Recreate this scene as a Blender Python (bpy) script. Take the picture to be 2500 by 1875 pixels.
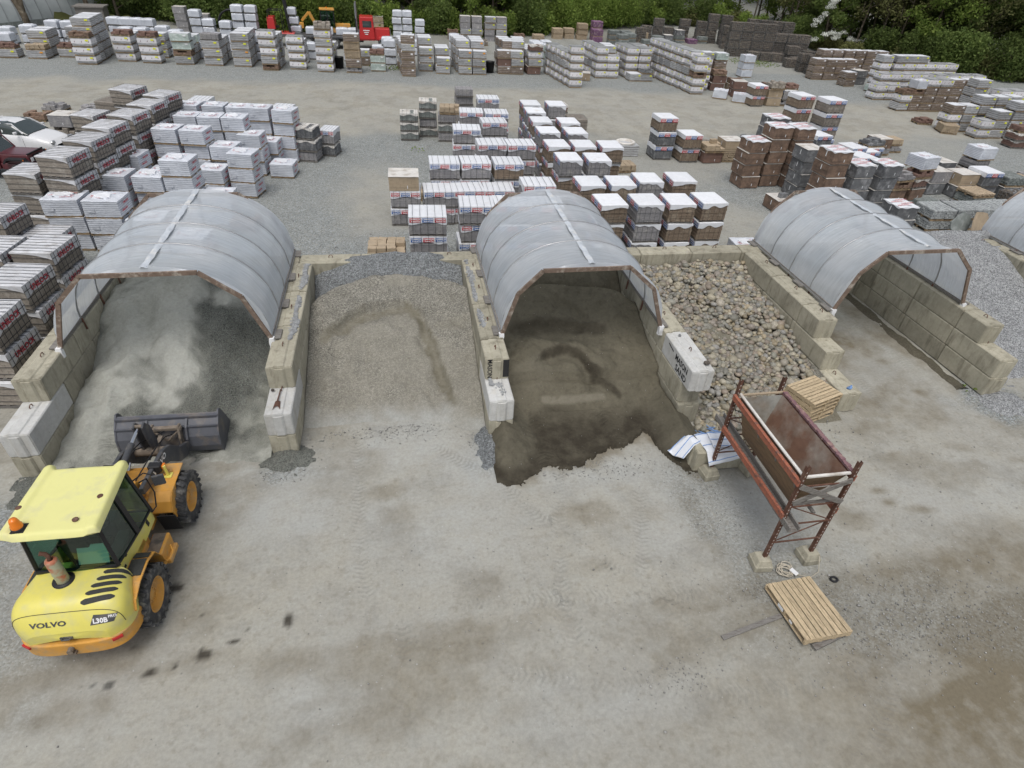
import bpy, math, random
import numpy as np
from mathutils import Vector, Matrix, noise
from mathutils.bvhtree import BVHTree
random.seed(7)
R = math.radians
PI = math.pi
for o in list(bpy.data.objects): bpy.data.objects.remove(o)
scene = bpy.context.scene
col = scene.collection
# ------------------------------------------------------------ camera, world, sun, exposure
PITCH, ROLL, CAMYAW, CAMH, FPX = 0.646625, -0.067093, 0.2125, 10.216, 1463.1
cam = bpy.data.cameras.new('camera'); camo = bpy.data.objects.new('camera', cam); col.objects.link(camo)
def _cam():
    cp, sp, cr, sr, cy, sy = math.cos(PITCH), math.sin(PITCH), math.cos(ROLL), math.sin(ROLL), math.cos(CAMYAW), math.sin(CAMYAW)
    rot = lambda v: Vector((v[0]*cy+v[1]*sy, -v[0]*sy+v[1]*cy, v[2]))
    r0, u0, f0 = Vector((1, 0, 0)), Vector((0, sp, cp)), Vector((0, cp, -sp))
    right = rot(r0*cr - u0*sr); up = rot(r0*sr + u0*cr); f = rot(f0)
    m = Matrix((right, up, -f)).transposed().to_4x4(); m.translation = (0, 0, CAMH); return m
camo.matrix_world = _cam()
cam.sensor_fit = 'HORIZONTAL'; cam.sensor_width = 36.0; cam.lens = 36.0*FPX/2500
cam.clip_start = .1; cam.clip_end = 2000
scene.camera = camo
SUN_EL, SUN_AZ = R(66), R(205)          # azimuth measured clockwise from +y
w = bpy.data.worlds.new('World'); scene.world = w; w.use_nodes = True
nt = w.node_tree; nt.nodes.clear()
sk = nt.nodes.new('ShaderNodeTexSky'); sk.sky_type = 'NISHITA'; sk.sun_disc = False
sk.sun_elevation = SUN_EL; sk.sun_rotation = SUN_AZ; sk.air_density = 1.0; sk.dust_density = 4.0; sk.ozone_density = 1.0
hs = nt.nodes.new('ShaderNodeHueSaturation'); hs.inputs['Saturation'].default_value = .42
bgn = nt.nodes.new('ShaderNodeBackground'); bgn.inputs[1].default_value = .142
wo = nt.nodes.new('ShaderNodeOutputWorld')
nt.links.new(sk.outputs[0], hs.inputs['Color']); nt.links.new(hs.outputs[0], bgn.inputs[0]); nt.links.new(bgn.outputs[0], wo.inputs[0])
sl = bpy.data.lights.new('sun', 'SUN'); sl.energy = 1.25; sl.angle = R(28); sl.color = (1, .97, .93)
so = bpy.data.objects.new('sun', sl); col.objects.link(so)
sd = Vector((math.sin(SUN_AZ)*math.cos(SUN_EL), math.cos(SUN_AZ)*math.cos(SUN_EL), math.sin(SUN_EL)))
so.rotation_euler = sd.to_track_quat('Z', 'Y').to_euler()
scene.view_settings.view_transform = 'Standard'; scene.view_settings.look = 'None'
scene.view_settings.exposure = 0.0; scene.view_settings.gamma = 1
scene.render.engine = 'CYCLES'
scene.cycles.max_bounces = 6; scene.cycles.transparent_max_bounces = 12; scene.cycles.diffuse_bounces = 3
scene.cycles.caustics_reflective = False; scene.cycles.caustics_refractive = False

# ------------------------------------------------------------ helpers
class MB:
    def __init__(s): s.v = []; s.f = []; s.m = []; s.sm = []
    def add(s, vs, fs, m=0, sm=False):
        b = len(s.v); s.v += [tuple(p) for p in vs]
        for f in fs: s.f.append(tuple(b+i for i in f)); s.m.append(m); s.sm.append(sm)
    def box(s, x, y, z, sx, sy, sz, m=0, rz=0, rx=0, ry=0, tx=1, ty=1):
        "centre, full sizes; tx, ty taper the top"
        vs = []
        for k in (-1, 1):
            a, b = (tx, ty) if k > 0 else (1, 1)
            for i, j in ((-1, -1), (1, -1), (1, 1), (-1, 1)): vs.append(Vector((i*sx/2*a, j*sy/2*b, k*sz/2)))
        if rz or rx or ry:
            M = Matrix.Rotation(rz, 3, 'Z') @ Matrix.Rotation(ry, 3, 'Y') @ Matrix.Rotation(rx, 3, 'X'); vs = [M @ v for v in vs]
        c = Vector((x, y, z)); vs = [v+c for v in vs]
        s.add(vs, [(3, 2, 1, 0), (4, 5, 6, 7), (0, 1, 5, 4), (1, 2, 6, 5), (2, 3, 7, 6), (3, 0, 4, 7)], m)
    def bx(s, x0, x1, y0, y1, z0, z1, m=0): s.box((x0+x1)/2, (y0+y1)/2, (z0+z1)/2, x1-x0, y1-y0, z1-z0, m)
    def beam(s, p, q, wd, hg, m=0, up=(0, 0, 1)):
        p, q = Vector(p), Vector(q); d = (q-p); L = d.length; d.normalize(); u = Vector(up)
        r = d.cross(u); r = r.normalized() if r.length > 1e-4 else Vector((1, 0, 0)); u = r.cross(d).normalized()
        vs = []
        for e in (p, q):
            for i, j in ((-1, -1), (1, -1), (1, 1), (-1, 1)): vs.append(e+r*i*wd/2+u*j*hg/2)
        s.add(vs, [(0, 1, 2, 3), (7, 6, 5, 4), (0, 4, 5, 1), (1, 5, 6, 2), (2, 6, 7, 3), (3, 7, 4, 0)], m)
    def tube(s, pts, r, n=8, m=0, caps=True, rs=None, sm=True):
        pts = [Vector(p) for p in pts]; vs = []; N = len(pts)
        for i, p in enumerate(pts):
            d = (pts[min(i+1, N-1)]-pts[max(i-1, 0)]).normalized()
            a = d.cross(Vector((0, 0, 1))); a = a.normalized() if a.length > .05 else Vector((1, 0, 0)); b = d.cross(a).normalized()
            rr = rs[i] if rs else r
            for k in range(n): t = 2*PI*k/n; vs.append(p+(a*math.cos(t)+b*math.sin(t))*rr)
        fs = []
        for i in range(N-1):
            for k in range(n): k2 = (k+1) % n; fs.append((i*n+k, i*n+k2, (i+1)*n+k2, (i+1)*n+k))
        s.add(vs, fs, m, sm)
        if caps: s.add(vs[:n], [tuple(range(n))], m); s.add(vs[-n:], [tuple(reversed(range(n)))], m)
    def lathe(s, prof, n=24, m=0, M=None, sm=True, arc=2*PI):
        "prof: (radius, z) list"
        vs = []
        for r, z in prof:
            for k in range(n): t = arc*k/n; vs.append(Vector((r*math.cos(t), r*math.sin(t), z)))
        if M is not None: vs = [M @ v for v in vs]
        fs = []
        for i in range(len(prof)-1):
            for k in range(n): k2 = (k+1) % n; fs.append((i*n+k, i*n+k2, (i+1)*n+k2, (i+1)*n+k))
        s.add(vs, fs, m, sm)
    def prism(s, poly, a, b, axis='x', m=0):
        "poly: 2-D outline; extruded from a to b along axis"
        def P(u, v, t): return (t, u, v) if axis == 'x' else ((u, t, v) if axis == 'y' else (u, v, t))
        n = len(poly); vs = [P(u, v, a) for u, v in poly]+[P(u, v, b) for u, v in poly]
        s.add(vs, [tuple(reversed(range(n))), tuple(range(n, 2*n))]+[(i, (i+1) % n, n+(i+1) % n, n+i) for i in range(n)], m)
    def grid(s, fn, nu, nv, m=0, sm=True, mf=None):
        vs = [fn(i/nu, j/nv) for j in range(nv+1) for i in range(nu+1)]
        b = len(s.v); s.v += [tuple(p) for p in vs]
        for j in range(nv):
            for i in range(nu):
                a = j*(nu+1)+i; s.f.append((b+a, b+a+1, b+a+nu+2, b+a+nu+1)); s.m.append(mf(i/nu, j/nv) if mf else m); s.sm.append(sm)
    def softbox(s, x0, x1, y0, y1, z0, z1, n=(8, 8, 6), disp=None, m=0, bottom=False, seed=0):
        "subdivided box skin; disp(p, normal) -> offset vector"
        fcs = [((x0, y0, z0), (x1-x0, 0, 0), (0, 0, z1-z0), n[0], n[2], (0, -1, 0)), ((x1, y1, z0), (x0-x1, 0, 0), (0, 0, z1-z0), n[0], n[2], (0, 1, 0)),
               ((x1, y0, z0), (0, y1-y0, 0), (0, 0, z1-z0), n[1], n[2], (1, 0, 0)), ((x0, y1, z0), (0, y0-y1, 0), (0, 0, z1-z0), n[1], n[2], (-1, 0, 0)),
               ((x0, y0, z1), (x1-x0, 0, 0), (0, y1-y0, 0), n[0], n[1], (0, 0, 1))]
        cx, cy = (x0+x1)/2, (y0+y1)/2
        for o, du, dv, nu, nv, nn in fcs:
            o, du, dv = Vector(o), Vector(du), Vector(dv)
            def fn(u, v):
                p = o+du*u+dv*v
                return p+(Vector(disp(p)) if disp else Vector((0, 0, 0)))
            s.grid(fn, nu, nv, m)
    def mesh(s, name):
        me = bpy.data.meshes.new(name); me.from_pydata(s.v, [], s.f); me.update()
        me.polygons.foreach_set('material_index', s.m); me.polygons.foreach_set('use_smooth', s.sm); return me

def obj(name, mb, mats, parent=None, loc=None, rz=0, bevel=0, bseg=1):
    me = mb.mesh(name) if isinstance(mb, MB) else mb
    if not isinstance(mats, (list, tuple)): mats = [mats]
    if not me.materials:
        for m in mats: me.materials.append(m)
    o = bpy.data.objects.new(name, me); col.objects.link(o)
    if parent: o.parent = parent
    if loc: o.location = loc
    if rz: o.rotation_euler = (0, 0, rz)
    if bevel:
        b = o.modifiers.new('bevel', 'BEVEL'); b.width = bevel; b.segments = bseg; b.limit_method = 'ANGLE'; b.angle_limit = R(40)
    return o
def tag(o, label=None, cat=None, group=None, kind=None):
    if label:
        n = len(label.split()); assert 4 <= n <= 16, (n, label)
        o['label'] = label
    if cat: o['category'] = cat
    if group: o['group'] = group
    if kind: o['kind'] = kind
    return o
def thing(name, label, cat, loc=(0, 0, 0), rz=0, group=None):
    o = bpy.data.objects.new(name, None); o.empty_display_size = .1; col.objects.link(o); o.location = loc; o.rotation_euler = (0, 0, rz)
    return tag(o, label, cat, group)
def kids(o): return CH.get(o.name, [])
CH = {}
def reg(root):
    "remember the children of a prototype so that copies need no scene search"
    for c in root.children: CH.setdefault(root.name, []).append(c); reg(c)
def dup(o, parent=None):
    c = o.copy(); col.objects.link(c); c.parent = parent
    for ch in kids(o): dup(ch, c)
    return c
ORD = ['first', 'second', 'third', 'fourth', 'fifth', 'sixth', 'seventh', 'eighth', 'ninth', 'tenth', 'eleventh', 'twelfth', 'thirteenth', 'fourteenth', 'fifteenth', 'sixteenth', 'seventeenth', 'eighteenth', 'nineteenth', 'twentieth']

# ------------------------------------------------------------ materials
def N(t, typ, **k):
    n = t.nodes.new(typ)
    for a, b in k.items():
        if a in ('operation', 'blend_type', 'data_type', 'feature', 'noise_dimensions', 'voronoi_dimensions', 'distance', 'attribute_name', 'wave_type', 'bands_direction', 'use_clamp', 'wave_profile', 'attribute_type'): setattr(n, a, b)
        else: n.inputs[int(a[1:]) if a[0] == 'i' and a[1:].isdigit() else a.replace('_', ' ')].default_value = b
    return n
def mixc(t, fac, a, b, bt='MIX'):
    n = t.nodes.new('ShaderNodeMix'); n.data_type = 'RGBA'; n.blend_type = bt; n.clamp_factor = True
    for sock, v in ((n.inputs[0], fac), (n.inputs[6], a), (n.inputs[7], b)):
        if isinstance(v, (int, float)): sock.default_value = v
        elif isinstance(v, tuple): sock.default_value = (*v[:3], 1)
        else: t.links.new(v, sock)
    return n.outputs[2]
def ramp(t, src, a, b, lo=0., hi=1.):
    n = t.nodes.new('ShaderNodeMapRange'); n.clamp = True
    t.links.new(src, n.inputs[0]); n.inputs[1].default_value = a; n.inputs[2].default_value = b; n.inputs[3].default_value = lo; n.inputs[4].default_value = hi
    return n.outputs[0]
def mth(t, op, a, b=0.):
    n = t.nodes.new('ShaderNodeMath'); n.operation = op
    for sock, v in ((n.inputs[0], a), (n.inputs[1], b)):
        if isinstance(v, (int, float)): sock.default_value = v
        else: t.links.new(v, sock)
    return n.outputs[0]
def mat(name, c, rough=.8, var=.18, ns=6., c2=None, c2s=1.5, c2lo=.5, c2hi=.65, bump=.3, bs=60., metal=0., objvar=.12, spec=.3, coat=0., alpha=1., world=False, stretch=None, trans=0., bd=.01, stripes=None):
    m = bpy.data.materials.new(name); m.use_nodes = True; t = m.node_tree
    p = t.nodes['Principled BSDF']; L = t.links
    tc = t.nodes.new('ShaderNodeTexCoord'); oi = t.nodes.new('ShaderNodeObjectInfo')
    if world: g = t.nodes.new('ShaderNodeNewGeometry'); vec = g.outputs['Position']
    else: vec = tc.outputs['Object']
    if stretch:
        mp = t.nodes.new('ShaderNodeMapping'); mp.inputs['Scale'].default_value = stretch; L.new(vec, mp.inputs[0]); vec = mp.outputs[0]
    w4 = mth(t, 'MULTIPLY', oi.outputs['Random'], 37.)
    def noise4(sc, det=4., rg=.6):
        n = N(t, 'ShaderNodeTexNoise', noise_dimensions='4D', Scale=sc, Detail=det, Roughness=rg); L.new(vec, n.inputs['Vector']); L.new(w4, n.inputs['W']); return n.outputs[0]
    n1 = noise4(ns); cc = c
    if c2: cc = mixc(t, ramp(t, noise4(c2s, 5.), c2lo, c2hi), c, c2)
    if stripes:
        sxyz = t.nodes.new('ShaderNodeSeparateXYZ'); L.new(tc.outputs['Object'], sxyz.inputs[0])
        ph_ = mth(t, 'ADD', mth(t, 'MULTIPLY', sxyz.outputs[2], stripes[0]*2*PI), mth(t, 'MULTIPLY', noise4(3.), 2.5))
        cc = mixc(t, mth(t, 'MULTIPLY', ramp(t, mth(t, 'SINE', ph_), -.1, .7), mth(t, 'MULTIPLY', ramp(t, sxyz.outputs[2], stripes[2], stripes[2]-.02), ramp(t, noise4(2.), .3, .55, .35, 1.))), cc, stripes[1])
    k = ramp(t, n1, .25, .75, 1-var, 1+var)
    if objvar: k = mth(t, 'MULTIPLY', k, ramp(t, oi.outputs['Random'], 0, 1, 1-objvar, 1+objvar))
    v = t.nodes.new('ShaderNodeCombineColor')
    for i in range(3): L.new(k, v.inputs[i])
    out = mixc(t, 1., cc, v.outputs[0], 'MULTIPLY')
    L.new(out, p.inputs['Base Color']); p.inputs['Roughness'].default_value = rough; p.inputs['Metallic'].default_value = metal
    p.inputs['Specular IOR Level'].default_value = spec; p.inputs['Coat Weight'].default_value = coat; p.inputs['Coat Roughness'].default_value = .25
    if alpha < 1: p.inputs['Alpha'].default_value = alpha
    if trans: p.inputs['Transmission Weight'].default_value = trans
    if bump:
        b = t.nodes.new('ShaderNodeBump'); b.inputs['Strength'].default_value = bump; b.inputs['Distance'].default_value = bd
        L.new(noise4(bs, 3.), b.inputs['Height']); L.new(b.outputs[0], p.inputs['Normal'])
    return m
M = {}
M['paver'] = mat('grey_paver', (.27, .24, .205), c2=(.36, .33, .285), c2s=4., bs=40, bump=.4, ns=14)
M['paver_gap'] = mat('paver_shadow_gap', (.07, .065, .06), objvar=0)
M['slab'] = mat('grey_slab', (.27, .265, .27), c2=(.35, .34, .33), c2s=3., ns=12, bs=50)
M['brownslab'] = mat('brown_slab', (.22, .17, .125), c2=(.30, .25, .19), c2s=3., ns=12)
M['greenslab'] = mat('green_grey_slab', (.19, .21, .20), c2=(.27, .29, .28), c2s=3.)
M['brown'] = mat('brown_block', (.235, .16, .115), c2=(.15, .105, .08), c2s=3.5, ns=11, c2lo=.42, c2hi=.6)
M['red'] = mat('red_brown_block', (.20, .125, .10), c2=(.15, .10, .085), c2s=3.)
M['tan'] = mat('tan_block', (.40, .32, .225), c2=(.31, .25, .18), c2s=3.)
M['darkblock'] = mat('dark_grey_block', (.15, .155, .16), c2=(.27, .275, .28), c2s=3.)
M['stone'] = mat('tumbled_grey_stone', (.36, .38, .38), c2=(.22, .23, .23), c2s=7., var=.3, ns=18)
M['rockdark'] = mat('dark_field_stone', (.10, .088, .075), c2=(.19, .16, .125), c2s=5., var=.5, ns=16, bump=1., bs=14, bd=.08, objvar=.25)
M['wood'] = mat('pallet_wood', (.36, .27, .17), c2=(.24, .19, .13), c2s=4., ns=9, stretch=(1, 6, 6))
M['woodnew'] = mat('light_pallet_wood', (.50, .40, .26), c2=(.33, .26, .17), c2s=4., ns=9, stretch=(1.5, 8, 8), var=.25)
M['woodgrey'] = mat('weathered_grey_wood', (.21, .20, .185), c2=(.13, .115, .10), c2s=4., ns=9, stretch=(1.5, 8, 8), var=.25)
M['woodred'] = mat('stained_arch_wood', (.21, .155, .12), c2=(.36, .32, .27), c2s=5., ns=10, var=.3)
M['film'] = mat('white_wrap_film', (.66, .69, .74), rough=.35, c2=(.54, .56, .60), c2s=3., spec=.5, bump=.8, bs=8, bd=.04, var=.08, objvar=.06, stripes=(13., (.40, .43, .48), .58))
M['capfilm'] = mat('grey_cap_film', (.62, .63, .65), rough=.4, c2=(.46, .455, .45), c2s=3.5, bump=.5, bs=12, bd=.02, objvar=.10, var=.12)
M['cover'] = mat('white_cover_sheet', (.74, .76, .79), rough=.45, c2=(.62, .58, .52), c2s=2.2, c2lo=.6, c2hi=.8, spec=.4, bump=.5, bs=10, bd=.02, var=.07, objvar=.05)
M['dirtycover'] = mat('dusty_cover_sheet', (.66, .64, .60), rough=.5, c2=(.42, .38, .33), c2s=3., bump=.5, bs=10, bd=.02, objvar=.08)
M['clear'] = mat('clear_wrapped_grey_block', (.44, .45, .46), rough=.28, c2=(.30, .30, .30), c2s=4., spec=.6, stretch=(1, 1, 5), bump=.5, bs=12, bd=.02, var=.25, objvar=.2, stripes=(8., (.19, .185, .18), .56))
M['clearbrown'] = mat('clear_wrapped_brown_block', (.24, .19, .15), rough=.3, c2=(.36, .33, .31), c2s=3., spec=.6, stretch=(1, 1, 4), bump=.5, bs=12, bd=.02, var=.25, stripes=(7., (.12, .09, .07), .56))
M['cleargreen'] = mat('green_tinted_wrap', (.44, .52, .48), rough=.3, c2=(.56, .62, .59), c2s=3., spec=.6, bump=.4, bs=10, bd=.02)
M['band'] = mat('printed_white_band', (.72, .71, .73), rough=.4, spec=.4, var=.06, bump=.3, bs=12)
M['yellow'] = mat('yellow_tag', (.78, .80, .05), var=.04, objvar=0); M['orange'] = mat('orange_tag', (.80, .36, .06), var=.04, objvar=0)
M['redink'] = mat('red_print', (.50, .035, .055), var=.1, objvar=0, bump=0); M['blueink'] = mat('blue_print', (.045, .13, .38), var=.1, objvar=0, bump=0)
M['whiteink'] = mat('white_print', (.80, .80, .80), var=.03, objvar=0, bump=0); M['blackink'] = mat('black_print', (.03, .03, .032), var=.1, objvar=0, bump=0)
M['pinkink'] = mat('faded_red_print', (.62, .22, .22), var=.1, objvar=0, bump=0)
M['strap'] = mat('black_strap', (.035, .037, .042), rough=.4, var=.1, objvar=0)
M['steel'] = mat('galvanised_pipe', (.36, .37, .38), rough=.4, metal=.6, var=.1)
M['rust'] = mat('rusty_steel', (.12, .060, .042), c2=(.19, .115, .085), c2s=9., ns=25, rough=.75, bump=.5, bs=80)
M['orangepaint'] = mat('flaking_orange_paint', (.36, .13, .08), c2=(.17, .10, .08), c2s=12., ns=25, rough=.7)
M['white'] = mat('plain_white_plastic', (.78, .79, .80), rough=.5, var=.05)
M['purple'] = mat('purple_netting_stone', (.20, .10, .19), c2=(.34, .28, .26), c2s=6.)
# concrete blocks: two families
def concrete(name, c, c2, stain, amt):
    m = bpy.data.materials.new(name); m.use_nodes = True; t = m.node_tree; L = t.links; p = t.nodes['Principled BSDF']
    tc = t.nodes.new('ShaderNodeTexCoord'); oi = t.nodes.new('ShaderNodeObjectInfo'); g = t.nodes.new('ShaderNodeNewGeometry')
    w4 = mth(t, 'MULTIPLY', oi.outputs['Random'], 50.)
    def nz(sc, det=5., st=None):
        v = tc.outputs['Object']
        if st: mp = t.nodes.new('ShaderNodeMapping'); mp.inputs['Scale'].default_value = st; L.new(v, mp.inputs[0]); v = mp.outputs[0]
        n = N(t, 'ShaderNodeTexNoise', noise_dimensions='4D', Scale=sc, Detail=det, Roughness=.65); L.new(v, n.inputs['Vector']); L.new(w4, n.inputs['W']); return n.outputs[0]
    a = mixc(t, ramp(t, nz(1.6), .35, .65), c, c2)
    a = mixc(t, ramp(t, nz(2.2, 6., (2.2, 2.2, .5)), .5, .7, 0, amt), a, stain)          # rain streaks down the faces
    a = mixc(t, ramp(t, nz(30., 3.), .62, .72, 0, .5), a, (.10, .095, .08))
    k = mth(t, 'MULTIPLY', ramp(t, nz(9.), .25, .75, .86, 1.12), ramp(t, oi.outputs['Random'], 0, 1, .85, 1.12))
    v = t.nodes.new('ShaderNodeCombineColor')
    for i in range(3): L.new(k, v.inputs[i])
    L.new(mixc(t, 1., a, v.outputs[0], 'MULTIPLY'), p.inputs['Base Color']); p.inputs['Roughness'].default_value = .9; p.inputs['Specular IOR Level'].default_value = .2
    b = t.nodes.new('ShaderNodeBump'); b.inputs['Strength'].default_value = .7; b.inputs['Distance'].default_value = .012; L.new(nz(22., 6.), b.inputs['Height']); L.new(b.outputs[0], p.inputs['Normal'])
    return m
M['conc'] = concrete('weathered_concrete', (.43, .405, .32), (.34, .32, .25), (.17, .155, .115), .8)
M['concnew'] = concrete('pale_new_concrete', (.56, .565, .55), (.49, .49, .47), (.40, .37, .30), .45)
# ------------------------------------------------------------ numpy value noise
_rng = np.random.RandomState(3)
_T = _rng.rand(256, 256)
def vnoise(x, y, sc, seed=0):
    x = x/sc+seed*17.3; y = y/sc+seed*9.1
    xi = np.floor(x).astype(int); yi = np.floor(y).astype(int); fx = x-xi; fy = y-yi; fx = fx*fx*(3-2*fx); fy = fy*fy*(3-2*fy)
    a = _T[xi % 256, yi % 256]; b = _T[(xi+1) % 256, yi % 256]; c = _T[xi % 256, (yi+1) % 256]; d = _T[(xi+1) % 256, (yi+1) % 256]
    return (a*(1-fx)+b*fx)*(1-fy)+(c*(1-fx)+d*fx)*fy
def fbm(x, y, sc, seed=0, o=4):
    s = 0; a = .5; t = 0
    for i in range(o): s = s+a*vnoise(x, y, sc/2**i, seed+i); t += a; a *= .55
    return s/t
def sstep(a, b, v): t = np.clip((v-a)/(b-a), 0, 1); return t*t*(3-2*t)
def blob(x, y, cx, cy, rx, ry, soft=.35, seed=0, ang=0, ns=.8, na=.8):
    ca, sa = math.cos(ang), math.sin(ang); dx = x-cx; dy = y-cy
    d = np.sqrt(((dx*ca+dy*sa)/rx)**2+((-dx*sa+dy*ca)/ry)**2)+(fbm(x, y, ns, seed)-.5)*na*2
    return 1-sstep(1-soft, 1+soft, d)
def segdist(x, y, pts):
    best = np.full(x.shape, 1e9); al = np.zeros(x.shape); sd_ = np.zeros(x.shape); L = 0
    for (ax, ay), (bx_, by) in zip(pts[:-1], pts[1:]):
        dx, dy = bx_-ax, by-ay; l = math.hypot(dx, dy); t = np.clip(((x-ax)*dx+(y-ay)*dy)/(l*l), 0, 1)
        px, py = ax+t*dx, ay+t*dy; d = np.hypot(x-px, y-py); side = ((x-ax)*dy-(y-ay)*dx)/l
        m = d < best; best = np.where(m, d, best); al = np.where(m, L+t*l, al); sd_ = np.where(m, side, sd_); L += l
    return best, al, sd_
def npgrid(name, xs, ys, zf, cols, m, keep=None, kind=None):
    X, Y = np.meshgrid(xs, ys); Z = zf(X, Y); n, k = X.shape
    co = np.stack([X, Y, Z], -1).reshape(-1, 3)
    i = np.arange(n*k).reshape(n, k)
    q = np.stack([i[:-1, :-1], i[:-1, 1:], i[1:, 1:], i[1:, :-1]], -1)
    if keep is not None:
        kp = keep(X, Y, Z); kk = kp[:-1, :-1] | kp[:-1, 1:] | kp[1:, 1:] | kp[1:, :-1]; q = q[kk]
    q = q.reshape(-1, 4)
    used = np.unique(q); remap = np.zeros(n*k, int)-1; remap[used] = np.arange(len(used)); co = co[used]; q = remap[q]
    me = bpy.data.meshes.new(name); me.vertices.add(len(co)); me.vertices.foreach_set('co', co.ravel())
    me.loops.add(q.size); me.loops.foreach_set('vertex_index', q.ravel().astype(np.int32))
    me.polygons.add(len(q)); me.polygons.foreach_set('loop_start', np.arange(0, q.size, 4, dtype=np.int32)); me.polygons.foreach_set('loop_total', np.full(len(q), 4, np.int32))
    me.polygons.foreach_set('use_smooth', np.ones(len(q), bool)); me.update()
    for nm, c in cols(X, Y, Z).items():
        a = me.attributes.new(nm, 'FLOAT_COLOR', 'POINT'); c = np.stack([np.broadcast_to(v, X.shape) for v in (c if len(c) == 4 else tuple(c)+(np.zeros_like(X),))], -1).reshape(-1, 4)[used]
        a.data.foreach_set('color', c.ravel().astype(np.float32))
    me.materials.append(m); me.validate()
    o = bpy.data.objects.new(name, me); col.objects.link(o)
    if kind: o['kind'] = kind
    return o

# ------------------------------------------------------------ ground material: compacted stone dust, blue gravel, damp brown fines
def earth(name, base, base2, gravel, damp, dust, stone_sc=28., bumpd=.02, gravel_all=0., gdark=1., pale=(.40, .415, .405), bst=.9):
    m = bpy.data.materials.new(name); m.use_nodes = True; t = m.node_tree; L = t.links; p = t.nodes['Principled BSDF']
    g = t.nodes.new('ShaderNodeNewGeometry'); pos = g.outputs['Position']
    at = N(t, 'ShaderNodeAttribute', attribute_name='mask'); sp = t.nodes.new('ShaderNodeSeparateColor'); L.new(at.outputs['Color'], sp.inputs[0])
    a2 = N(t, 'ShaderNodeAttribute', attribute_name='track'); s2 = t.nodes.new('ShaderNodeSeparateColor'); L.new(a2.outputs['Color'], s2.inputs[0])
    def nz(sc, det=6., rg=.62):
        n = N(t, 'ShaderNodeTexNoise', Scale=sc, Detail=det, Roughness=rg); L.new(pos, n.inputs['Vector']); return n.outputs[0]
    vo = N(t, 'ShaderNodeTexVoronoi', Scale=stone_sc); L.new(pos, vo.inputs['Vector'])
    vo2 = N(t, 'ShaderNodeTexVoronoi', Scale=stone_sc*.42); L.new(pos, vo2.inputs['Vector'])
    big = nz(.35); mid = nz(2.2); fine = nz(14., 8., .7)
    c = mixc(t, ramp(t, big, .40, .60), base, base2)
    c = mixc(t, ramp(t, nz(.8, 8.), .50, .66, 0, .55), c, tuple(x*.72 for x in base))
    c = mixc(t, ramp(t, mid, .42, .7, 0, .55), c, dust)
    c = mixc(t, ramp(t, nz(5.5), .52, .7, 0, .35), c, damp)
    dampm = mth(t, 'MULTIPLY', sp.outputs[1], ramp(t, nz(3.2), .3, .6, .55, 1.))
    c = mixc(t, dampm, c, damp)
    sv = t.nodes.new('ShaderNodeSeparateColor'); L.new(vo.outputs['Color'], sv.inputs[0])
    gv = ramp(t, sv.outputs[0], 0, 1, .50*gdark, 1.65*gdark)
    gc = t.nodes.new('ShaderNodeCombineColor')
    for i in range(3): L.new(gv, gc.inputs[i])
    gcol = mixc(t, 1., mixc(t, ramp(t, mid, .35, .65), gravel, tuple(x*.8 for x in gravel)), gc.outputs[0], 'MULTIPLY')
    gm = mth(t, 'ADD', sp.outputs[0], gravel_all)
    c = mixc(t, mth(t, 'MULTIPLY', gm, ramp(t, fine, .36, .5)), c, gcol)
    # scattered pale and dark chips everywhere
    s3 = t.nodes.new('ShaderNodeSeparateColor'); L.new(vo2.outputs['Color'], s3.inputs[0])
    chip = mth(t, 'MULTIPLY', ramp(t, s3.outputs[0], .955, .97), ramp(t, vo2.outputs['Distance'], .22, .12))
    c = mixc(t, mth(t, 'MULTIPLY', chip, .6), c, (.50, .50, .48))
    chip2 = mth(t, 'MULTIPLY', ramp(t, s3.outputs[1], .965, .98), ramp(t, vo2.outputs['Distance'], .25, .15))
    c = mixc(t, mth(t, 'MULTIPLY', chip2, .5), c, (.12, .12, .115))
    c = mixc(t, mth(t, 'MULTIPLY', sp.outputs[2], .92), c, (.045, .040, .032))          # oil
    pl = mth(t, 'MULTIPLY', at.outputs['Alpha'], ramp(t, nz(1.3), .3, .6, .35, 1.))
    c = mixc(t, mth(t, 'MULTIPLY', pl, .75), c, pale)
    # tyre treads: chevrons along each track
    ax = mth(t, 'ABSOLUTE', mth(t, 'SUBTRACT', s2.outputs[1], .5))
    ph = mth(t, 'ADD', mth(t, 'MULTIPLY', s2.outputs[0], 58.), mth(t, 'ADD', mth(t, 'MULTIPLY', ax, 26.), mth(t, 'MULTIPLY', mid, 5.)))
    chev = mth(t, 'MULTIPLY', ramp(t, mth(t, 'SINE', ph), -.2, .5), mth(t, 'MULTIPLY', s2.outputs[2], ramp(t, nz(1.1), .40, .58)))
    c = mixc(t, mth(t, 'MULTIPLY', chev, .34), c, tuple(x*.66 for x in base))
    kk = ramp(t, fine, .28, .72, .86, 1.14); kc = t.nodes.new('ShaderNodeCombineColor')
    for i in range(3): L.new(kk, kc.inputs[i])
    c = mixc(t, 1., c, kc.outputs[0], 'MULTIPLY')
    L.new(c, p.inputs['Base Color']); p.inputs['Roughness'].default_value = .93; p.inputs['Specular IOR Level'].default_value = .15
    h = mth(t, 'ADD', mth(t, 'MULTIPLY', fine, .6), mth(t, 'MULTIPLY', mth(t, 'MULTIPLY', mth(t, 'SUBTRACT', 1., vo.outputs['Distance']), gm), .9))
    h = mth(t, 'SUBTRACT', h, mth(t, 'MULTIPLY', chev, .35)); h = mth(t, 'ADD', h, mth(t, 'MULTIPLY', chip, .8))
    b = t.nodes.new('ShaderNodeBump'); b.inputs['Strength'].default_value = bst; b.inputs['Distance'].default_value = bumpd
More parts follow.
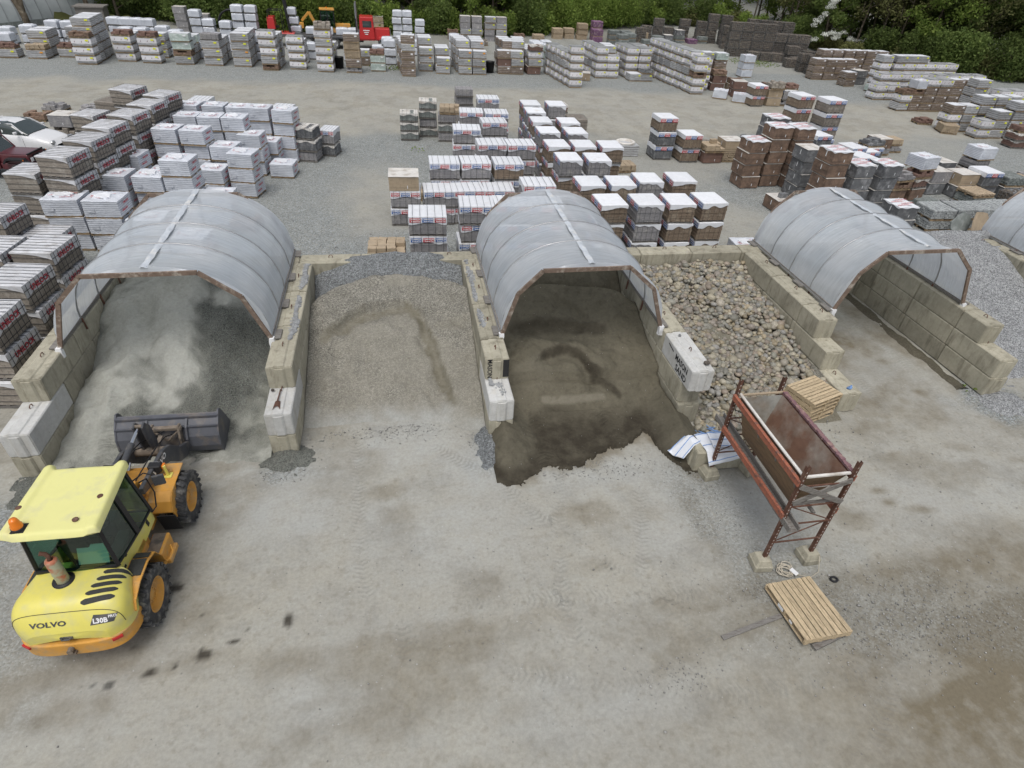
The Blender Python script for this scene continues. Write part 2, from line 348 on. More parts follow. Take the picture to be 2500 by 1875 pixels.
    L.new(h, b.inputs['Height']); L.new(b.outputs[0], p.inputs['Normal'])
    return m
GB, GB2, GG, GD, GU = (.330, .322, .285), (.355, .343, .295), (.235, .255, .255), (.175, .152, .108), (.355, .358, .33)
M['ground'] = earth('yard_dust', GB, GB2, GG, GD, GU, bst=.55)

def flin(a, b, n): return list(np.linspace(a, b, n))
gx = flin(-420, -60, 25)[:-1]+flin(-60, -16, 88)[:-1]+flin(-16, 24, 560)[:-1]+flin(24, 70, 92)[:-1]+flin(70, 420, 25)
gy = flin(-120, .5, 12)[:-1]+flin(.5, 14, 200)[:-1]+flin(14, 34, 150)[:-1]+flin(34, 70, 100)[:-1]+flin(70, 420, 30)
OIL = [(-3.76, 6.17, .13, .09), (-4.58, 5.96, .11, .07), (-4.22, 6.02, .06, .05), (-5.15, 5.83, .09, .06), (-3.31, 6.32, .07, .05), (-4.59, 7.58, .13, .10), (-4.96, 6.44, .06, .035), (-2.43, 6.62, .08, .11), (-5.4, 5.87, .03, .03), (-4.72, 5.9, .04, .03), (-4.0, 6.95, .025, .02), (-3.1, 6.55, .03, .03)]
TRK = [[(3.35, 9.69), (2.71, 6.81), (2.7, 5.35)], [(5.1, 8.88), (4.46, 6.79)], [(-1.37, 11.2), (-1.18, 8.0), (-.97, 6.51)], [(.42, 11.0), (2.02, 9.4), (2.74, 8.22)], [(.75, 6.56), (3.42, 6.29), (7.15, 5.88)], [(1.39, 5.11), (5.26, 4.14), (8.03, 4.23)],
       [(-.39, 6.24), (-.37, 4.53)], [(11.94, 5.12), (8.58, 4.33), (6.74, 2.83)], [(3.67, 7.12), (5.57, 4.76)], [(12.9, 9.0), (13.5, 13), (13.6, 16.8)], [(15.2, 9), (15.4, 13), (15.4, 16)], [(10.5, 30), (12.5, 26.5), (17, 25)], [(-3, 45), (10, 44), (30, 41)], [(-14, 48), (5, 48.5), (25, 46)]]
def gcols(X, Y, Z):
    n = fbm(X, Y, 3.2, 5); n2 = fbm(X, Y, 1.0, 11); grav = np.zeros_like(X)
    rd = sstep(36.5, 39.5, Y+(n-.5)*6-.02*X)*(1-sstep(51, 54.5, Y+(n-.5)*4+.10*np.maximum(X-12, 0)))    # far road
    yard = sstep(18.3, 19.2, Y)
    grav = yard*(1-rd)*.9
    grav *= 1-.8*blob(X, Y, -.9, 28, 1.8, 4.5, .5, 3, 0, 2., .6)-.0
    grav = np.clip(grav, 0, 1)*(1-.85*blob(X, Y, 14.5, 24, 2.6, 5.0, .5, 4, .45, 2., .5))
    grav = np.clip(grav, 0, 1)*(1-.6*blob(X, Y, 13.5, 33, 5.5, 4, .4, 6, 0, 2., .6))*(1-.5*blob(X, Y, 30, 37, 12, 5, .5, 8, .3, 3, .5))
    grav = np.where(Y > 62, grav*.55, grav)
    front = 1-yard
    for cx, cy, rx, ry, a, s in ((-2.95, 10.6, .65, .65, .8, 21), (2.0, 10.3, .55, .9, .85, 22), (6.6, 8.6, .9, 1.3, .5, 23), (16.9, 10.9, 1.0, .8, .95, 24), (7.4, 6.6, 1.4, .9, .45, 25), (8.5, 5.3, 2.3, 1.1, .35, 26), (-8.3, 9.6, 1.5, .9, .8, 27), (-8, 7.2, 1.6, 2.6, .5, 28), (4.2, 2.0, .5, .25, .7, 29), (4.6, 2.6, .3, .2, .6, 30), (12, 4.6, 2.6, .8, .25, 31)):
        grav = np.maximum(grav, a*front*blob(X, Y, cx, cy, rx, ry, .5, s))
    damp = np.zeros_like(X)
    for cx, cy, rx, ry, a, s, an in ((11.0, 4.1, 3.4, 1.25, 1., 41, .28), (8.9, 4.3, 1.6, .5, .8, 42, .5), (5.7, 6.05, 1.8, .32, .75, 43, .10), (6.6, 5.5, 1.2, .35, .6, 44, .3), (4.2, 5.5, 1.5, .30, .35, 45, -.2), (.5, 5.7, 1.1, .45, .5, 46, .2), (1.8, 5.9, 1.0, .3, .35, 40, .2),
                                     (3.72, 8.35, .55, .33, .75, 47, 0), (3.45, 7.04, .42, .25, .6, 48, 0), (4.9, 8.6, .4, .7, .35, 49, 0), (-5.6, 5.4, .7, .35, .7, 50, 0), (-2.5, 5.76, .7, .3, .6, 51, 0), (9.72, 7.46, .55, .30, 1., 52, -.1), (10.9, 7.8, .22, .15, .8, 53, 0), (9.35, 7.75, .3, .15, .6, 39, 0),
                                     (11.6, 7.5, .38, .14, .7, 54, -.2), (10.95, 8.15, .26, .14, .7, 55, 0), (6.2, 7.8, .25, 1.1, .7, 56, .1), (11.8, 6.3, 3.2, .35, .4, 57, .15), (13.6, 13.4, 1.5, 3.6, .8, 58, .25), (13.0, 15.8, 1.2, 1.6, .9, 59, 0), (15.9, 14.8, .5, 3, .6, 60, 0), (-.6, 9.6, .5, .25, .5, 61, 0), (-.4, 8.2, .4, .8, .35, 62, 0), (1.1, 6.9, .5, .4, .35, 63, 0), (12.3, 10.2, .9, .5, .6, 64, 0), (14.15, 9.33, .28, .14, .7, 65, -.35), (-4.7, 8.6, 1.1, 1.8, .45, 66, 0), (2.9, 4.6, 1.6, .25, .45, 67, .1), (-1, 4.7, 1.2, .25, .4, 68, 0)):
        damp = np.maximum(damp, a*blob(X, Y, cx, cy, rx, ry, .5, s, an, .7, .6))
    nf = np.clip((14-Y)/3, 0, 1)
    lowf = fbm(X*.75+Y*.25, Y*1.5-X*.35, 1.5, 140, 5); wide = fbm(X, Y, 4.0, 145, 3)
    damp = damp*(.55+.75*sstep(.38, .62, lowf))
    olive = sstep(.46, .66, lowf)*.55*sstep(.40, .6, wide+.10*(Y < 6.2)+.06*(X > 3))*nf
    lim = 5.15+.16*(X-3)+(fbm(X, Y, 1.0, 150)-.5)*.9                       # below this line the yard turns tan
    tanz = (1-sstep(-.35, .5, Y-lim))*sstep(.5, 5.0, X+.0)*(.6+.4*sstep(.4, .62, lowf))
    damp = np.maximum(np.maximum(damp, olive), .9*tanz*np.clip(.50+.50*sstep(6.0, 8.5, X), 0, 1))
    # dark fringe of the sand heap staining the yard
    ex = [2.0, 2.5, 3.1, 3.5, 4.0, 4.7, 5.3, 5.9, 6.15, 6.3, 6.6, 7]; ey = [9.4, 9.5, 9.95, 9.75, 9.85, 10.25, 10.4, 10.8, 10.5, 9.8, 9.1, 9.4]
    fr_ = (X > 2.3) & (X < 6.9); dd = np.interp(X, ex, ey)-Y+(fbm(X, Y, .5, 151)-.5)*.8
    damp = np.maximum(damp, np.where(fr_, (1-sstep(-.1, .45, dd))*.95*(Y < 11.5), 0))
    damp = np.maximum(damp, .25*rd*sstep(.5, .65, n2))
    damp = np.where(Y > 66, np.maximum(damp, .9*sstep(66, 72, Y)*sstep(.35, .6, n)), damp)
    oil = np.zeros_like(X)
    for i, (cx, cy, rx, ry) in enumerate(OIL): oil = np.maximum(oil, blob(X, Y, cx, cy, rx, ry, .4, 70+i, 0, .12, .6))
    pale = np.zeros_like(X)
    for cx, cy, rx, ry, a, s_ in ((-2.6, 10.5, 1.6, .9, .9, 110), (-3.3, 9.4, 1.3, 1.2, .8, 111), (-.2, 11.3, 1.4, .8, .7, 112), (1.2, 10.2, .9, .9, .7, 113), (4.2, 9.7, 1.6, .8, .7, 114), (-5.9, 5.3, 1.0, .6, .6, 115), (-1.7, 5.2, .7, .5, .6, 116), (.4, 8.4, 1.6, .9, .5, 117), (5.3, 8.6, .9, 1.3, .5, 118), (3.3, 4.4, 2.6, .5, .45, 119), (7.6, 7.9, 1.0, .8, .5, 120), (14.5, 12.3, 1.4, 1.2, .8, 121), (15.3, 13.6, .8, .9, .7, 122), (13, 8, 2.0, .8, .5, 123), (-4.9, 11.3, .8, .6, .6, 124)):
        pale = np.maximum(pale, a*blob(X, Y, cx, cy, rx, ry, .7, s_, 0, .9, .7))
    pale = pale*(1-damp*.8)
    al = np.zeros_like(X); ac = np.full_like(X, .5); mk = np.zeros_like(X); dmin = np.full_like(X, 9.)
    for pts in TRK:
        wd = .2 if pts[0][1] < 25 else .3
        d, a_, s_ = segdist(X, Y, pts); m_ = 1-sstep(wd*.6, wd, d)
        u = (d < wd*2) & (d < dmin); al = np.where(u, a_, al); ac = np.where(u, .5+s_, ac); dmin = np.minimum(d, dmin); mk = np.maximum(mk, m_*(1 if pts[0][1] < 25 else .5))
    return {'mask': (grav, damp, oil, pale), 'track': (al, ac, mk)}
def gz(X, Y):
    near = (1-sstep(30, 60, np.abs(X)))*(1-sstep(60, 80, Y))
    z = (fbm(X, Y, 2.5, 1)-.5)*.05*near+(fbm(X, Y, .5, 2)-.5)*.02*near
    z = np.where(Y > 75, z+(sstep(80, 160, Y)+sstep(75, 160, Y+.5*X))*1.5, z)
    return z-.01
npgrid('ground', np.array(gx), np.array(gy), gz, gcols, M['ground'], kind='structure')
# ------------------------------------------------------------ concrete blocks
BW, BH, BL = .61, .61, 1.83
def block_mesh(L):
    "interlocking block: tongue along the top, tongue down each end, chamfered edges"
    mb = MB(); h = BH-.006; w2 = BW/2-.004; c = .025; kw = .10
    prof = [(-w2, c), (-w2+c, 0), (w2-c, 0), (w2, c), (w2, h-c), (w2-c, h), (kw+.03, h), (kw, h+.028), (-kw, h+.028), (-kw-.03, h), (-w2+c, h), (-w2, h-c)]
    mb.prism(prof, .02, L-.02, 'y'); mb.prism([(u*.94, .02+(v-.02)*.965) for u, v in prof], .003, .02, 'y'); mb.prism([(u*.94, .02+(v-.02)*.965) for u, v in prof], L-.02, L-.003, 'y')
    mb.prism([(-.13, .0), (.13, .0), (.08, -.035), (-.08, -.035)], .01, h-.04, 'z')
    return mb.mesh('concrete_block')
_bm = {}
def hook_mesh():
    mb = MB(); mb.tube([(0, -.06, 0), (0, -.06, .05), (.01, -.02, .085), (.01, .03, .075), (0, .055, .03), (0, .055, 0)], .011, 6); return mb.mesh('lifting_hook')
HOOK = hook_mesh(); HOOK.materials.append(M['rust'])
def block(x, y, z, L, label, new=False, hook=False, rz=0, group='stacked concrete blocks of the storage bays', cat='concrete block'):
    k = (round(L, 2), new)
    if k not in _bm:
        me = block_mesh(L); me.materials.append(M['concnew' if new else 'conc']); _bm[k] = me
    o = bpy.data.objects.new('concrete_block', _bm[k]); col.objects.link(o)
    o.location = (x+BW/2, y, z); o.rotation_euler = (0, 0, rz)
    b = o.modifiers.new('bevel', 'BEVEL'); b.width = .012; b.segments = 2; b.limit_method = 'ANGLE'
    tag(o, label, cat, group)
    if hook:
        h = bpy.data.objects.new('lifting_hook', HOOK); col.objects.link(h); h.parent = o; h.location = (0, L/2, BH+.02)
    return o
LAY = ['bottom layer', 'middle layer', 'top layer']
def wall(x, ys, name, y1=17.48, skip=(), news=()):
    "ys: per layer the list of joints from the front"
    for li, js in enumerate(ys):
        js = [j for j in js if j < y1-.15]+[y1]
        for i, (a, b) in enumerate(zip(js[:-1], js[1:])):
            if (li, i) in skip: continue
            ordn = ORD[i]+' from the front'
            new = (li, i) in news
            block(x, a, li*BH, b-a-.008, f"{'pale new' if new else 'weathered tan'} concrete block, {LAY[li]}, {ordn}, {name}", new, hook=(li == 2 or new or (i == 0)))
def J(y0, half=False): return ([y0, y0+BL/2] if half else [y0])+[y0+(BL/2 if half else 0)+BL*k for k in range(1, 6)]
wall(-8.57, [J(10.95), J(10.95), J(12.08)], 'left wall of left bay', news=((1, 0),))
wall(-3.29, [J(11.05), J(11.05), J(12.05)], 'wall right of left bay', news=((1, 0),))
wall(1.86, [J(11.0), J(11.0), J(11.89, True)], 'wall left of sand bay', news=((1, 0),))
wall(6.86, [J(11.1), J(11.25), J(10.88)], 'wall between sand and pebbles', news=((2, 0),))
wall(11.64, [J(11.05), J(12.2), J(12.93, True)], 'wall right of the pebbles')
wall(16.6, [J(11.25), J(11.3), J(12.2, True)], 'right wall of empty bay')
wall(21.75, [J(13.4), J(13.6), J(14.4)], 'wall right of grey gravel')
# back wall, laid along x
for li in range(3):
    xs = [-8.57+(.9 if li % 2 else 0)+BL*k for k in range(18)]; xs = [-8.57]+[v for v in xs if v > -8.4 and v < 22.3]+[22.36]
    for i, (a, b) in enumerate(zip(xs[:-1], xs[1:])):
        o = block(0, 0, 0, b-a-.008, f"weathered concrete block, {LAY[li]}, {ORD[i]} from the left, back wall", hook=(li == 2))
        o.location = (b, 17.80, li*BH); o.rotation_euler = (0, 0, PI/2)
# writing on the two marked blocks
_tc = {}
def textmesh(s, size=1., ex=0., font_shear=0., bold=0.):
    k = (s, size, ex, font_shear, bold)
    if k in _tc: return _tc[k]
    cu = bpy.data.curves.new('t', 'FONT'); cu.body = s; cu.size = size; cu.align_x = 'CENTER'; cu.align_y = 'CENTER'; cu.extrude = ex; cu.shear = font_shear; cu.offset = bold; cu.resolution_u = 2
    o = bpy.data.objects.new('t', cu); col.objects.link(o); dg = bpy.context.evaluated_depsgraph_get(); dg.update()
    me = bpy.data.meshes.new_from_object(o.evaluated_get(dg)); bpy.data.objects.remove(o); bpy.data.curves.remove(cu)
    vs = [v.co.copy() for v in me.vertices]; fs = [tuple(p.vertices) for p in me.polygons]; bpy.data.meshes.remove(me); _tc[k] = (vs, fs); return _tc[k]
def addtext(mb, s, size, Mx, m=0, bold=0., sx=1.):
    vs, fs = textmesh(s, size, 0., 0., bold); S = Matrix.Diagonal((sx, 1, 1, 1))
    mb.add([Mx @ (S @ v) for v in vs], fs, m)
def frame(o, xa, ya):
    xa, ya = Vector(xa).normalized(), Vector(ya).normalized(); z = xa.cross(ya)
    m = Matrix((xa, ya, z)).transposed().to_4x4(); m.translation = Vector(o); return m
for o in [o for o in col.objects if o.get('label') == 'pale new concrete block, top layer, first from the front, wall between sand and pebbles']:
    mb = MB(); xf = -BW/2-.002
    fr = frame((xf, .62, .40), (0, -1, 0), (0, 0, 1)); addtext(mb, 'MASON', .23, fr, bold=.006, sx=.95)
    fr = frame((xf, .55, .16), (0, -1, 0), (0, 0, 1)); addtext(mb, 'SAND', .25, fr, bold=.006)
    mb.box(xf-.0005, 1.32, .47, .002, .34, .035, rx=.15)
    obj('lettering', mb, M['blackink'], o); o['label'] = 'pale concrete block lettered MASON SAND overhanging the sand bay'
for o in [o for o in col.objects if o.get('label') == 'weathered tan concrete block, top layer, first from the front, wall left of sand bay']:
    mb = MB(); fr = frame((-.19, -.004, .33), (0, 0, -1), (1, 0, 0)); addtext(mb, 'MASON', .17, fr, bold=.003, sx=.95)
    mb.box(.22, -.004, .32, .15, .004, .52); obj('lettering', mb, M['blackink'], o)
    o['label'] = 'tan concrete block with faded MASON lettering and black patch on its end'

# ------------------------------------------------------------ heaps (height fields between the walls)
def lerp(v, pts):
    xs, ys = zip(*pts); return np.interp(v, xs, ys)
def groove(X, Y, pts, wd, dep): d, _, _ = segdist(X, Y, pts); return -dep*(1-sstep(0, wd, d))
def scarp(X, Y, pts, wide, dep, edge=.07):
    d, al, sd_ = segdist(X, Y, pts); L = sum(math.dist(a, b) for a, b in zip(pts[:-1], pts[1:])); e = np.clip(np.minimum(al, L-al)/(L*.22), 0, 1)
    return -dep*np.where(sd_ > 0, sstep(0, edge, d)*(1-sstep(.1, wide, d)), 0)*e
def heap(name, label, x0, x1, y0, y1, zf, m, cols, step=.055, cat='aggregate heap'):
    xs = np.linspace(x0, x1, int((x1-x0)/step)); ys = np.linspace(y0, y1, int((y1-y0)/step))
    o = npgrid(name, xs, ys, zf, cols, m, keep=lambda X, Y, Z: Z > -.03)
    return tag(o, label, cat)
def cc(gr, dm, pale=0.):
    return lambda X, Y, Z: {'mask': (np.clip(gr(X, Y, Z), 0, 1), np.clip(dm(X, Y, Z), 0, 1), np.zeros_like(X)), 'track': (np.zeros_like(X), np.full_like(X, .5), np.zeros_like(X))}
M['stonedust'] = earth('stone_dust', (.30, .305, .265), (.38, .385, .345), (.19, .20, .18), (.14, .137, .11), (.36, .36, .32), 60, .06, .10, pale=(.40, .405, .37))
M['crushed'] = earth('crushed_gravel', (.235, .222, .185), (.27, .257, .215), (.265, .255, .22), (.125, .112, .075), (.26, .248, .205), 44, .03, .0)
M['bluegravel'] = earth('blue_grey_gravel', (.15, .16, .165), (.24, .25, .255), (.25, .265, .27), (.09, .095, .10), (.28, .28, .28), 38, .035, .7)
M['sand'] = earth('damp_sand', (.108, .099, .073), (.132, .120, .088), (.11, .10, .075), (.040, .034, .025), (.15, .136, .102), 40, .045, 0., pale=(.20, .185, .145))
M['palegravel'] = earth('pale_grey_gravel', (.30, .31, .31), (.34, .35, .35), (.36, .37, .375), (.28, .28, .26), (.36, .37, .37), 34, .035, .75)
# left bay: pale stone dust
def z1(X, Y):
    z = lerp(Y, [(10.2, -.35), (10.9, -.07), (11.3, .05), (11.9, .22), (14.6, 1.45), (15.9, 2.1), (16.4, 2.2), (17.5, 1.9)])
    u = (X+5.7)/2.4; z = z-np.clip(np.abs(u), 0, 1.2)**2.2*lerp(Y, [(10.8, -.12), (12.5, .05), (14, .5), (16, .55), (17.5, .3)])
    z = z+(fbm(X, Y, 1.3, 31)-.5)*.55*sstep(11, 13, Y)+(fbm(X, Y, .35, 33)-.5)*.22+(fbm(X, Y, .16, 36)-.5)*.08
    z += groove(X, Y, [(-5.1, 16.3), (-5.15, 14.5), (-5.0, 12.2)], .45, .2)+groove(X, Y, [(-6.9, 15.6), (-6.6, 14.6), (-6.3, 13.2)], .5, .12)
    z += groove(X, Y, [(-6.9, 12.6), (-7.0, 11.2)], .25, .05)+groove(X, Y, [(-4.9, 12.9), (-4.8, 11.4)], .25, .05)
    z += .16*blob(X, Y, -7.5, 13.2, .5, 1.0, .6, 34)+.10*blob(X, Y, -7.4, 11.2, .5, .5, .6, 35)
    return z
def c1(X, Y, Z):
    dark = np.maximum(.75*blob(X, Y, -4.4, 14.2, 1.0, 2.0, .5, 36, 0, .6, .8), .5*blob(X, Y, -6.3, 13.6, .7, .5, .5, 37, 0, .5, .8)); dark = np.maximum(dark, .55*blob(X, Y, -5.1, 15.2, .35, 1.2, .4, 38)); dark = np.maximum(dark, .5*blob(X, Y, -5.4, 12.4, 1.6, .6, .5, 39, 0, .5, .9))
    al = np.zeros_like(X); ac = np.full_like(X, .5); mk = np.zeros_like(X)
    for pts in ([(-6.95, 10.5), (-6.95, 12.9)], [(-4.85, 10.5), (-4.8, 13.6)]):
        d, a_, s_ = segdist(X, Y, pts); u = d < .6; al = np.where(u, a_, al); ac = np.where(u, .5+s_, ac); mk = np.maximum(mk, 1-sstep(.14, .26, d))
    pl = np.maximum(np.maximum(blob(X, Y, -7.0, 14.4, .8, 1.6, .5, 131, 0, .5, .9), blob(X, Y, -5.9, 14.6, .5, 1.6, .5, 132, 0, .5, .9)), np.maximum(blob(X, Y, -7.5, 12.2, .5, 1.0, .5, 133, 0, .4, .9), blob(X, Y, -4.4, 15.6, .9, .4, .5, 134, 0, .4, .9)))
    dark = np.clip(dark*1.25+.25*sstep(.5, .6, fbm(X, Y, .7, 135))-.6*pl, 0, 1)
    return {'mask': (dark, dark*.45, np.zeros_like(X), pl), 'track': (al, ac, mk)}
heap('stone_dust_heap', 'pale grey stone dust heap in the leftmost bay under a plastic hoop roof', -7.96, -3.30, 10.4, 17.5, z1, M['stonedust'], c1)
# second bay: crushed gravel with gouges
GR = [(-.95, 15.4), (-.2, 15.75), (.25, 15.2), (.45, 14.3), (.75, 13.2), (1.0, 12.4), (1.1, 11.9)]
def z2(X, Y):
    cy = 16.75-.17*(X+.4)**2; zc = 1.76-.085*np.clip(-X-.9, 0, 9)**2*1.6-.02*(X+.4)**2; toe = 12.0-.30*np.clip(X, -.4, 3)**1*(X > 0)
    z = np.where(Y < cy, zc*(1-((cy-Y)/(cy-toe))**1.08), zc-(Y-cy)*1.3)
    z = np.where(Y < toe, -.02-(toe-Y)*.25, z)
    z = z+((fbm(X, Y, 1.2, 41)-.5)*.26+(fbm(X, Y, .3, 43)-.5)*.10)*sstep(toe-.3, toe+.9, Y)
    wx = .22*(fbm(X, Y, .6, 165)-.5); wy = .22*(fbm(X, Y, .5, 166)-.5)
    z += scarp(X+wx, Y+wy, [(.25, 15.9), (.55, 15.2), (.75, 14.3), (1.0, 13.2), (1.2, 12.2)], .55, .20)+scarp(X+wx, Y+wy, [(-2.4, 14.6), (-1.7, 15.35), (-1.0, 15.75), (-.1, 15.8), (.5, 15.5)], .8, .26)+groove(X, Y, [(-.3, 13.2), (.4, 12.8), (.75, 12.1)], .16, .07)+groove(X, Y, [(.7, 15.2), (1.3, 14.9), (1.6, 14.6)], .28, .12)
    z += .10*blob(X, Y, 1.45, 12.2, .5, 1.2, .6, 47)
    return z
def c2f(X, Y, Z):
    wx = .22*(fbm(X, Y, .6, 165)-.5); wy = .22*(fbm(X, Y, .5, 166)-.5); d, _, _ = segdist(X+wx, Y+wy, [(.1, 15.6), (.45, 14.9), (.65, 14.1), (.85, 13.2), (1.1, 12.2)]); d2, _, _ = segdist(X+wx, Y+wy, [(-2.2, 14.6), (-1.6, 15.2), (-.9, 15.5), (0, 15.5)])
    dm = np.maximum((1-sstep(.08, .24, d+.25*(fbm(X, Y, .3, 44)-.5)))*.9, .8*(1-sstep(.10, .30, d2+.30*(fbm(X, Y, .35, 45)-.5)))); dm = np.maximum(dm, .5*blob(X, Y, 1.2, 14.7, .6, .3, .5, 46))
    gr = np.clip(.95-dm+.05, .03, 1)*(.45+.6*sstep(.35, .6, fbm(X, Y, 1.1, 47)))
    toe = 12.0-.30*np.clip(X, 0, 3); return {'mask': (gr*(.35+.65*sstep(toe, toe+.8, Y)), dm*.8, np.zeros_like(X), .8*(1-sstep(toe-.1, toe+.7, Y+(fbm(X, Y, .5, 167)-.5)*.8))), 'track': (np.zeros_like(X), np.full_like(X, .5), np.zeros_like(X))}
heap('gravel_heap', 'tan crushed gravel heap with a dark gouge in the second bay', -2.67, 1.85, 10.9, 17.4, z2, M['crushed'], c2f, .05)
def z2b(X, Y):
    z = 1.97-np.clip(17.6-Y, 0, 9)*.66-np.clip(Y-17.8, 0, 9)*.7-np.clip(np.abs(X+.1)-.8, 0, 9)**1.5*.24+(fbm(X, Y, .8, 51)-.5)*.2
    return z
heap('gravel_bank', 'dark blue grey gravel banked against the back wall behind the tan heap', -2.67, 1.85, 15.2, 18.25, z2b, M['bluegravel'], cc(lambda X, Y, Z: .8+0*X, lambda X, Y, Z: .6*sstep(17.2, 16.2, Y)), .05)
# sand bay
def z3(X, Y):
    cy = 15.75-.06*(X-4.6)-.13*(X-4.6)**2
    up = np.where(Y < cy, 1.75-(cy-Y)*.40, 1.75-(Y-cy)*.9)
    z = np.maximum(up, lerp(Y, [(15.2, .2), (16.2, 1.7), (17.0, 2.25), (17.6, 2.3)])-.18*np.abs(X-5.3))
    z = np.where(Y < cy, np.minimum(z, 1.8), z)
    z -= sstep(6.0, 6.86, X)*.22*sstep(12, 14, Y)
    bench = .30*blob(X, Y, 4.2, 12.9, 1.5, .95, .35, 61, 0, .9, .35); z = z+bench
    lo = lerp(Y, [(8.9, -.08), (9.4, .0), (10.0, .05), (11.3, .12), (11.9, .25), (12.4, .5)]); z = np.where(Y < 11.7, np.maximum(lo, .03), np.where(Y < 12.6, np.maximum(np.minimum(z, lo+.15*bench), .12), z))
    side = .60-np.hypot((X-2.2)*np.where(X > 2.2, .62, 1.5), np.clip(10.95-Y, 0, 9)*.42+np.clip(Y-10.95, 0, 9)*.1)*.95; z = np.maximum(z, side+(fbm(X, Y, .35, 62)-.5)*.16)
    side2 = .50-np.hypot((X-6.75)*.75, np.clip(10.6-Y, 0, 9)*.42)*.95; z = np.maximum(z, side2+(fbm(X, Y, .6, 62)-.5)*.08)
    edge = np.interp(X, [2.0, 2.5, 3.1, 3.5, 4.0, 4.7, 5.3, 5.9, 6.15, 6.3, 6.45, 7], [9.4, 9.5, 9.95, 9.75, 9.85, 10.25, 10.4, 10.8, 10.5, 9.8, 9.2, 9.2])+(fbm(X, Y, .35, 63)-.5)*.45+(fbm(X, Y, .09, 64)-.5)*.16
    z = z+(fbm(X, Y, .9, 64)-.5)*.2*sstep(11, 12.4, Y)+(fbm(X, Y, .25, 65)-.5)*.05
    wx = .25*(fbm(X, Y, .7, 160)-.5); wy = .3*(fbm(X, Y, .6, 161)-.5)
    z += scarp(X+wx, Y+wy, [(3.2, 12.7), (3.6, 13.05), (4.25, 13.4), (4.75, 13.15), (5.1, 12.55), (5.5, 12.0)], .55, .16)+scarp(X+wx, Y+wy, [(2.9, 14.2), (3.4, 14.45), (4.1, 14.6), (4.9, 14.5), (5.6, 14.2)], 1.0, .20)+scarp(X+wx, Y+wy, [(4.4, 15.5), (5.1, 15.1), (5.5, 14.4)], .7, .16)
    z += (fbm(X, Y, .45, 162)-.5)*.14*sstep(12, 13, Y)
    inb = ((X > 2.47) | (Y < 11.05)) & (X > 1.85)
    z = np.where((Y < edge) & (side < 0) & (side2 < 0), -.1, z)
    z = np.where(inb & ((X < 6.86) | (Y < 11.15)), z, -.2)
    return z
def c3(X, Y, Z):
    dm = .95*(1-sstep(11.2, 12.1, Y+(fbm(X, Y, .9, 66)-.5)*1.1))*sstep(9.0, 9.3, Y)
    side = .60-np.hypot((X-2.2)*np.where(X > 2.2, .62, 1.5), np.clip(10.95-Y, 0, 9)*.42); dm = np.maximum(dm*(1-.9*sstep(.0, .2, side)), .8*(1-sstep(9.45, 9.75, Y+(fbm(X, Y, .3, 69)-.5)*.3))*(X < 3))*(1-.8*sstep(6.0, 6.5, X)*sstep(9.6, 10, Y))
    wx = .25*(fbm(X, Y, .7, 160)-.5); wy = .3*(fbm(X, Y, .6, 161)-.5); d, _, _ = segdist(X+wx, Y+wy, [(3.6, 13.05), (4.25, 13.4), (4.75, 13.15), (5.1, 12.55), (5.5, 12.0)]); dm = np.maximum(dm, .85*(1-sstep(.03, .16, d+.1*(fbm(X, Y, .25, 163)-.5))))
    d, _, _ = segdist(X+wx, Y+wy, [(3.1, 14.2), (4.0, 14.45), (4.8, 14.4), (5.5, 14.1)]); dm = np.maximum(dm, .55*(1-sstep(.1, .34, d+.2*(fbm(X, Y, .4, 68)-.5))))
    d, _, _ = segdist(X, Y, [(3.5, 12.0), (4.3, 11.98), (5.1, 12.03)]); pale = 1-sstep(.05, .14, d)
    al = np.zeros_like(X); ac = np.full_like(X, .5); mk = np.zeros_like(X)
    for pts in ([(3.1, 9.2), (3.2, 11.6)], [(5.2, 10), (5.0, 11.6)]):
        d, a_, s_ = segdist(X, Y, pts); u = d < .6; al = np.where(u, a_, al); ac = np.where(u, .5+s_, ac); mk = np.maximum(mk, 1-sstep(.14, .26, d))
    pale = np.maximum(pale*sstep(.35, .5, fbm(X, Y, .3, 170)+.1), .35*blob(X, Y, 3.2, 12.6, .5, .35, .5, 171, .4)); return {'mask': (np.zeros_like(X), np.clip(dm-pale, 0, 1), np.zeros_like(X), pale), 'track': (al, ac, mk)}
heap('sand_heap', 'dark brown damp mason sand heap spilling out of the middle hooped bay', 1.6, 7.2, 8.8, 17.5, z3, M['sand'], c3, .032)
# gravel field right of the empty bay
def z6(X, Y):
    z = lerp(Y, [(10.6, -.1), (11.2, .0), (12.4, .12), (14.5, .75), (17.3, 1.72), (18.4, 1.9), (19.5, 1.2), (20.6, -.05)])
    z = z*(.82+.25*sstep(17.3, 19.2, X))*(1-.9*sstep(22.4, 24.5, X)*sstep(18.4, 17.9, Y))
    toe = 11.0+np.clip(X-16.5, 0, 9)*.42+(fbm(X, Y, 1.2, 71)-.5)*1.2
    z = np.where(Y < toe+.9, z*sstep(toe-.1, toe+.9, Y)-.05*(1-sstep(toe-.1, toe+.3, Y)), z)
    z = z*np.where(Y > 18.1, sstep(16.9, 17.9, X+.2), 1)
    return z+(fbm(X, Y, 1.4, 72)-.5)*.16*sstep(12, 13, Y)+(fbm(X, Y, .3, 73)-.5)*.03
def z6m(X, Y): return np.where(((X > 17.22) | (Y > 18.15)) & ~((X > 21.7) & (Y > 17.45) & (Y < 18.1)), z6(X, Y), -.2)
heap('gravel_heap', 'broad pale grey gravel heap right of the empty hooped bay', 16.8, 25.5, 10.6, 20.8, z6m, M['palegravel'], cc(lambda X, Y, Z: .9+0*X, lambda X, Y, Z: 0*X), .07)
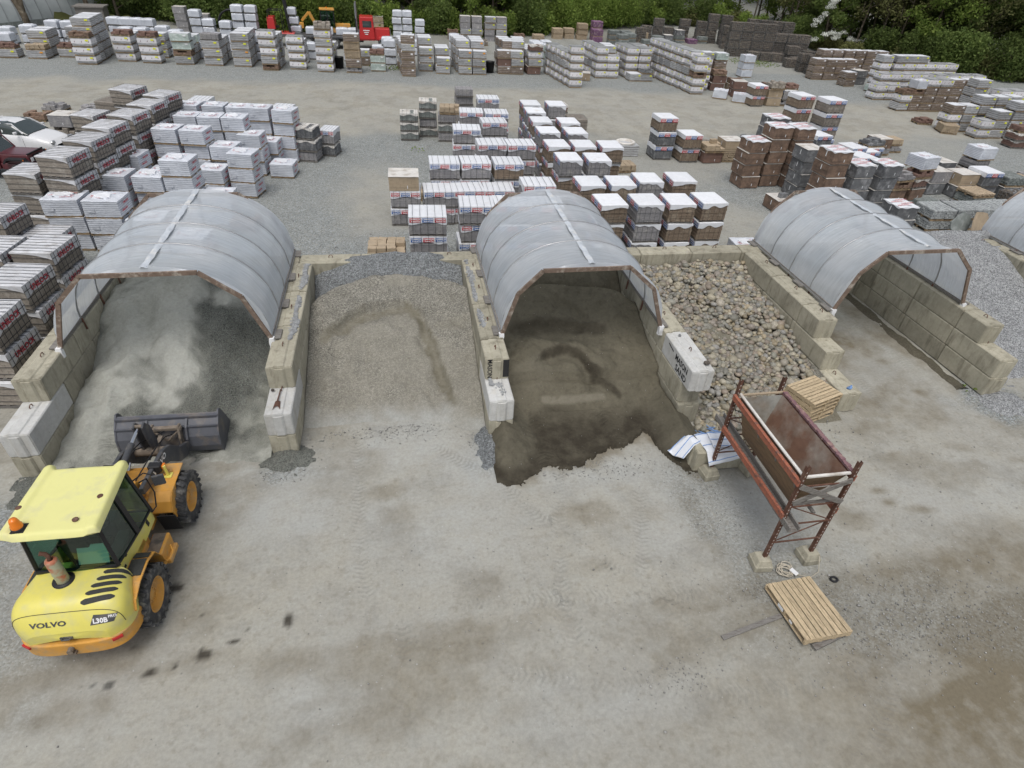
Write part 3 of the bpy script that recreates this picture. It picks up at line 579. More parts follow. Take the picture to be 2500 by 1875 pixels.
# leftovers in the empty bay
def z5(X, Y): return np.maximum(.9-np.hypot((X-12.9)*.62, (Y-17.3)*.55)*.8, .05+.10*fbm(X, Y, .5, 81)-1.0*np.clip(np.abs(X-16.3)-.12, 0, 3)*.7)+(fbm(X, Y, .4, 82)-.5)*.14-.05
heap('debris_heap', 'brown leftover fines heaped in the back corner of the empty bay', 12.27, 16.58, 11.6, 17.46, z5, M['sand'], cc(lambda X, Y, Z: .4+0*X, lambda X, Y, Z: .2+0*X), .06)
# mounds at the wall ends
def mound(x, y, rx, ry, h, m, label, sd):
    xs = np.linspace(x-rx*1.3, x+rx*1.3, 40); ys = np.linspace(y-ry*1.3, y+ry*1.3, 40)
    zf = lambda X, Y: h*(1.15*np.exp(-1.6*(((X-x)/rx)**2+((Y-y)/ry)**2))-.28)+(fbm(X, Y, .22, sd)-.5)*h*.8
    tag(npgrid('gravel_mound', xs, ys, zf, cc(lambda X, Y, Z: .8+0*X, lambda X, Y, Z: 0*X), m, keep=lambda X, Y, Z: Z > -.03), label, 'gravel mound')
mound(-2.95, 10.95, .62, .5, .2, M['stonedust'], 'small pale mound at the front end of the first dividing wall', 91)
mound(1.85, 10.7, .30, .9, .30, M['bluegravel'], 'narrow blue grey gravel spill beside the sand bay wall end', 92)
mound(17.1, 10.9, .8, .6, .22, M['palegravel'], 'small grey gravel mound at the end of the rightmost bay wall', 93)
mound(-7.7, 10.6, .9, .7, .28, M['stonedust'], 'lumpy stone dust left at the left wall end behind the loader', 94)
mound(-3.05, 14.4, .25, 2.6, 1.90, M['bluegravel'], 'thin gravel strip spilled along the top of first dividing wall', 95) if False else None
# loose gravel lying on wall tops
def strip(x0, x1, y0, y1, z, n, seed, label, m='bluegravel'):
    rnd = random.Random(seed); mb = MB()
    for i in range(n):
        y = rnd.uniform(y0, y1); c_ = math.sin(y*2.3+seed)+math.sin(y*5.1); x = rnd.gauss((x0+x1)/2+c_*.02, (x1-x0)*(.14+.06*c_))
        if c_ < -1.1 and n > 500: continue
        y = y; s = rnd.uniform(.012, .028)
        mb.box(min(max(x, x0), x1), y, z+rnd.random()*.012, s*2, s*2*rnd.uniform(.6, 1), s*1.3, rz=rnd.random()*3, rx=rnd.random()*.6, tx=.6, ty=.7)
    tag(obj('spilled_gravel', mb, M['gravelchip']), label, 'spilled gravel', kind='stuff')
M['gravelchip'] = mat('gravel_chip', (.30, .31, .315), var=.5, ns=8, objvar=0, bump=0)
strip(-2.96, -2.72, 13.2, 17.4, 1.84, 1500, 1, 'loose gravel lying on top of the wall right of left bay')
strip(1.90, 2.12, 13.4, 17.4, 1.84, 900, 2, 'loose gravel lying on top of the wall left of sand bay')
strip(1.92, 2.12, 11.62, 11.88, 1.25, 380, 3, 'dark gravel handful on the pale block left of sand bay')
strip(2.0, 2.4, 11.2, 11.7, 1.25, 40, 4, 'few dark chips on the pale block left of sand bay')

# ------------------------------------------------------------ river pebbles
M['pebble'] = None
def pebble_mat():
    m = bpy.data.materials.new('river_pebble'); m.use_nodes = True; t = m.node_tree; L = t.links; p = t.nodes['Principled BSDF']
    a = N(t, 'ShaderNodeAttribute', attribute_name='tint'); g = t.nodes.new('ShaderNodeNewGeometry')
    n = N(t, 'ShaderNodeTexNoise', Scale=30., Detail=5.); L.new(g.outputs['Position'], n.inputs['Vector'])
    k = ramp(t, n.outputs[0], .3, .7, .8, 1.2); kc = t.nodes.new('ShaderNodeCombineColor')
    for i in range(3): L.new(k, kc.inputs[i])
    L.new(mixc(t, 1., a.outputs['Color'], kc.outputs[0], 'MULTIPLY'), p.inputs['Base Color']); p.inputs['Roughness'].default_value = .55
    return m
M['pebble'] = pebble_mat()
def ico(n):
    import bmesh
    bm = bmesh.new(); bmesh.ops.create_icosphere(bm, subdivisions=n, radius=1); v = np.array([p.co[:] for p in bm.verts]); f = np.array([[q.index for q in p.verts] for p in bm.faces]); bm.free(); return v, f
IV, IF = ico(2)
PAL = np.array([(.36, .34, .28), (.28, .29, .28), (.42, .39, .31), (.24, .25, .235), (.33, .28, .25), (.30, .31, .33), (.46, .44, .38), (.255, .235, .23), (.38, .36, .33), (.35, .30, .22), (.22, .225, .22)])*.95
def zp(x, y): return 1.48-(17.4-y)*.215+(.12*math.sin(x*2.1+y*.7)+.08*math.sin(y*1.9+x))*.8
def pebbles():
    rs = np.random.RandomState(5); V = []; F = []; C = []; b = 0
    pts = []
    def ok(x, y): return 7.5 < x < 11.62 and y < 17.42 if y > 11.1 else (x > 7.3+max(0, (10.9-y))*.1 and x < 11.4-(11.1-y)*1.2 and y > 9.75+max(0, x-8.4)*.55)
    st = .118
    for j in range(int((17.45-9.6)/st)):
        for i in range(int(4.4/st)):
            for k in range(2):
                x = 7.42+(i+rs.rand())*st; y = 9.6+(j+rs.rand())*st
                if ok(x, y) and (k == 0 or rs.rand() < .62): pts.append((x, y, k))
    for x, y, k in pts:
        s = rs.gamma(14, .0047)*(1.0 if k else 1.1)
        z = max(zp(x, y), .02)+k*.075+rs.randn()*.015
        ax = np.array([1.1+rs.rand()*.35, .95+rs.rand()*.2, .78+rs.rand()*.2])*s
        v = IV*ax*(1+.05*np.sin(IV[:, [1, 2, 0]]*2+rs.rand(3)*6))
        a, e = rs.rand()*6.28, rs.randn()*.35; ca, sa, ce, se = math.cos(a), math.sin(a), math.cos(e), math.sin(e)
        v = v @ np.array([[1, 0, 0], [0, ce, -se], [0, se, ce]]).T @ np.array([[ca, -sa, 0], [sa, ca, 0], [0, 0, 1]]).T+(x, y, z+.02)
        V.append(v); F.append(IF+b); b += len(v); c = (PAL[rs.randint(len(PAL))]*.8+np.array((.32, .285, .21))*.2)*np.array((1.03, 1., .92))*(.60+.38*rs.rand()); C.append(np.repeat([[*c, 1]], len(v), 0))
    V = np.concatenate(V); F = np.concatenate(F); C = np.concatenate(C)
    me = bpy.data.meshes.new('river_pebbles'); me.vertices.add(len(V)); me.vertices.foreach_set('co', V.ravel()); me.loops.add(F.size); me.loops.foreach_set('vertex_index', F.ravel().astype(np.int32))
    me.polygons.add(len(F)); me.polygons.foreach_set('loop_start', np.arange(0, F.size, 3, dtype=np.int32)); me.polygons.foreach_set('loop_total', np.full(len(F), 3, np.int32)); me.polygons.foreach_set('use_smooth', np.ones(len(F), bool)); me.update()
    a = me.attributes.new('tint', 'FLOAT_COLOR', 'POINT'); a.data.foreach_set('color', C.ravel().astype(np.float32)); me.materials.append(M['pebble'])
    o = bpy.data.objects.new('river_pebbles', me); col.objects.link(o); tag(o, 'mixed grey and tan rounded river pebbles filling the fourth bay', 'river pebbles', kind='stuff')
    def zb(X, Y):
        z = 1.48-(17.4-Y)*.215-.05; z = np.where((X > 7.47) & (X < 11.64) | (Y < 11), z, -.3)
        return np.where(Y < 10.3, -.3, z)
    heap('pebble_bed', 'dark bed of fines beneath the river pebbles', 7.3, 11.63, 10.4, 17.47, zb, M['crushed'], cc(lambda X, Y, Z: .2+0*X, lambda X, Y, Z: .8+0*X), .12)
pebbles()
def heap_front_pebble_pad():
    # sandy fines packed against the right side wall, front part
    zf = lambda X, Y: .62-np.abs(X-11.65)*1.2-np.clip(12.0-Y, 0, 9)*.55+(fbm(X, Y, .4, 97)-.5)*.1
    xs = np.linspace(10.9, 11.63, 24); ys = np.linspace(11.0, 14.4, 60)
    tag(npgrid('gravel_bank', xs, ys, zf, cc(lambda X, Y, Z: .7+0*X, lambda X, Y, Z: .3+0*X), M['crushed'], keep=lambda X, Y, Z: Z > 0), 'fine gravel banked against the wall at the right of the pebbles', 'gravel bank')
heap_front_pebble_pad()

# ------------------------------------------------------------ hoop roofs
def film_mat():
    m = bpy.data.materials.new('greenhouse_film'); m.use_nodes = True; t = m.node_tree; L = t.links; t.nodes.remove(t.nodes['Principled BSDF']); out = t.nodes['Material Output']
    tc = t.nodes.new('ShaderNodeTexCoord'); mp = t.nodes.new('ShaderNodeMapping'); mp.inputs['Scale'].default_value = (.9, 7., .9); L.new(tc.outputs['Object'], mp.inputs[0])
    n = N(t, 'ShaderNodeTexNoise', Scale=1.6, Detail=4., Distortion=.6); L.new(mp.outputs[0], n.inputs['Vector'])
    n2 = N(t, 'ShaderNodeTexNoise', Scale=.9, Detail=4.); L.new(tc.outputs['Object'], n2.inputs['Vector'])
    b = t.nodes.new('ShaderNodeBump'); b.inputs['Strength'].default_value = .55; b.inputs['Distance'].default_value = .04; L.new(n.outputs[0], b.inputs['Height'])
    d = t.nodes.new('ShaderNodeBsdfDiffuse'); L.new(mixc(t, ramp(t, n2.outputs[0], .35, .7), (.60, .66, .72), (.74, .77, .80)), d.inputs[0]); L.new(b.outputs[0], d.inputs[2])
    tr = t.nodes.new('ShaderNodeBsdfTranslucent'); tr.inputs[0].default_value = (.84, .88, .92, 1); L.new(b.outputs[0], tr.inputs[1])
    tp = t.nodes.new('ShaderNodeBsdfTransparent'); tp.inputs[0].default_value = (.92, .94, .96, 1)
    gl = t.nodes.new('ShaderNodeBsdfGlossy'); gl.inputs['Roughness'].default_value = .42; L.new(b.outputs[0], gl.inputs['Normal']); gl.inputs[0].default_value = (.9, .93, .97, 1)
    m1 = t.nodes.new('ShaderNodeMixShader'); m1.inputs[0].default_value = .38; L.new(d.outputs[0], m1.inputs[1]); L.new(tr.outputs[0], m1.inputs[2])
    m2 = t.nodes.new('ShaderNodeMixShader'); L.new(ramp(t, n.outputs[0], .35, .75, .30, .14), m2.inputs[0]); L.new(m1.outputs[0], m2.inputs[1]); L.new(tp.outputs[0], m2.inputs[2])
    m3 = t.nodes.new('ShaderNodeMixShader'); m3.inputs[0].default_value = .08; L.new(m2.outputs[0], m3.inputs[1]); L.new(gl.outputs[0], m3.inputs[2]); L.new(m3.outputs[0], out.inputs[0])
    return m
M['hoopfilm'] = film_mat(); M['tape'] = mat('ridge_tape', (.52, .56, .60), rough=.45, c2=(.60, .60, .58), c2s=3, objvar=0)
def hoop_roof(x0, x1, y0, y1, zb, h, label, lean=0.):
    W = x1-x0; cx = (x0+x1)/2
    t = thing('hoop_roof', label, 'hoop roof', (cx, y0, zb), 0, 'hoop roofs over the storage bays')
    def arc(u):   # u 0..1 across, pointed-ish barrel
        a = PI*(1-u); return (W/2*math.copysign(abs(math.cos(a))**.92, math.cos(a)), h*abs(math.sin(a))**.88)
    # the arch frame of boards at the front (and back), a half octagon
    A = [(-W/2, 0), (-W/2+.12*W, .62*h), (-W/2+.27*W, .90*h), (W/2-.27*W, .90*h), (W/2-.12*W, .62*h), (W/2, 0)]
    A = [(-W/2+.02, .02), (-W/2+.085*W, .60*h), (-W/2+.22*W, .915*h), (W/2-.27*W, .925*h), (W/2-.10*W, .60*h), (W/2-.02, .02)]
    def sag(u, v):
        x, z = arc(u); k = math.sin(PI*min(max((v*4) % 1, 0), 1))
        s = .055*k*math.sin(PI*u)**.5
        if v == 0 or v == 1:
            s = 0
        return x, z, s
    def fn(u, v):
        x, z, s = sag(u, v); r = 1-s*.75
        flare = 0
        wr = .012*math.sin(u*70+v*9)*(1-math.sin(PI*u))
        return (x*r+wr, v*(y1-y0), z*r-.0)
    mb = MB(); mb.grid(fn, 56, 40); obj('film_cover', mb, M['hoopfilm'], t)
    # front lip: film turned in from the hoop to the board arch
    def Apt(u):
        seg = [(a, b) for a, b in zip(A[:-1], A[1:])]; Ls = [math.dist(a, b) for a, b in seg]; T = sum(Ls); d = u*T
        for (a, b), l in zip(seg, Ls):
            if d <= l+1e-6: return (a[0]+(b[0]-a[0])*d/l, a[1]+(b[1]-a[1])*d/l)
            d -= l
        return A[-1]
    mb = MB()
    mb.grid(lambda u, v: ((arc(u)[0]*(1-v)+Apt(u)[0]*v), -.05*v, arc(u)[1]*(1-v)+(Apt(u)[1]+.03)*v), 56, 2); obj('film_lip', mb, M['hoopfilm'], t)
    for yy in (-.06, y1-y0-.03):
        mb = MB()
        for a, b in zip(A[:-1], A[1:]): mb.beam((a[0], yy, a[1]), (b[0], yy, b[1]), .045, .12, up=(0, 1, 0)) if False else mb.beam((a[0], yy, a[1]), (b[0], yy, b[1]), .10, .055, up=(0, 1, 0))
        obj('board_arch', mb, M['woodred'], t)
    for k in range(1, 4):
        yy = (y1-y0)*k/4; mb = MB(); mb.tube([(arc(u/24)[0]*1.0, yy, arc(u/24)[1]*1.0-.004) for u in range(25)], .024, 6); obj('pipe_hoop', mb, M['steel'], t)
        for sx in (-1, 1):
            mb = MB(); mb.tube([(sx*(W/2-.02), yy, .05), (sx*(W/2-.02)-sx*.03, yy, -.26)], .028, 6); obj('pipe_socket', mb, M['rust'], t)
    for sx in (-1, 1):
        mb = MB(); mb.box(sx*W/2, (y1-y0)/2, .035, .05, y1-y0+.1, .09); mb.box(sx*(W/2+.035), (y1-y0)/2, .02, .018, y1-y0+.06, .05, m=1); obj('base_board', mb, [M['woodgrey'], M['steel']], t)
        mb = MB()
        for k in range(4): mb.box(sx*(W/2+.12), .12+(y1-y0-.3)*k/3, .02, .17, .42, .035, rz=.03*k)
        obj('timber_pad', mb, M['woodgrey'], t)
        mb = MB(); mb.softbox(sx*W/2-.06, sx*W/2+.06, -.14, -.02, -.22, .05, (3, 3, 4), lambda p: (noise.noise(p*9)*.03, noise.noise(p*7)*.03, 0)); obj('film_tail', mb, M['white'], t)
    mb = MB(); mb.grid(lambda u, v: ((u-.5)*.15, v*(y1-y0)-.05, h+.012+.01*math.sin(v*60+u*4)-abs(u-.5)*.05), 3, 60); obj('ridge_tape', mb, M['tape'], t)
    return t
hoop_roof(-8.0, -3.27, 13.3, 18.25, 1.86, 2.0, 'translucent grey film hoop roof with board arch over the leftmost bay')
hoop_roof(2.42, 6.81, 13.0, 18.2, 1.86, 1.95, 'translucent grey film hoop roof over the brown sand bay')
hoop_roof(12.33, 16.77, 13.45, 18.2, 1.86, 1.95, 'translucent hoop roof with a ridge strip over the empty bay')
hoop_roof(22.15, 26.6, 13.4, 18.6, 1.86, 1.95, 'partly visible hoop roof at the right edge past the grey gravel')

# loose stones lying about the yard: one scattered layer
def scatter():
    rs_ = np.random.RandomState(21); V = []; F = []; C = []; b = 0
    base = np.array([(-1, -1, -.6), (1, -1, -.6), (1, 1, -.6), (-1, 1, -.6), (-.6, -.7, .6), (.7, -.5, .6), (.5, .7, .6), (-.7, .5, .6)], float)
    fc = np.array([(3, 2, 1, 0), (4, 5, 6, 7), (0, 1, 5, 4), (1, 2, 6, 5), (2, 3, 7, 6), (3, 0, 4, 7)])
    spots = [(9.4, 5.0, 2.2, .9, 2600, .013), (7.4, 6.1, 1.2, .8, 900, .012), (6.6, 8.6, .6, 1.3, 900, .012), (-.5, 11.6, 1.6, .35, 1500, .012), (1.7, 11.2, .45, .6, 700, .012), (-2.95, 10.6, .5, .5, 700, .012), (4.2, 9.7, 1.6, .35, 1100, .012), (9.3, 10.2, 1.6, .5, 350, .022),
             (17.0, 10.9, 1.0, .7, 1200, .013), (3.0, 6.5, 5.0, 2.6, 1500, .010), (12, 8, 4, 2.6, 900, .011), (-7.6, 11.0, .7, .8, 500, .02), (-6, 11.9, 1.6, .5, 500, .016), (4.2, 4.6, .7, .3, 350, .012), (.3, 22, 6, 3, 1200, .016), (14, 22, 3, 3, 900, .016)]
    for cx, cy, rx, ry, n, s0 in spots:
        for _ in range(int(n*.42)):
            x, y = cx+rs_.randn()*rx*.6, cy+rs_.randn()*ry*.6
            if y > 11.2 and y < 18.2 and not (-2.6 < x < 1.8 or -7.9 < x < -3.4 or x > 17.4): continue
            if y > 11.8 and y < 18.2: continue
            s = s0*.62*(.5+rs_.gamma(2, .33)); a = rs_.rand()*6.28; ca, sa = math.cos(a), math.sin(a)
            v = base*np.array([1, .6+.4*rs_.rand(), .5+.4*rs_.rand()])*s*(.85+.3*rs_.rand(8, 3)); v = v @ np.array([[ca, sa, 0], [-sa, ca, 0], [0, 0, 1]])+(x, y, .008+s*.3)
            V.append(v); F.append(fc+b); b += 8; g = .20+.24*rs_.rand()**1.5; C.append(np.repeat([[g, g*.985, g*.94, 1]], 8, 0))
    V = np.concatenate(V); F = np.concatenate(F); C = np.concatenate(C); V[:, 2] += gz(V[:, 0], V[:, 1])+.006
    me = bpy.data.meshes.new('loose_gravel'); me.vertices.add(len(V)); me.vertices.foreach_set('co', V.ravel()); me.loops.add(F.size); me.loops.foreach_set('vertex_index', F.ravel().astype(np.int32))
    me.polygons.add(len(F)); me.polygons.foreach_set('loop_start', np.arange(0, F.size, 4, dtype=np.int32)); me.polygons.foreach_set('loop_total', np.full(len(F), 4, np.int32)); me.update()
    a = me.attributes.new('tint', 'FLOAT_COLOR', 'POINT'); a.data.foreach_set('color', C.ravel().astype(np.float32)); me.materials.append(M['pebble'])
    o = bpy.data.objects.new('loose_gravel', me); col.objects.link(o); tag(o, 'small loose stones scattered over the yard ground', 'loose gravel', kind='stuff')
scatter()
# ------------------------------------------------------------ pallet packs (prototypes; origin at the front-left bottom corner of nothing: centre of the base)
def pallet_mb(W, D, h=.11, loose=False, nb=5):
    mb = MB(); mb_ = .018
    for k in range(3): mb.box(0, -D/2+.05+(D-.1)*k/2, h-.03-mb_, W, .09, .02); mb.box(0, -D/2+.05+(D-.1)*k/2, .01, W, .1, mb_)
    for i in range(3):
        for j in range(3): mb.box(-W/2+.06+(W-.12)*i/2, -D/2+.05+(D-.1)*j/2, (h-.04)/2+.005, .11, .09, h-.055)
    for k in range(nb): mb.box(-W/2+.05+(W-.1)*k/(nb-1), 0, h-.012, .09 if nb < 8 else W/nb*.8, D, .02)
    return mb
def courses(W, D, z0, z1, n, nx, ny, jit=.008, gap=.006, inner=True, seed=0, m=0, rough=0.):
    rnd = random.Random(seed); mb = MB(); h = (z1-z0)/n
    if inner: mb.bx(-W/2+.02, W/2-.02, -D/2+.02, D/2-.02, z0, z1-.01, 1)
    for k in range(n):
        zc = z0+h*(k+.5); ox, oy = rnd.uniform(-jit, jit), rnd.uniform(-jit, jit); off = (k % 2)*.5
        for side in range(4):
            L = W if side < 2 else D; n_ = nx if side < 2 else ny; w = L/n_; xs = [-L/2]+[-L/2+w*(i+off) for i in range(0 if off else 1, n_+1) if -L/2+w*(i+off) < L/2-.02]+[L/2]
            for a, b in zip(xs[:-1], xs[1:]):
                c = (a+b)/2; l = b-a-gap; dp = .10; e = rnd.uniform(-1, 1)*rough
                if side == 0: mb.box(c+ox, -D/2+dp/2+oy+e, zc, l, dp, h-gap)
                elif side == 1: mb.box(c+ox, D/2-dp/2+oy+e, zc, l, dp, h-gap)
                elif side == 2: mb.box(-W/2+dp/2+ox+e, c+oy, zc, dp, l, h-gap)
                else: mb.box(W/2-dp/2+ox+e, c+oy, zc, dp, l, h-gap)
        if k == n-1:
            for i in range(nx):
                for j in range(ny): mb.box(-W/2+W/nx*(i+.5)+ox, -D/2+D/ny*(j+.5)+oy, z1-.012, W/nx-gap, D/ny-gap, .022+rnd.random()*.004)
    return mb
def sheet_top(W, D, z, ridges, along='x', drape=(.2, .2, .2, .2), cut=None, amp=.022, th=.012, seed=0, wob=.02):
    """cover sheet: ridged top plus drapes (front -y, right +x, back +y, left -x); cut(side, u) scales the drape length"""
    mb = MB(); W2, D2 = W/2+th, D/2+th
    def top(u, v):
        x, y = (u-.5)*2*W2, (v-.5)*2*D2; q = (v if along == 'x' else u)*ridges
        e = min(u, 1-u, v, 1-v); zz = z+th+amp*abs(math.sin(PI*q))**.5*(1 if e > .01 else 0)+noise.noise(Vector((x*3, y*3, seed)))*wob*min(1, e*8)
        return (x, y, zz)
    nu, nv = (max(12, ridges*5) if along != 'x' else 14), (max(12, ridges*5) if along == 'x' else 14)
    mb.grid(top, nu, nv)
    def side(s):
        d = drape[s]
        if d <= 0: return
        def fn(u, v):
            if s == 0: x, y, nn = (u-.5)*2*W2, -D2, (0, -1)
            elif s == 2: x, y, nn = (.5-u)*2*W2, D2, (0, 1)
            elif s == 1: x, y, nn = W2, (u-.5)*2*D2, (1, 0)
            else: x, y, nn = -W2, (.5-u)*2*D2, (-1, 0)
            dd = d*(cut(s, u) if cut else 1.)*(1+.12*noise.noise(Vector((u*6, s*3.1, seed+2))))
            o = .006+.012*v*abs(noise.noise(Vector((u*9, v*3, s+seed))))
            if cut is None or v > 0: pass
            return (x+nn[0]*o, y+nn[1]*o, z+th-dd*(1-v)) if False else (x+nn[0]*o, y+nn[1]*o, z+th-dd*v)
        mb.grid(fn, 22, 4)
    for s in range(4): side(s)
    return mb
def straps_mb(W, D, z0, z1, nx=0, ny=0, nz=0, w=.012, o=.016, sides='f'):
    mb = MB()
    for k in range(ny):                                 # loops running along y, spaced in x
        x = -W/2+W*(k+.5)/ny
        mb.box(x, 0, z1+o*.7+.012, w, D+2*o, .005)
        for s in (-1, 1): mb.box(x, s*(D/2+o), (z0+z1)/2, w, .005, z1-z0+.02)
    for k in range(nx):                                 # loops running along x, spaced in y
        y = -D/2+D*(k+.5)/nx
        mb.box(0, y, z1+o*.7+.012, W+2*o, w, .005)
        for s in (-1, 1): mb.box(s*(W/2+o), y, (z0+z1)/2, .005, w, z1-z0+.02)
    for k in range(nz):
        z = z0+(z1-z0)*(k+.5)/nz
        for s in (-1, 1): mb.box(0, s*(D/2+o), z, W+2*o, .005, w*.8); mb.box(s*(W/2+o), 0, z, .005, D+2*o, w*.8)
    return mb
PROTO = {}
def newproto(k, name, cat):
    t = bpy.data.objects.new(name, None); t.empty_display_size = .1; col.objects.link(t); t['category'] = cat; PROTO[k] = t; return t
# UG grey paver pack, white ridged cap, red lettering on the right side
def mkUG(k, W=1.08, D=1.28, H=.78, cap=True, brown=False):
    t = newproto(k, 'strapped_paver_pack', 'paver pack')
    obj('pallet', pallet_mb(W, D, .10), M['woodgrey'], t)
    obj('pavers', courses(W, D, .10, H-.02, 7, 4, 5, seed=1, jit=.01), [M['paver'], M['paver_gap']], t)
    if cap:
        obj('cap_sheet', sheet_top(W, D, H-.02, 9, 'x', (.10, .34, .03, .03), lambda s, u: (.35+1.6*u**3) if s == 0 else (1-.15*math.sin(u*3)), seed=3, amp=.022), M['capfilm'], t)
        mb = MB(); fr = frame((W/2+.034, 0, H-.19), (0, 1, 0), (0, 0, 1)); addtext(mb, 'UNILOCK', .20, fr, bold=.006, sx=.92)
        obj('lettering', mb, M['redink'], t)
    s = MB(); 
    for i in range(7): y = -D/2+D*(i+.5)/7; s.box(W/2+.04, y, (H+.1)/2, .006, .014, H-.12)
    for i in range(3): s.box(0, 0, .2+i*.22, W+.07, D+.05, .010) if False else s.box(W/2+.037, 0, .22+i*.2, .006, D+.06, .012)
    for i in range(7): y = -D/2+D*(i+.5)/7; s.box(0, y, H+.022, W+.07, .014, .006)
    for i in range(3): s.box(0, -D/2-.012, .22+i*.2, W+.05, .006, .010)
    obj('straps', s, M['strap'], t); return t
mkUG('UG'); mkUG('UP', cap=False)
M['darkred'] = mat('dark_red_print', (.16, .06, .07), objvar=0, bump=0)
# UW white film wrapped pack
def mkUW(k, W=1.14, D=1.05, H=.62, open_=False, seed=0):
    t = newproto(k, 'film_wrapped_pack', 'wrapped pack')
    obj('pallet', pallet_mb(W, D, .08), M['wood'], t)
    def disp(p):
        g = -.018*abs(math.sin(p.z*PI*8/H)); e = (p.z > H-.01)
        f = noise.noise(Vector((p.x*2.5, p.y*2.5, p.z*2+seed)))*.022
        dx = g*math.copysign(1, p.x)*(abs(p.x) > W/2-.01)+f*.6; dy = g*math.copysign(1, p.y)*(abs(p.y) > D/2-.01)+f*.6
        dz = (noise.noise(Vector((p.x*4, p.y*4, seed+5)))*.05+abs(noise.noise(Vector((p.x*9, p.y*9, seed+1))))*.05+.015-.06*math.exp(-((p.x**2+p.y**2)/.05))) if e else 0
        return (dx, dy, dz*(1 if min(W/2-abs(p.x), D/2-abs(p.y)) > .04 else .3))
    mb = MB(); mb.softbox(-W/2, W/2, -D/2, D/2, .07, H, (16, 14, 22), disp); obj('film_wrap', mb, M['film'], t)
    mb = MB(); rnd = random.Random(seed)
    fr = frame((W/2+.022, .05, H-.15), (0, 1, 0), (0, 0, 1)); addtext(mb, 'UNILOCK', .10, fr, bold=.004)
    fr = frame((W/2+.022, -.15, H-.36), (0, 1, 0), (0, 0, 1)); addtext(mb, 'UNILOCK', .10, fr, bold=.004)
    obj('lettering', mb, M['redink'], t)
    mb = MB()
    for i in range(5):
        a = rnd.uniform(-.5, .5); fr = frame((rnd.uniform(-.28, .28), rnd.uniform(-.32, .32), H+.045), (math.cos(a), math.sin(a), 0), (-math.sin(a), math.cos(a), 0)); addtext(mb, 'UNILOCK', .085, fr, bold=.003)
    obj('top_lettering', mb, M['pinkink'], t)
    # gathered film on top
    mb = MB(); mb.softbox(-.30, .26, -.22, .20, H-.02, H+.04, (10, 10, 3), lambda p: (noise.noise(p*6+Vector((seed, 0, 0)))*.09, noise.noise(p*5+Vector((0, seed, 0)))*.09, abs(noise.noise(p*7+Vector((0, 0, seed))))*.09)); obj('gathered_film', mb, M['cover'], t)
    mb = MB(); mb.box(-W*.28, -D/2-.018, H*.5, .22, .004, .16); obj('paper_label', mb, M['film'], t)
    return t
mkUW('UW', seed=1); mkUW('UV', seed=4)
# CB slab pack, white sheet with red and blue printed banners on the front
def banners(t, W, D, z, n, side='f', start=0, bh=.15, off=.03):
    for i in range(n):
        c = (i+start) % 2; mb = MB(); tx = MB(); L = W if side == 'f' else D; bw = L/n*.88; u = -L/2+L*(i+.5)/n
        if side == 'f': mb.box(u, -D/2-off, z, bw, .004, bh); fr = frame((u, -D/2-off-.004, z+bh*.22), (1, 0, 0), (0, 0, 1)); f2 = frame((u+.02, -D/2-off-.004, z-bh*.24), (1, 0, 0), (0, 0, 1))
        else: mb.box(-W/2-off, u, z, .004, bw, bh); fr = frame((-W/2-off-.004, u, z+bh*.22), (0, -1, 0), (0, 0, 1)); f2 = frame((-W/2-off-.004, u, z-bh*.24), (0, -1, 0), (0, 0, 1))
        addtext(tx, 'CAMBRIDGE', bw*.17, fr, bold=.003, sx=1.0); addtext(tx, 'ArmorTec', bw*.19, f2, bold=.003, sx=1.05)
        b = obj('printed_banner', mb, M['redink' if c == 0 else 'blueink'], t); obj('lettering', tx, M['whiteink'], b)
def mkCB(k, W=1.26, D=1.12, H=.72, mats='slab', start=0, seed=0):
    t = newproto(k, 'banner_wrapped_slab_pack', 'slab pack')
    obj('pallet', pallet_mb(W, D, .08), M['woodgrey'], t)
    obj('slabs', courses(W, D, .08, H-.02, 8, 3, 3, seed=seed, jit=.012), [M[mats], M['paver_gap']], t)
    obj('cover_sheet', sheet_top(W, D, H-.02, 6, 'y', (.24, .22, .15, .22), lambda s, u: 1+.18*math.sin(u*7+seed), amp=.014, seed=seed), M['cover'], t)
    banners(t, W, D, H-.13, 3, 'f', start); 
    s = straps_mb(W, D, .05, H, 0, 5, 0, .010, .034); obj('straps', s, M['strap'], t)
    return t
mkCB('CB', start=0, seed=1); mkCB('CD', start=1, seed=2); mkCB('CE', mats='brownslab', start=1, seed=3)
# CR pack: ridged white cover, banners on the left side
def mkCR(k, W=1.02, D=1.22, H=.76, mats='brownslab', n=9, seed=0, cutf=None, front=False, start=0):
    t = newproto(k, 'covered_paver_pack', 'covered paver pack')
    obj('pallet', pallet_mb(W, D, .08), M['woodgrey'], t)
    obj('slabs', courses(W, D, .08, H-.02, n, 4, 4, seed=seed, jit=.012), [M[mats], M['paver_gap']], t)
    obj('cover_sheet', sheet_top(W, D, H-.02, 9, 'x', (.16, .10, .10, .22), cutf or (lambda s, u: .5+.7*abs(2*u-1)**1.5+.35*math.sin(u*5) if s == 0 else 1), seed=seed), M['cover'], t)
    banners(t, W, D, H-.13, 3, 'f' if front else 'l', start, .17)
    s = MB()
    for i in range(5): x = -W/2+W*(i+.5)/5; s.box(x, -D/2-.014, H*.47, .007, .004, H*.8)
    obj('straps', s, M['strap'], t); return t
mkCR('CR', seed=5); mkCR('CS', mats='slab', seed=6, cutf=lambda s, u: .3+1.2*max(0, 2*u-1)**2+.25*math.sin(u*9)**2 if s == 0 else 1, start=1); mkCR('CT', mats='brownslab', seed=7, cutf=lambda s, u: .8+.3*math.sin(u*11)+.5*(1-u)**3 if s == 0 else 1, start=1)
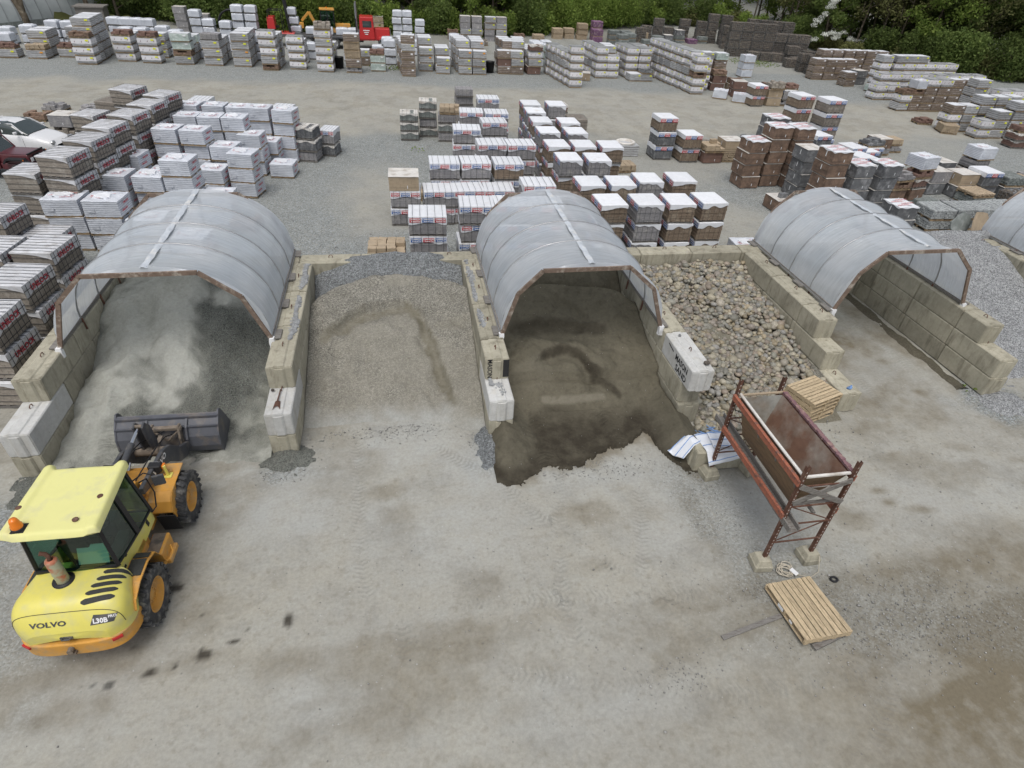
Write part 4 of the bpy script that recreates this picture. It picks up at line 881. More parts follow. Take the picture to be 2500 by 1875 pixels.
mkCR('CF', mats='brownslab', seed=8, front=True, W=1.08); mkCR('CG', mats='paver', seed=9, front=True, W=1.2, start=1, n=12); mkCR('CV', mats='darkblock', seed=10, front=True, W=1.08, start=1)
# SL bare slab pack
def mkSL(k, m, H=.5, W=1.0, D=1.0, top=True):
    t = newproto(k, 'bare_slab_pack', 'slab pack')
    obj('pallet', pallet_mb(W+.06, D+.04, .09), M['woodgrey'], t)
    obj('slabs', courses(W, D, .09, H-.04, 5, 7, 4, seed=12, jit=.02), [M[m], M['paver_gap']], t)
    if top: obj('cover_sheet', sheet_top(W, D, H-.04, 4, 'y', (.09, .05, .05, .05), lambda s, u: 1+.5*math.sin(u*9), amp=.004, wob=.05, seed=9), M['dirtycover'], t)
    s = straps_mb(W, D, .05, H-.03, 0, 4, 0, .008, .02); obj('straps', s, M['strap'], t)
mkSL('SL', 'greenslab'); mkSL('SM', 'slab', top=False); mkSL('SD', 'darkblock', H=.6); mkSL('SR', 'red', H=.5)
# FB / FC clear wrapped block packs
def mkF(k, m, band=None, tagm='yellow', W=1.2, D=1.05, H=.6, seed=0, marks=True):
    t = newproto(k, 'banded_block_pack' if band else {'FG': 'green_wrapped_pack', 'FE': 'brown_wrapped_pack', 'FR': 'brown_wrapped_pack'}.get(k, 'clear_wrapped_pack'), 'wrapped block pack')
    obj('pallet', pallet_mb(W, D, .09), M['wood'], t)
    def disp(p):
        f = noise.noise(Vector((p.x*2.5, p.y*2.5, p.z*3+seed)))*.02; g = -.010*(abs(math.sin(p.z*PI*3/H)) < .25)
        return (f+g*math.copysign(1, p.x), f+g*math.copysign(1, p.y), noise.noise(Vector((p.x*4, p.y*4, seed)))*.02 if p.z > H-.03 else 0)
    mb = MB(); mb.softbox(-W/2, W/2, -D/2, D/2, .085, H-.015, (12, 10, 12), disp); obj('wrapped_blocks', mb, M[m], t)
    mb = MB(); mb.grid(lambda u, v: ((u-.5)*(W-.03), (v-.5)*(D-.03), H+.004+noise.noise(Vector((u*5, v*5, seed)))*.014), 10, 10); obj('top_film', mb, M['cover' if not band else 'clear'], t)
    if band:
        z0, z1 = .24, H-.05; mb = MB(); o = .014
        for s in range(4):
            def fn(u, v):
                q = (u-.5); w_ = noise.noise(Vector((u*5, s, seed)))*.012
                z = z0+(z1-z0)*v+w_*2
                return ((q*(W+2*o), -D/2-o-w_, z), ((W/2+o+w_), q*(D+2*o), z), (-q*(W+2*o), D/2+o+w_, z), (-W/2-o-w_, -q*(D+2*o), z))[s]
            mb.grid(fn, 10, 2)
        for u in (-.34, .02, .36):
            for s, fr in ((0, frame((u*W, -D/2-.032, (z0+z1)/2), (1, 0, 0), (0, 0, 1))), (1, frame((W/2+.032, u*D, (z0+z1)/2), (0, 1, 0), (0, 0, 1))), (2, frame((-W/2-.032, -u*D, (z0+z1)/2), (0, -1, 0), (0, 0, 1)))):
                for a, b, c, d in ((.03, -.005, .02, .10), (0, -.045, .05, .022)):
                    q = [(a-c/2, b-d/2), (a+c/2, b-d/2), (a+c/2, b+d/2), (a-c/2, b+d/2)]; mb.add([fr @ Vector((x, y, 0)) for x, y in q], [(0, 1, 2, 3)], 1)
        obj('printed_band', mb, [M['band'], M['darkred']], t)
    mb = MB(); mb.box(W*.30, -D/2-.036, H-.13, .19, .004, .11)
    if band: mb.box(-W/2-.036, -D*.2, H-.12, .004, .16, .09)
    obj('tag', mb, M[tagm], t)
    return t
mkF('FB', 'clear', True); mkF('FC', 'clear', None, 'yellow', seed=3); mkF('FD', 'clear', None, 'orange', seed=5); mkF('FE', 'clearbrown', None, 'white', seed=7); mkF('FG', 'cleargreen', None, 'white', seed=9); mkF('FR', 'clearbrown', None, 'white', seed=8, H=.6)
# FW tall white bagged pallet
def mkFW(k, W=.95, D=.95, H=.66, seed=0):
    t = newproto(k, 'white_bagged_pallet', 'bagged pallet')
    obj('pallet', pallet_mb(W, D, .09), M['woodgrey'], t)
    def disp(p):
        e = max(0, p.z-(H-.14))/.14; r = math.hypot(p.x/(W/2), p.y/(D/2)); f = noise.noise(Vector((p.x*6, p.y*6, p.z*.8+seed)))*.035
        return (-p.x*.16*e*e+f, -p.y*.16*e*e+f, (-.05*max(0, r-.7)*(e > .9))+(noise.noise(p*5)*.03 if e > .9 else 0))
    mb = MB(); mb.softbox(-W/2, W/2, -D/2, D/2, .085, H, (14, 14, 10), disp); obj('bag_cover', mb, M['film'], t); return t
mkFW('FW')
# brown / grey block packs in clear film
def mkBR(k, m, H=.6, W=1.02, D=1.12, top='cover', seed=0, nx=4, n=4):
    t = newproto(k, 'strapped_block_pack', 'block pack')
    obj('blocks', courses(W, D, .02, H-.02, n, nx, nx, seed=seed, jit=.012, gap=.004), [M[m], M['paver_gap']], t)
    s = MB(); s.box(-W/2-.016, -D*.05, H*.62, .004, .05, .22); s.box(W*.12, -D/2-.016, H*.3, .03, .004, .12); obj('paper_tag', s, M['white'], t)
    if top:
        obj('cover_sheet', sheet_top(W, D, H-.03, 5, 'x', (.04, .03, .03, .05), lambda s, u: 1+.6*math.sin(u*11+seed), wob=.03, seed=seed), M['cover'], t)
        mb = MB()
        for i in range(4): fr = frame(((i % 2-.5)*.35, -.35+i*.22, H+.028), (1, .1, 0), (-.1, 1, 0)); addtext(mb, 'ARMORTEC', .13, fr, bold=.004)
        obj('top_lettering', mb, M['pinkink'], t)
    else:
        mb = MB(); mb.box(0, 0, H-.006, W+.03, D+.03, .008); obj('slip_sheet', mb, M['dirtycover'], t)
mkBR('BR', 'brown', top=None); mkBR('BT', 'brown', seed=2); mkBR('GY', 'darkblock', top=None, seed=3); mkBR('GT', 'darkblock', seed=4); mkBR('BB', 'red', top=None, seed=5, W=1.15)
mkBR('BC', 'tan', top=None, seed=6, W=1.2); mkBR('GS', 'slab', top=None, seed=7, W=1.1)
# LB loose blocks left on a pallet
def mkLB(k, m, seed, W=1.15, D=1.0, H=.42, full=1):
    rnd = random.Random(seed); t = newproto(k, 'part_used_block_pallet', 'block pallet')
    obj('pallet', pallet_mb(W, D, .11), M['wood'], t); mb = MB()
    for l in range(full+1):
        for i in range(4):
            for j in range(4):
                if l == full and rnd.random() < .45: continue
                mb.box(-W/2+W*(i+.5)/4+rnd.uniform(-.015, .015), -D/2+D*(j+.5)/4+rnd.uniform(-.02, .02), .11+.145*l+.07, W/4-.015, D/4-.015, .14, rz=rnd.uniform(-.04, .04) if l < full else rnd.uniform(-.25, .25))
    obj('loose_blocks', mb, M[m], t, bevel=.008)
mkLB('LB', 'tan', 1); mkLB('LR', 'red', 2); mkLB('LN', 'brown', 3); mkLB('LG', 'slab', 4, full=1); mkLB('LD', 'darkblock', 5); mkLB('LP', 'paver', 6, full=2)
# TS rough tumbled stone rows, RK stone cages
def mkTS(k, m, W=1.15, D=1.2, H=.5, seed=0, name='tumbled_stone_pallet', pl=True):
    rnd = random.Random(seed); t = newproto(k, name, 'stone pallet'); z = .1
    if pl: obj('pallet', pallet_mb(W, D, .1), M['wood'], t)
    mb = MB(); mb.bx(-W/2+.05, W/2-.05, -D/2+.05, D/2-.05, .1, H-.04)
    n = max(3, int((H-.1)/.085))
    for l in range(n):
        zc = .1+(H-.1)*(l+.5)/n
        for s in range(4):
            L = W if s % 2 == 0 else D; x = -L/2
            while x < L/2-.05:
                w_ = min(rnd.uniform(.13, .26), L/2-x); c = x+w_/2; a = (w_-.012, .14, (H-.1)/n-.010)
                j = rnd.uniform(-.012, .012)
                P_ = [(c, -D/2+.06+j), (W/2-.06-j, c), (c, D/2-.06-j), (-W/2+.06+j, c)][s]
                mb.box(P_[0], P_[1], zc, *((a[0], a[1], a[2]) if s % 2 == 0 else (a[1], a[0], a[2])), rz=rnd.uniform(-.06, .06), tx=.9, ty=.9); x += w_
    for i in range(6):
        for j in range(7): mb.box(-W/2+W*(i+.5)/6, -D/2+D*(j+.5)/7, H-.02, W/6-.015, D/7-.012, .05+rnd.random()*.02, rz=rnd.uniform(-.08, .08), tx=.88, ty=.88)
    obj('stones', mb, M[m], t, bevel=.012)
mkTS('TS', 'stone', seed=1); mkTS('TT', 'tan', seed=2, H=.22); mkTS('TG', 'greenslab', seed=3); mkTS('TP', 'purple', seed=4, H=.7); mkTS('TN', 'tan', seed=5, H=.6)
def mkRK(k, m='rockdark', W=1.15, D=1.1, H=.85, seed=0):
    t = newproto(k, 'stone_filled_cage', 'stone cage')
    obj('pallet', pallet_mb(W, D, .1), M['woodgrey'], t)
    def disp(p):
        c = noise.cell_vector(Vector((p.x*7+seed, p.y*7, p.z*9))); v = noise.noise(Vector((p.x*9, p.y*9, p.z*9+seed)))*.05
        return ((c[0]-.5)*.05+v, (c[1]-.5)*.05+v, (c[2]-.5)*.04+v)
    mb = MB(); mb.softbox(-W/2, W/2, -D/2, D/2, .09, H-.03, (13, 13, 11), disp); mb.sm = [False]*len(mb.sm); obj('stones', mb, M[m], t)
    mb = MB()
    for k_ in range(7):
        x = -W/2-.02+(W+.04)*k_/6
        for s in (-1, 1): mb.box(x, s*(D/2+.035), H/2+.04, .008, .008, H-.08); mb.box(s*(W/2+.035), x*D/W, H/2+.04, .008, .008, H-.08)
    for k_ in range(5):
        z = .1+(H-.12)*k_/4
        for s in (-1, 1): mb.box(0, s*(D/2+.035), z, W+.07, .008, .008); mb.box(s*(W/2+.035), 0, z, .008, D+.07, .008)
    obj('wire_mesh', mb, M['steel'], t)
mkRK('RK'); mkRK('RL', seed=5, W=1.2); 
for k, t in PROTO.items(): reg(t)
PH = dict(UG=.78, UP=.78, UW=.62, UV=.62, CB=.72, CD=.72, CE=.72, CR=.76, CS=.76, CT=.76, CF=.76, CG=.76, CV=.76, SL=.5, SM=.5, SD=.6, SR=.5, FB=.6, FC=.6, FD=.6, FE=.6, FG=.6, FR=.6, FW=.66,
          BR=.6, BT=.6, GY=.6, GT=.6, BB=.6, BC=.6, GS=.6, LB=.42, LR=.42, LN=.42, LG=.42, LD=.42, LP=.55, TS=.5, TT=.22, TG=.5, TP=.7, TN=.6, RK=.85, RL=.85)
PW = dict(UG=1.08, UP=1.08, UW=1.14, UV=1.14, CB=1.26, CD=1.26, CE=1.26, CG=1.2, SL=1., SM=1., SD=1., SR=1., FB=1.2, FC=1.2, FD=1.2, FE=1.2, FG=1.2, FR=1.2, FW=.95, BB=1.15, BC=1.2, GS=1.1, LB=1.15, LR=1.15, LN=1.15, LG=1.15, LD=1.15, LP=1.15, TS=1.15, TT=1.15, TG=1.15, TP=1.15, TN=1.15, RK=1.15, RL=1.2, CF=1.08, CV=1.08)
PD = dict(UG=1.28, UP=1.28, UW=1.05, UV=1.05, CB=1.12, CD=1.12, CE=1.12, FW=.95, SL=1., SM=1., SD=1., SR=1., FB=1.05, FC=1.05, FD=1.05, FE=1.05, FG=1.05, FR=1.05, LB=1., LR=1., LN=1., LG=1., LD=1., LP=1., RK=1.1, RL=1.1, BR=1.12, BT=1.12, GY=1.12, GT=1.12)
DESC = dict(UG='strapped grey paver pack', UP='bare strapped paver pack', UW='white film wrapped pack', UV='white crumpled wrapped pack', CB='slab pack, white cover', CD='slab pack, white cover', CE='brown slab pack, white cover', CR='brown paver pack, white cover', CS='grey paver pack, white cover', CT='brown paver pack, white cover',
            CF='brown block pack, printed cover', CG='thin slab pack, printed cover', CV='dark block pack, printed cover', SL='strapped green slab pack', SM='strapped grey slab pack', SD='strapped dark slab pack', SR='red brown slab pack', FB='pack with printed white band', FC='clear wrapped grey pack', FD='clear wrapped grey pack', FE='clear wrapped brown pack', FG='green tinted wrapped pack', FR='clear wrapped brown pack',
            FW='white bagged pallet', BR='brown block pack', BT='white topped brown pack', GY='dark grey block pack', GT='white topped grey pack', BB='red brown block pack', BC='tan block pack', GS='grey block pack', LB='pallet of loose tan blocks', LR='pallet of loose red blocks', LN='pallet of loose brown blocks', LG='pallet of loose grey slabs', LD='pallet of loose dark blocks', LP='pallet of loose pavers', TS='grey tumbled stone pallet', TT='flat tan stone pallet', TG='green stone pallet', TP='purple netted stone pallet', TN='tan stone pallet', RK='dark stone cage', RL='dark stone cage')
GRP = lambda k: {'U': 'pallet packs on the left of the yard', 'C': 'packs with white printed covers', 'S': 'strapped slab packs', 'F': 'wrapped packs on the far side of the yard', 'B': 'block packs in the yard', 'G': 'block packs in the yard', 'L': 'pallets of loose blocks', 'T': 'stone pallets', 'R': 'stone filled cages'}[k[0]]
FIRSTUSE = set()
NPACK = 0
_used = {}
def put(k, x, y, z, rz, label, sx=1.):
    global NPACK
    p = PROTO[k]
    if k in FIRSTUSE: o = dup(p)
    else: o = p; FIRSTUSE.add(k)
    o.location = (x, y, z); o.rotation_euler = (0, 0, rz); o.scale = (sx, 1, 1)
    if label in _used: raise Exception('dup label '+label)
    _used[label] = 1
    tag(o, label, None, GRP(k)); NPACK += 1; return o
def lev(i, n): return 'single' if n == 1 else ('bottom' if i == 0 else 'topmost' if i == n-1 else ['', 'second', 'third', 'fourth', 'fifth'][i])
def stack(x, y, kinds, yaw, where, w=None, jit=1.):
    "x, y: front-left corner on the ground; kinds bottom to top"
    ks = kinds.split(); z = .01; yaw = R(yaw)
    rnd = random.Random(int(x*100)+int(y*1000))
    for i, k in enumerate(ks):
        W = PW.get(k, 1.02); D = PD.get(k, 1.22); sx = (w/W) if w else 1.; W *= sx
        cx = x+math.cos(yaw)*W/2-math.sin(yaw)*D/2; cy = y+math.sin(yaw)*W/2+math.cos(yaw)*D/2
        jx, jy, ja = (rnd.uniform(-.045, .045)*jit, rnd.uniform(-.045, .045)*jit, rnd.uniform(-.035, .035)*jit)
        put(k, cx+jx, cy+jy, z, yaw+ja+(PI if k[0] in 'LTR' and rnd.random() < .5 else 0), f"{DESC[k]}, {lev(i, len(ks))}, {where}", sx); z += PH[k]+.004
def row(where, items, yaw=0, w=None):
    "where: a phrase for the row; items: (x, y, kinds[, yaw[, w]]) from left to right"
    for i, it in enumerate(items):
        x, y, ks = it[:3]; yw = it[3] if len(it) > 3 and it[3] is not None else yaw; ww = it[4] if len(it) > 4 else w
        stack(x, y, ks, yw, f"{ORD[i]} stack {where}", ww)
# ------------------------------------------------------------ the yard: every stack at its place
u3, u4 = 'UG UG UG', 'UG UG UG UG'
row('along left wall from front', [(-10.45, 13.6, u3), (-10.58, 15.65, u3), (-11.95, 17.55, u3), (-10.68, 17.6, u3), (-13.15, 20.2, u3), (-12.0, 20.25, 'UG UG')], -6)
row('in grey column beside jeep', [(-13.83, 24.3, u3, -6), (-12.3, 23.7, 'UG UG UG UG', -12), (-12.15, 25.65, 'UG UG UG UG', -11), (-12.15, 27.5, u4, -14), (-11.9, 29.45, u4, -15), (-11.7, 31.3, u4, -15), (-11.55, 33.15, u4, -18), (-14.7, 32.6, u3, -14), (-13.3, 34.2, u4, -16), (-14.6, 35.3, 'UP UP UP', -16)])
row('behind the white car', [(-18.0, 37.3, 'LP GS'), (-20.8, 40.7, 'LN'), (-20.7, 42.8, 'LG'), (-16.6, 39.6, 'LB'), (-18.6, 42.6, 'LG'), (-16.2, 37.0, 'LP')], -8)
w3, w4 = 'UW UW UW', 'UW UV UW UW'
row('in front white row left', [(-12.25, 22.85, 'UW UV UW', -3), (-10.97, 22.72, 'UW UW UV', -6), (-9.6, 22.5, 'UV UW', -6), (-8.35, 22.3, 'UV', -8)], w=1.22)
row('in second white row left', [(-11.4, 25.4, w3), (-10.08, 25.3, 'UW UW UV'), (-8.95, 25.2, 'UW UV UW UV'), (-7.72, 24.95, 'UW UW')], -7, 1.12)
row('in third white row left', [(-11.65, 27.95, 'UW UW UW'), (-10.4, 27.8, 'UW UV'), (-7.25, 28.25, 'UW UW UV', -12), (-6.05, 30.8, 'UV', -8), (-8.55, 28.0, 'UW UW', -8)], -8, 1.1)
row('in fourth white row left', [(-10.45, 29.65, w4), (-9.25, 29.5, 'UW UW UV UW'), (-8.1, 29.3, 'UW UW UW'), (-7.3, 31.2, 'UV UW UW')], -9, 1.06)
row('in fifth white row left', [(-10.1, 31.85, w4), (-9.0, 31.75, 'UW UW UW UW'), (-7.95, 31.65, 'UW UW UV UV'), (-6.75, 32.4, 'UW UW')], -6, 1.03)
row('in rear white row left', [(-10.5, 34.0, w4), (-9.35, 33.9, 'UW UW UW UV'), (-8.2, 33.75, 'UW UV UW UW'), (-7.12, 33.65, 'UW UW UV UW'), (-5.98, 33.3, 'UW UW UW UV', -12)], -7, 1.04)
row('at back of the white rows', [(-10.6, 36.6, 'CB CB CD', -4), (-6.3, 35.3, 'CB CD CB', -12), (-5.0, 33.4, 'SM SD SD', -14), (-3.95, 34.3, 'SD CB', -14, .8), (-11.9, 38.4, 'LN', 0)], w=1.0)
row('left of middle aisle', [(-6.7, 24.4, 'LN', -12, 1.0)])
# centre block
row('at small left end, centre', [(.42, 37.4, 'SL SL SL', -4), (1.55, 38.2, 'SL SM SL SL', -4), (2.62, 37.2, 'SM SL SM LB', -6), (4.12, 41.7, 'SM SM SM SM', 0, 1.08)])
row('in nearest centre row', [(-1.15, 20.0, 'CB LB', -2, 1.3), (.35, 20.2, 'CB CD CB', -2, 1.3), (2.2, 21.1, 'CD CB CD', -1), (3.5, 21.05, 'CB CD CB', -1), (4.8, 21.0, 'CD CB CD', -1)])
row('in second centre row', [(-.3, 24.65, 'CD CB BC', -2, 1.2), (1.05, 24.7, 'CB CD', -1), (2.34, 24.7, 'CB CB', 0), (3.63, 24.65, 'CD CB', 0), (4.93, 23.2, 'CB CD CB', -1, 1.3)])
row('in third centre row', [(1.43, 26.05, 'CB CD CD', 0), (2.74, 26.05, 'CD CB CB', 0), (4.2, 25.95, 'CB CD CE', 0), (.9, 27.5, 'LB', 0), (2.1, 27.6, 'GS', 0)])
row('in fourth centre row', [(2.95, 31.4, 'CB CB CD', -4, 1.35), (3.85, 28.8, 'CB CD CB', -1, 1.33), (5.3, 28.75, 'CD CB CB', 0, 1.33), (4.55, 32.8, 'CD CD CB', -1, 1.3)])
row('in rear centre row', [(3.6, 34.9, 'CB CD CB', -4), (5.05, 34.8, 'CD CB CD', -3), (5.0, 38.3, 'CB CD CD', -3)])
c3 = 'CR CS CR'
row('in front covered row', [(7.4, 20.75, 'CT CR CR'), (8.85, 20.7, 'CS CS CS'), (10.18, 20.7, 'CT CT CR'), (11.52, 20.75, 'CT CT CT'), (13.3, 20.3, 'UV', 0, 1.1)])
row('in second covered row', [(7.2, 22.85, 'CR CS CR'), (8.48, 22.85, 'CT CR CT'), (9.84, 23.2, 'CR CR CS'), (11.36, 23.25, 'CS CR CR')])
row('in third covered row', [(7.15, 26.1, 'CR CR CS'), (8.44, 26.0, 'CS CR CS')])
row('in fourth covered row', [(7.05, 28.1, 'CR CR CR'), (8.38, 28.05, 'CS CR CR'), (9.68, 28.05, 'CR CR CR')])
row('in fifth covered row', [(7.2, 30.5, 'CS CR CS'), (8.56, 30.45, 'CR CS CS')])
row('in sixth covered row', [(7.25, 32.5, 'CS CS CR'), (8.66, 32.4, 'CR CS CR')])
row('in seventh covered row', [(7.32, 34.5, 'CR CS CS'), (8.9, 36.3, 'CS CS CS'), (10.2, 36.3, 'UP UP', 0, 1.1)])
row('in last covered row', [(7.45, 36.4, 'CS CS CR'), (10.1, 40.1, 'SR SR SR')])
row('by the fire ring', [(10.4, 31.5, 'LP'), (11.75, 31.4, 'LB'), (10.6, 33.6, 'LD')])
# small cluster right of the aisle
row('in low aisle cluster', [(14.8, 33.7, 'CV CV CF', 2), (16.2, 33.2, 'CF CF', 2), (17.6, 33.0, 'BB LB', 2), (18.9, 33.2, 'TN BC', 1), (20.3, 33.6, 'BB LD', 0), (18.0, 35.1, 'LP', 0)])
# towers
row('among the brown towers', [(17.75, 28.85, 'BR BR BR BT', 3), (19.05, 29.1, 'BR BR BR BR BT', 2), (20.25, 28.95, 'BR BR BR BR BT', 3), (19.9, 31.0, 'GY GY GY GY GT', 2), (24.8, 36.4, 'CF CF CF CF', 6), (26.2, 35.3, 'CG CG CG CG', 6)])
row('among the grey towers', [(20.0, 27.4, 'GY GY GY GY', 2), (19.65, 25.0, 'BR BR BR BR BT', 4), (21.15, 24.95, 'GY GY GY GT', 4), (22.55, 25.0, 'GY GY GY GT', 4), (22.3, 22.85, 'GY GT', 2), (17.9, 25.4, 'BR', 4, .85)])
row('of mixed packs behind towers', [(23.4, 30.2, 'BR BR', 6), (21.9, 33.5, 'TG GY', 4), (22.9, 31.8, 'GY LD', 6), (24.6, 33.2, 'CV CV', 6), (26.2, 32.0, 'LD CV', 8), (27.8, 32.8, 'CV', 6), (24.5, 29.0, 'CF CF', 8), (26.1, 29.3, 'LP', 5), (25.0, 26.6, 'BR LN LG', 10), (26.3, 26.8, 'BR SR LR UV', 12)])
row('of low packs near right edge', [(28.6, 33.6, 'CV LD', 5), (30.0, 34.6, 'LG BR', 6), (31.3, 35.2, 'LG LB', 4), (31.4, 28.6, 'SM SR SM UV', 6), (29.9, 29.3, 'GY GY', 4), (28.2, 27.7, 'GY GS', 2)])
row('of worn packs near right edge', [(29.4, 27.2, 'GY BC', 2), (30.7, 27.1, 'GS CV', 0), (32.2, 27.0, 'GY TG', 0), (33.6, 27.6, 'LG LB', 5), (34.9, 28.0, 'LB LG', 5), (33.0, 24.9, 'TG', 5), (31.0, 25.0, 'RK', 10), (34.8, 25.4, 'TS', 4)])
row('of grey stone pallets', [(24.25, 22.95, 'TS TS', -1), (25.6, 22.95, 'TS TS', 0), (26.9, 22.95, 'TS TS', 1), (28.2, 23.0, 'TS TS', 2), (29.5, 23.05, 'TS TS', 2), (30.9, 23.2, 'TS', 2)], w=1.22)
row('beside the flagstones', [(29.2, 25.7, 'TG TT', 5, 1.25), (23.6, 25.9, 'LD', 10), (25.9, 24.7, 'TG', 8), (27.4, 24.9, 'LD', 4)])
# scattered piles on the far right of the road
row('of the low roadside pile', [(26.2, 50.4, 'UV', -30), (27.3, 49.0, 'UW', -30), (28.3, 47.6, 'CF CF', 3), (29.75, 47.9, 'BC BC LP', -3), (31.1, 48.0, 'LG CS LR', 0), (28.2, 50.9, 'BB BB', -10), (29.7, 50.6, 'BR LN', -5), (31.4, 51.2, 'BC LN', 0)])
row('of the second roadside pile', [(27.4, 53.3, 'BB BB LN', -10), (29.0, 53.0, 'BC LN', -5), (32.3, 49.6, 'LR UV', 5), (33.6, 59.8, 'UW UW UW', 2), (31.0, 53.2, 'LN', 10)])
# far row along the road, left to right
FAR = [(-30.5, 59.7, 'FC LR', 1.4), (-28.3, 59.6, 'FD LB', 1.4), (-26.45, 60.6, 'FC LR', 1.2), (-24.1, 57.8, 'FB FB FB LN', 1.4), (-21.75, 59.5, 'FB FB FB LR', 1.4), (-19.7, 59.0, 'FB FB FB LR', 1.4), (-17.2, 58.8, 'FC LN FG FG', 1.4), (-14.9, 58.7, 'FC FC FC SM', 1.4), (-12.6, 58.6, 'FC FD FC FC', 1.38),
       (-10.2, 57.3, 'LN FC FB FB FB', 1.25), (-8.15, 58.0, 'FB FB FB FB', 1.28), (-5.85, 57.25, 'FB FB FB FC FB LP', 1.28), (-3.6, 57.1, 'LG FE TN TN FE', 1.25), (-1.6, 58.1, 'FG FG LR', 1.22), (1.0, 56.2, 'FE FE FE FC FE', 1.12), (2.55, 58.65, 'FC FD FC', 1.15), (3.96, 57.65, 'FC FC', 1.15),
       (5.87, 57.75, 'FC FC FD', 1.16), (7.08, 57.65, 'FC FC FD', 1.15), (9.36, 58.35, 'FE BB FE', 1.15)]
row('of far row from left', [(a, b, c, -2, d) for a, b, c, d in FAR])
row('right half of far row', [(10.55, 58.25, 'FE FC FC', 0, 1.12), (12.16, 58.5, 'BB FC FB SR', 0, 1.18), (14.6, 53.2, 'FB FB FB FB FB', 0, 1.06), (16.3, 56.3, 'BC', -15, 1.), (18.16, 57.6, 'FB FB FB FB', 3, 1.04), (19.22, 57.55, 'FB FB FB', 3, 1.04), (21.0, 56.5, 'FC', 2, 1.1), (22.15, 56.5, 'FC LD', 2, 1.1), (21.1, 58.0, 'FB FB FB FB', 2, 1.1), (22.3, 58.1, 'FB FB FB FB', 2, 1.1), (24.85, 51.7, 'FB FB LN FB FB', 0, 1.1), (26.1, 53.4, 'FB FB FB FB', 0, 1.)])
# lines of stacks running back from the far row
def line(n, x, y, dx, dy, kinds, where, w=None, yaw=0):
    for i in range(n): stack(x+dx*(i+1), y+dy*(i+1), kinds, yaw, f"{ORD[i]} behind {where}", w)
line(5, 14.6, 53.2, -.14, 1.10, 'FB FB FC FB', 'the front banded stack', 1.06)
line(2, 14.6, 60.2, -.14, 1.15, 'FG FG FG', 'green line end', 1.1)
line(7, 24.85, 51.7, -.13, 1.09, 'FB FB FC FB FB', 'the long banded line', 1.1)
line(3, 18.16, 57.6, -.1, 1.12, 'FB FC FB FB', 'the paired banded stacks', 1.04)
line(2, 21.1, 58.0, -.1, 1.12, 'FB FC FB FB', 'the opened banded stack', 1.1)
line(3, 1.0, 56.2, -.1, 1.12, 'FE FC FE FC', 'the leaning film stack', 1.12)
line(3, 5.87, 57.75, -.1, 1.12, 'FC FD FC FC', 'the orange tagged pair', 1.16)
line(3, 10.0, 58.3, -.1, 1.12, 'FC FE FC FE', 'the red block stack', 1.16)
line(3, 12.16, 58.5, -.1, 1.12, 'FE FB FC', 'the red base stack', 1.16)
line(3, -24.1, 57.8, -.1, 1.25, 'FC FC FC FC FC', 'fourth far stack', 1.4)
line(2, -28.3, 59.6, -.1, 1.25, 'FC FC FC', 'second far stack', 1.4)
line(2, -21.75, 59.5, -.1, 1.3, 'FC FD FC', 'fifth far stack', 1.3)
line(2, -10.2, 57.3, .1, 1.2, 'FC FC FC FC', 'tenth far stack', 1.2)
line(2, 2.55, 58.65, .0, 1.14, 'FC FC FD FC', 'the second film stack', 1.15)
line(3, 7.08, 57.65, .0, 1.14, 'FC FC FC FD', 'the right orange tagged stack', 1.15)
line(2, 3.96, 57.65, .0, 1.14, 'FC FC FC', 'the short film stack', 1.15)
line(3, 10.55, 58.25, .2, 1.14, 'FC FD FC FC', 'the film stack beside the red base', 1.12)
line(2, 19.22, 57.55, -.05, 1.14, 'FB FB FB FC', 'the right paired banded stack', 1.04)
line(2, 22.3, 58.1, -.05, 1.14, 'FB FB FC FB', 'the last banded stack', 1.1)
line(2, -5.85, 57.25, .1, 1.3, 'FC FC FC', 'the striped mixed stack', 1.2)
line(2, -12.6, 58.6, .05, 1.3, 'FC FC FC FC', 'the ninth far stack', 1.3)
line(2, -14.9, 58.7, .05, 1.3, 'FC FD FC', 'the eighth far stack', 1.3)
line(2, -17.2, 58.8, .05, 1.3, 'FC FC FG', 'the seventh far stack', 1.3)
row('behind the left far row', [(-26.6, 63.4, 'FC FC FC'), (-25.2, 63.4, 'FD FC FC FC'), (-19.7, 61.6, 'FC FC FC'), (-8.3, 61.0, 'FC FD FC'), (-3.0, 60.6, 'FE FC'), (-33.0, 60.4, 'FC LN', 0), (-35.2, 60.6, 'FC LD', 0)], -3, 1.3)
# green tinted packs on the brown line behind
row('of green packs, far right', [(26.5, 57.2, 'FE FE FE FG'), (27.8, 57.0, 'FE FE FE FC'), (29.1, 56.8, 'FE FE FE FG'), (27.0, 55.4, 'FE FE FE')], 0, 1.15)
# white bagged pallets behind the far row
def bags(where, its):
    for i, (x, y, n) in enumerate(its): stack(x, y, ' '.join(['FW']*n), -3, f"{ORD[i]} stack {where}", 1.0)
bags('of bags, far left', [(-36.2, 66.2, 2), (-35.1, 66.1, 2), (-34.0, 66.0, 2), (-32.9, 65.9, 2), (-28.9, 65.5, 3), (-27.7, 65.4, 3)])
bags('of bags, left centre', [(-25.2, 69, 3), (-24.2, 68.8, 3), (-23.2, 68.7, 3), (-22.2, 68.6, 3), (-23.0, 66.2, 2), (-16.9, 63.6, 2), (-14.3, 65.2, 2), (-20.2, 66.5, 2), (-18.5, 70.6, 4), (-17.3, 70.2, 3)])
bags('of bags, beside the truck', [(-15.6, 69.2, 3), (-14.4, 69.4, 5), (-13.2, 69.4, 5), (-4.0, 62.4, 2), (-1.5, 62.6, 2), (-.4, 61.2, 3), (-.6, 62.6, 3), (.6, 77.4, 4), (1.7, 77.4, 4), (3.0, 76.2, 3)])
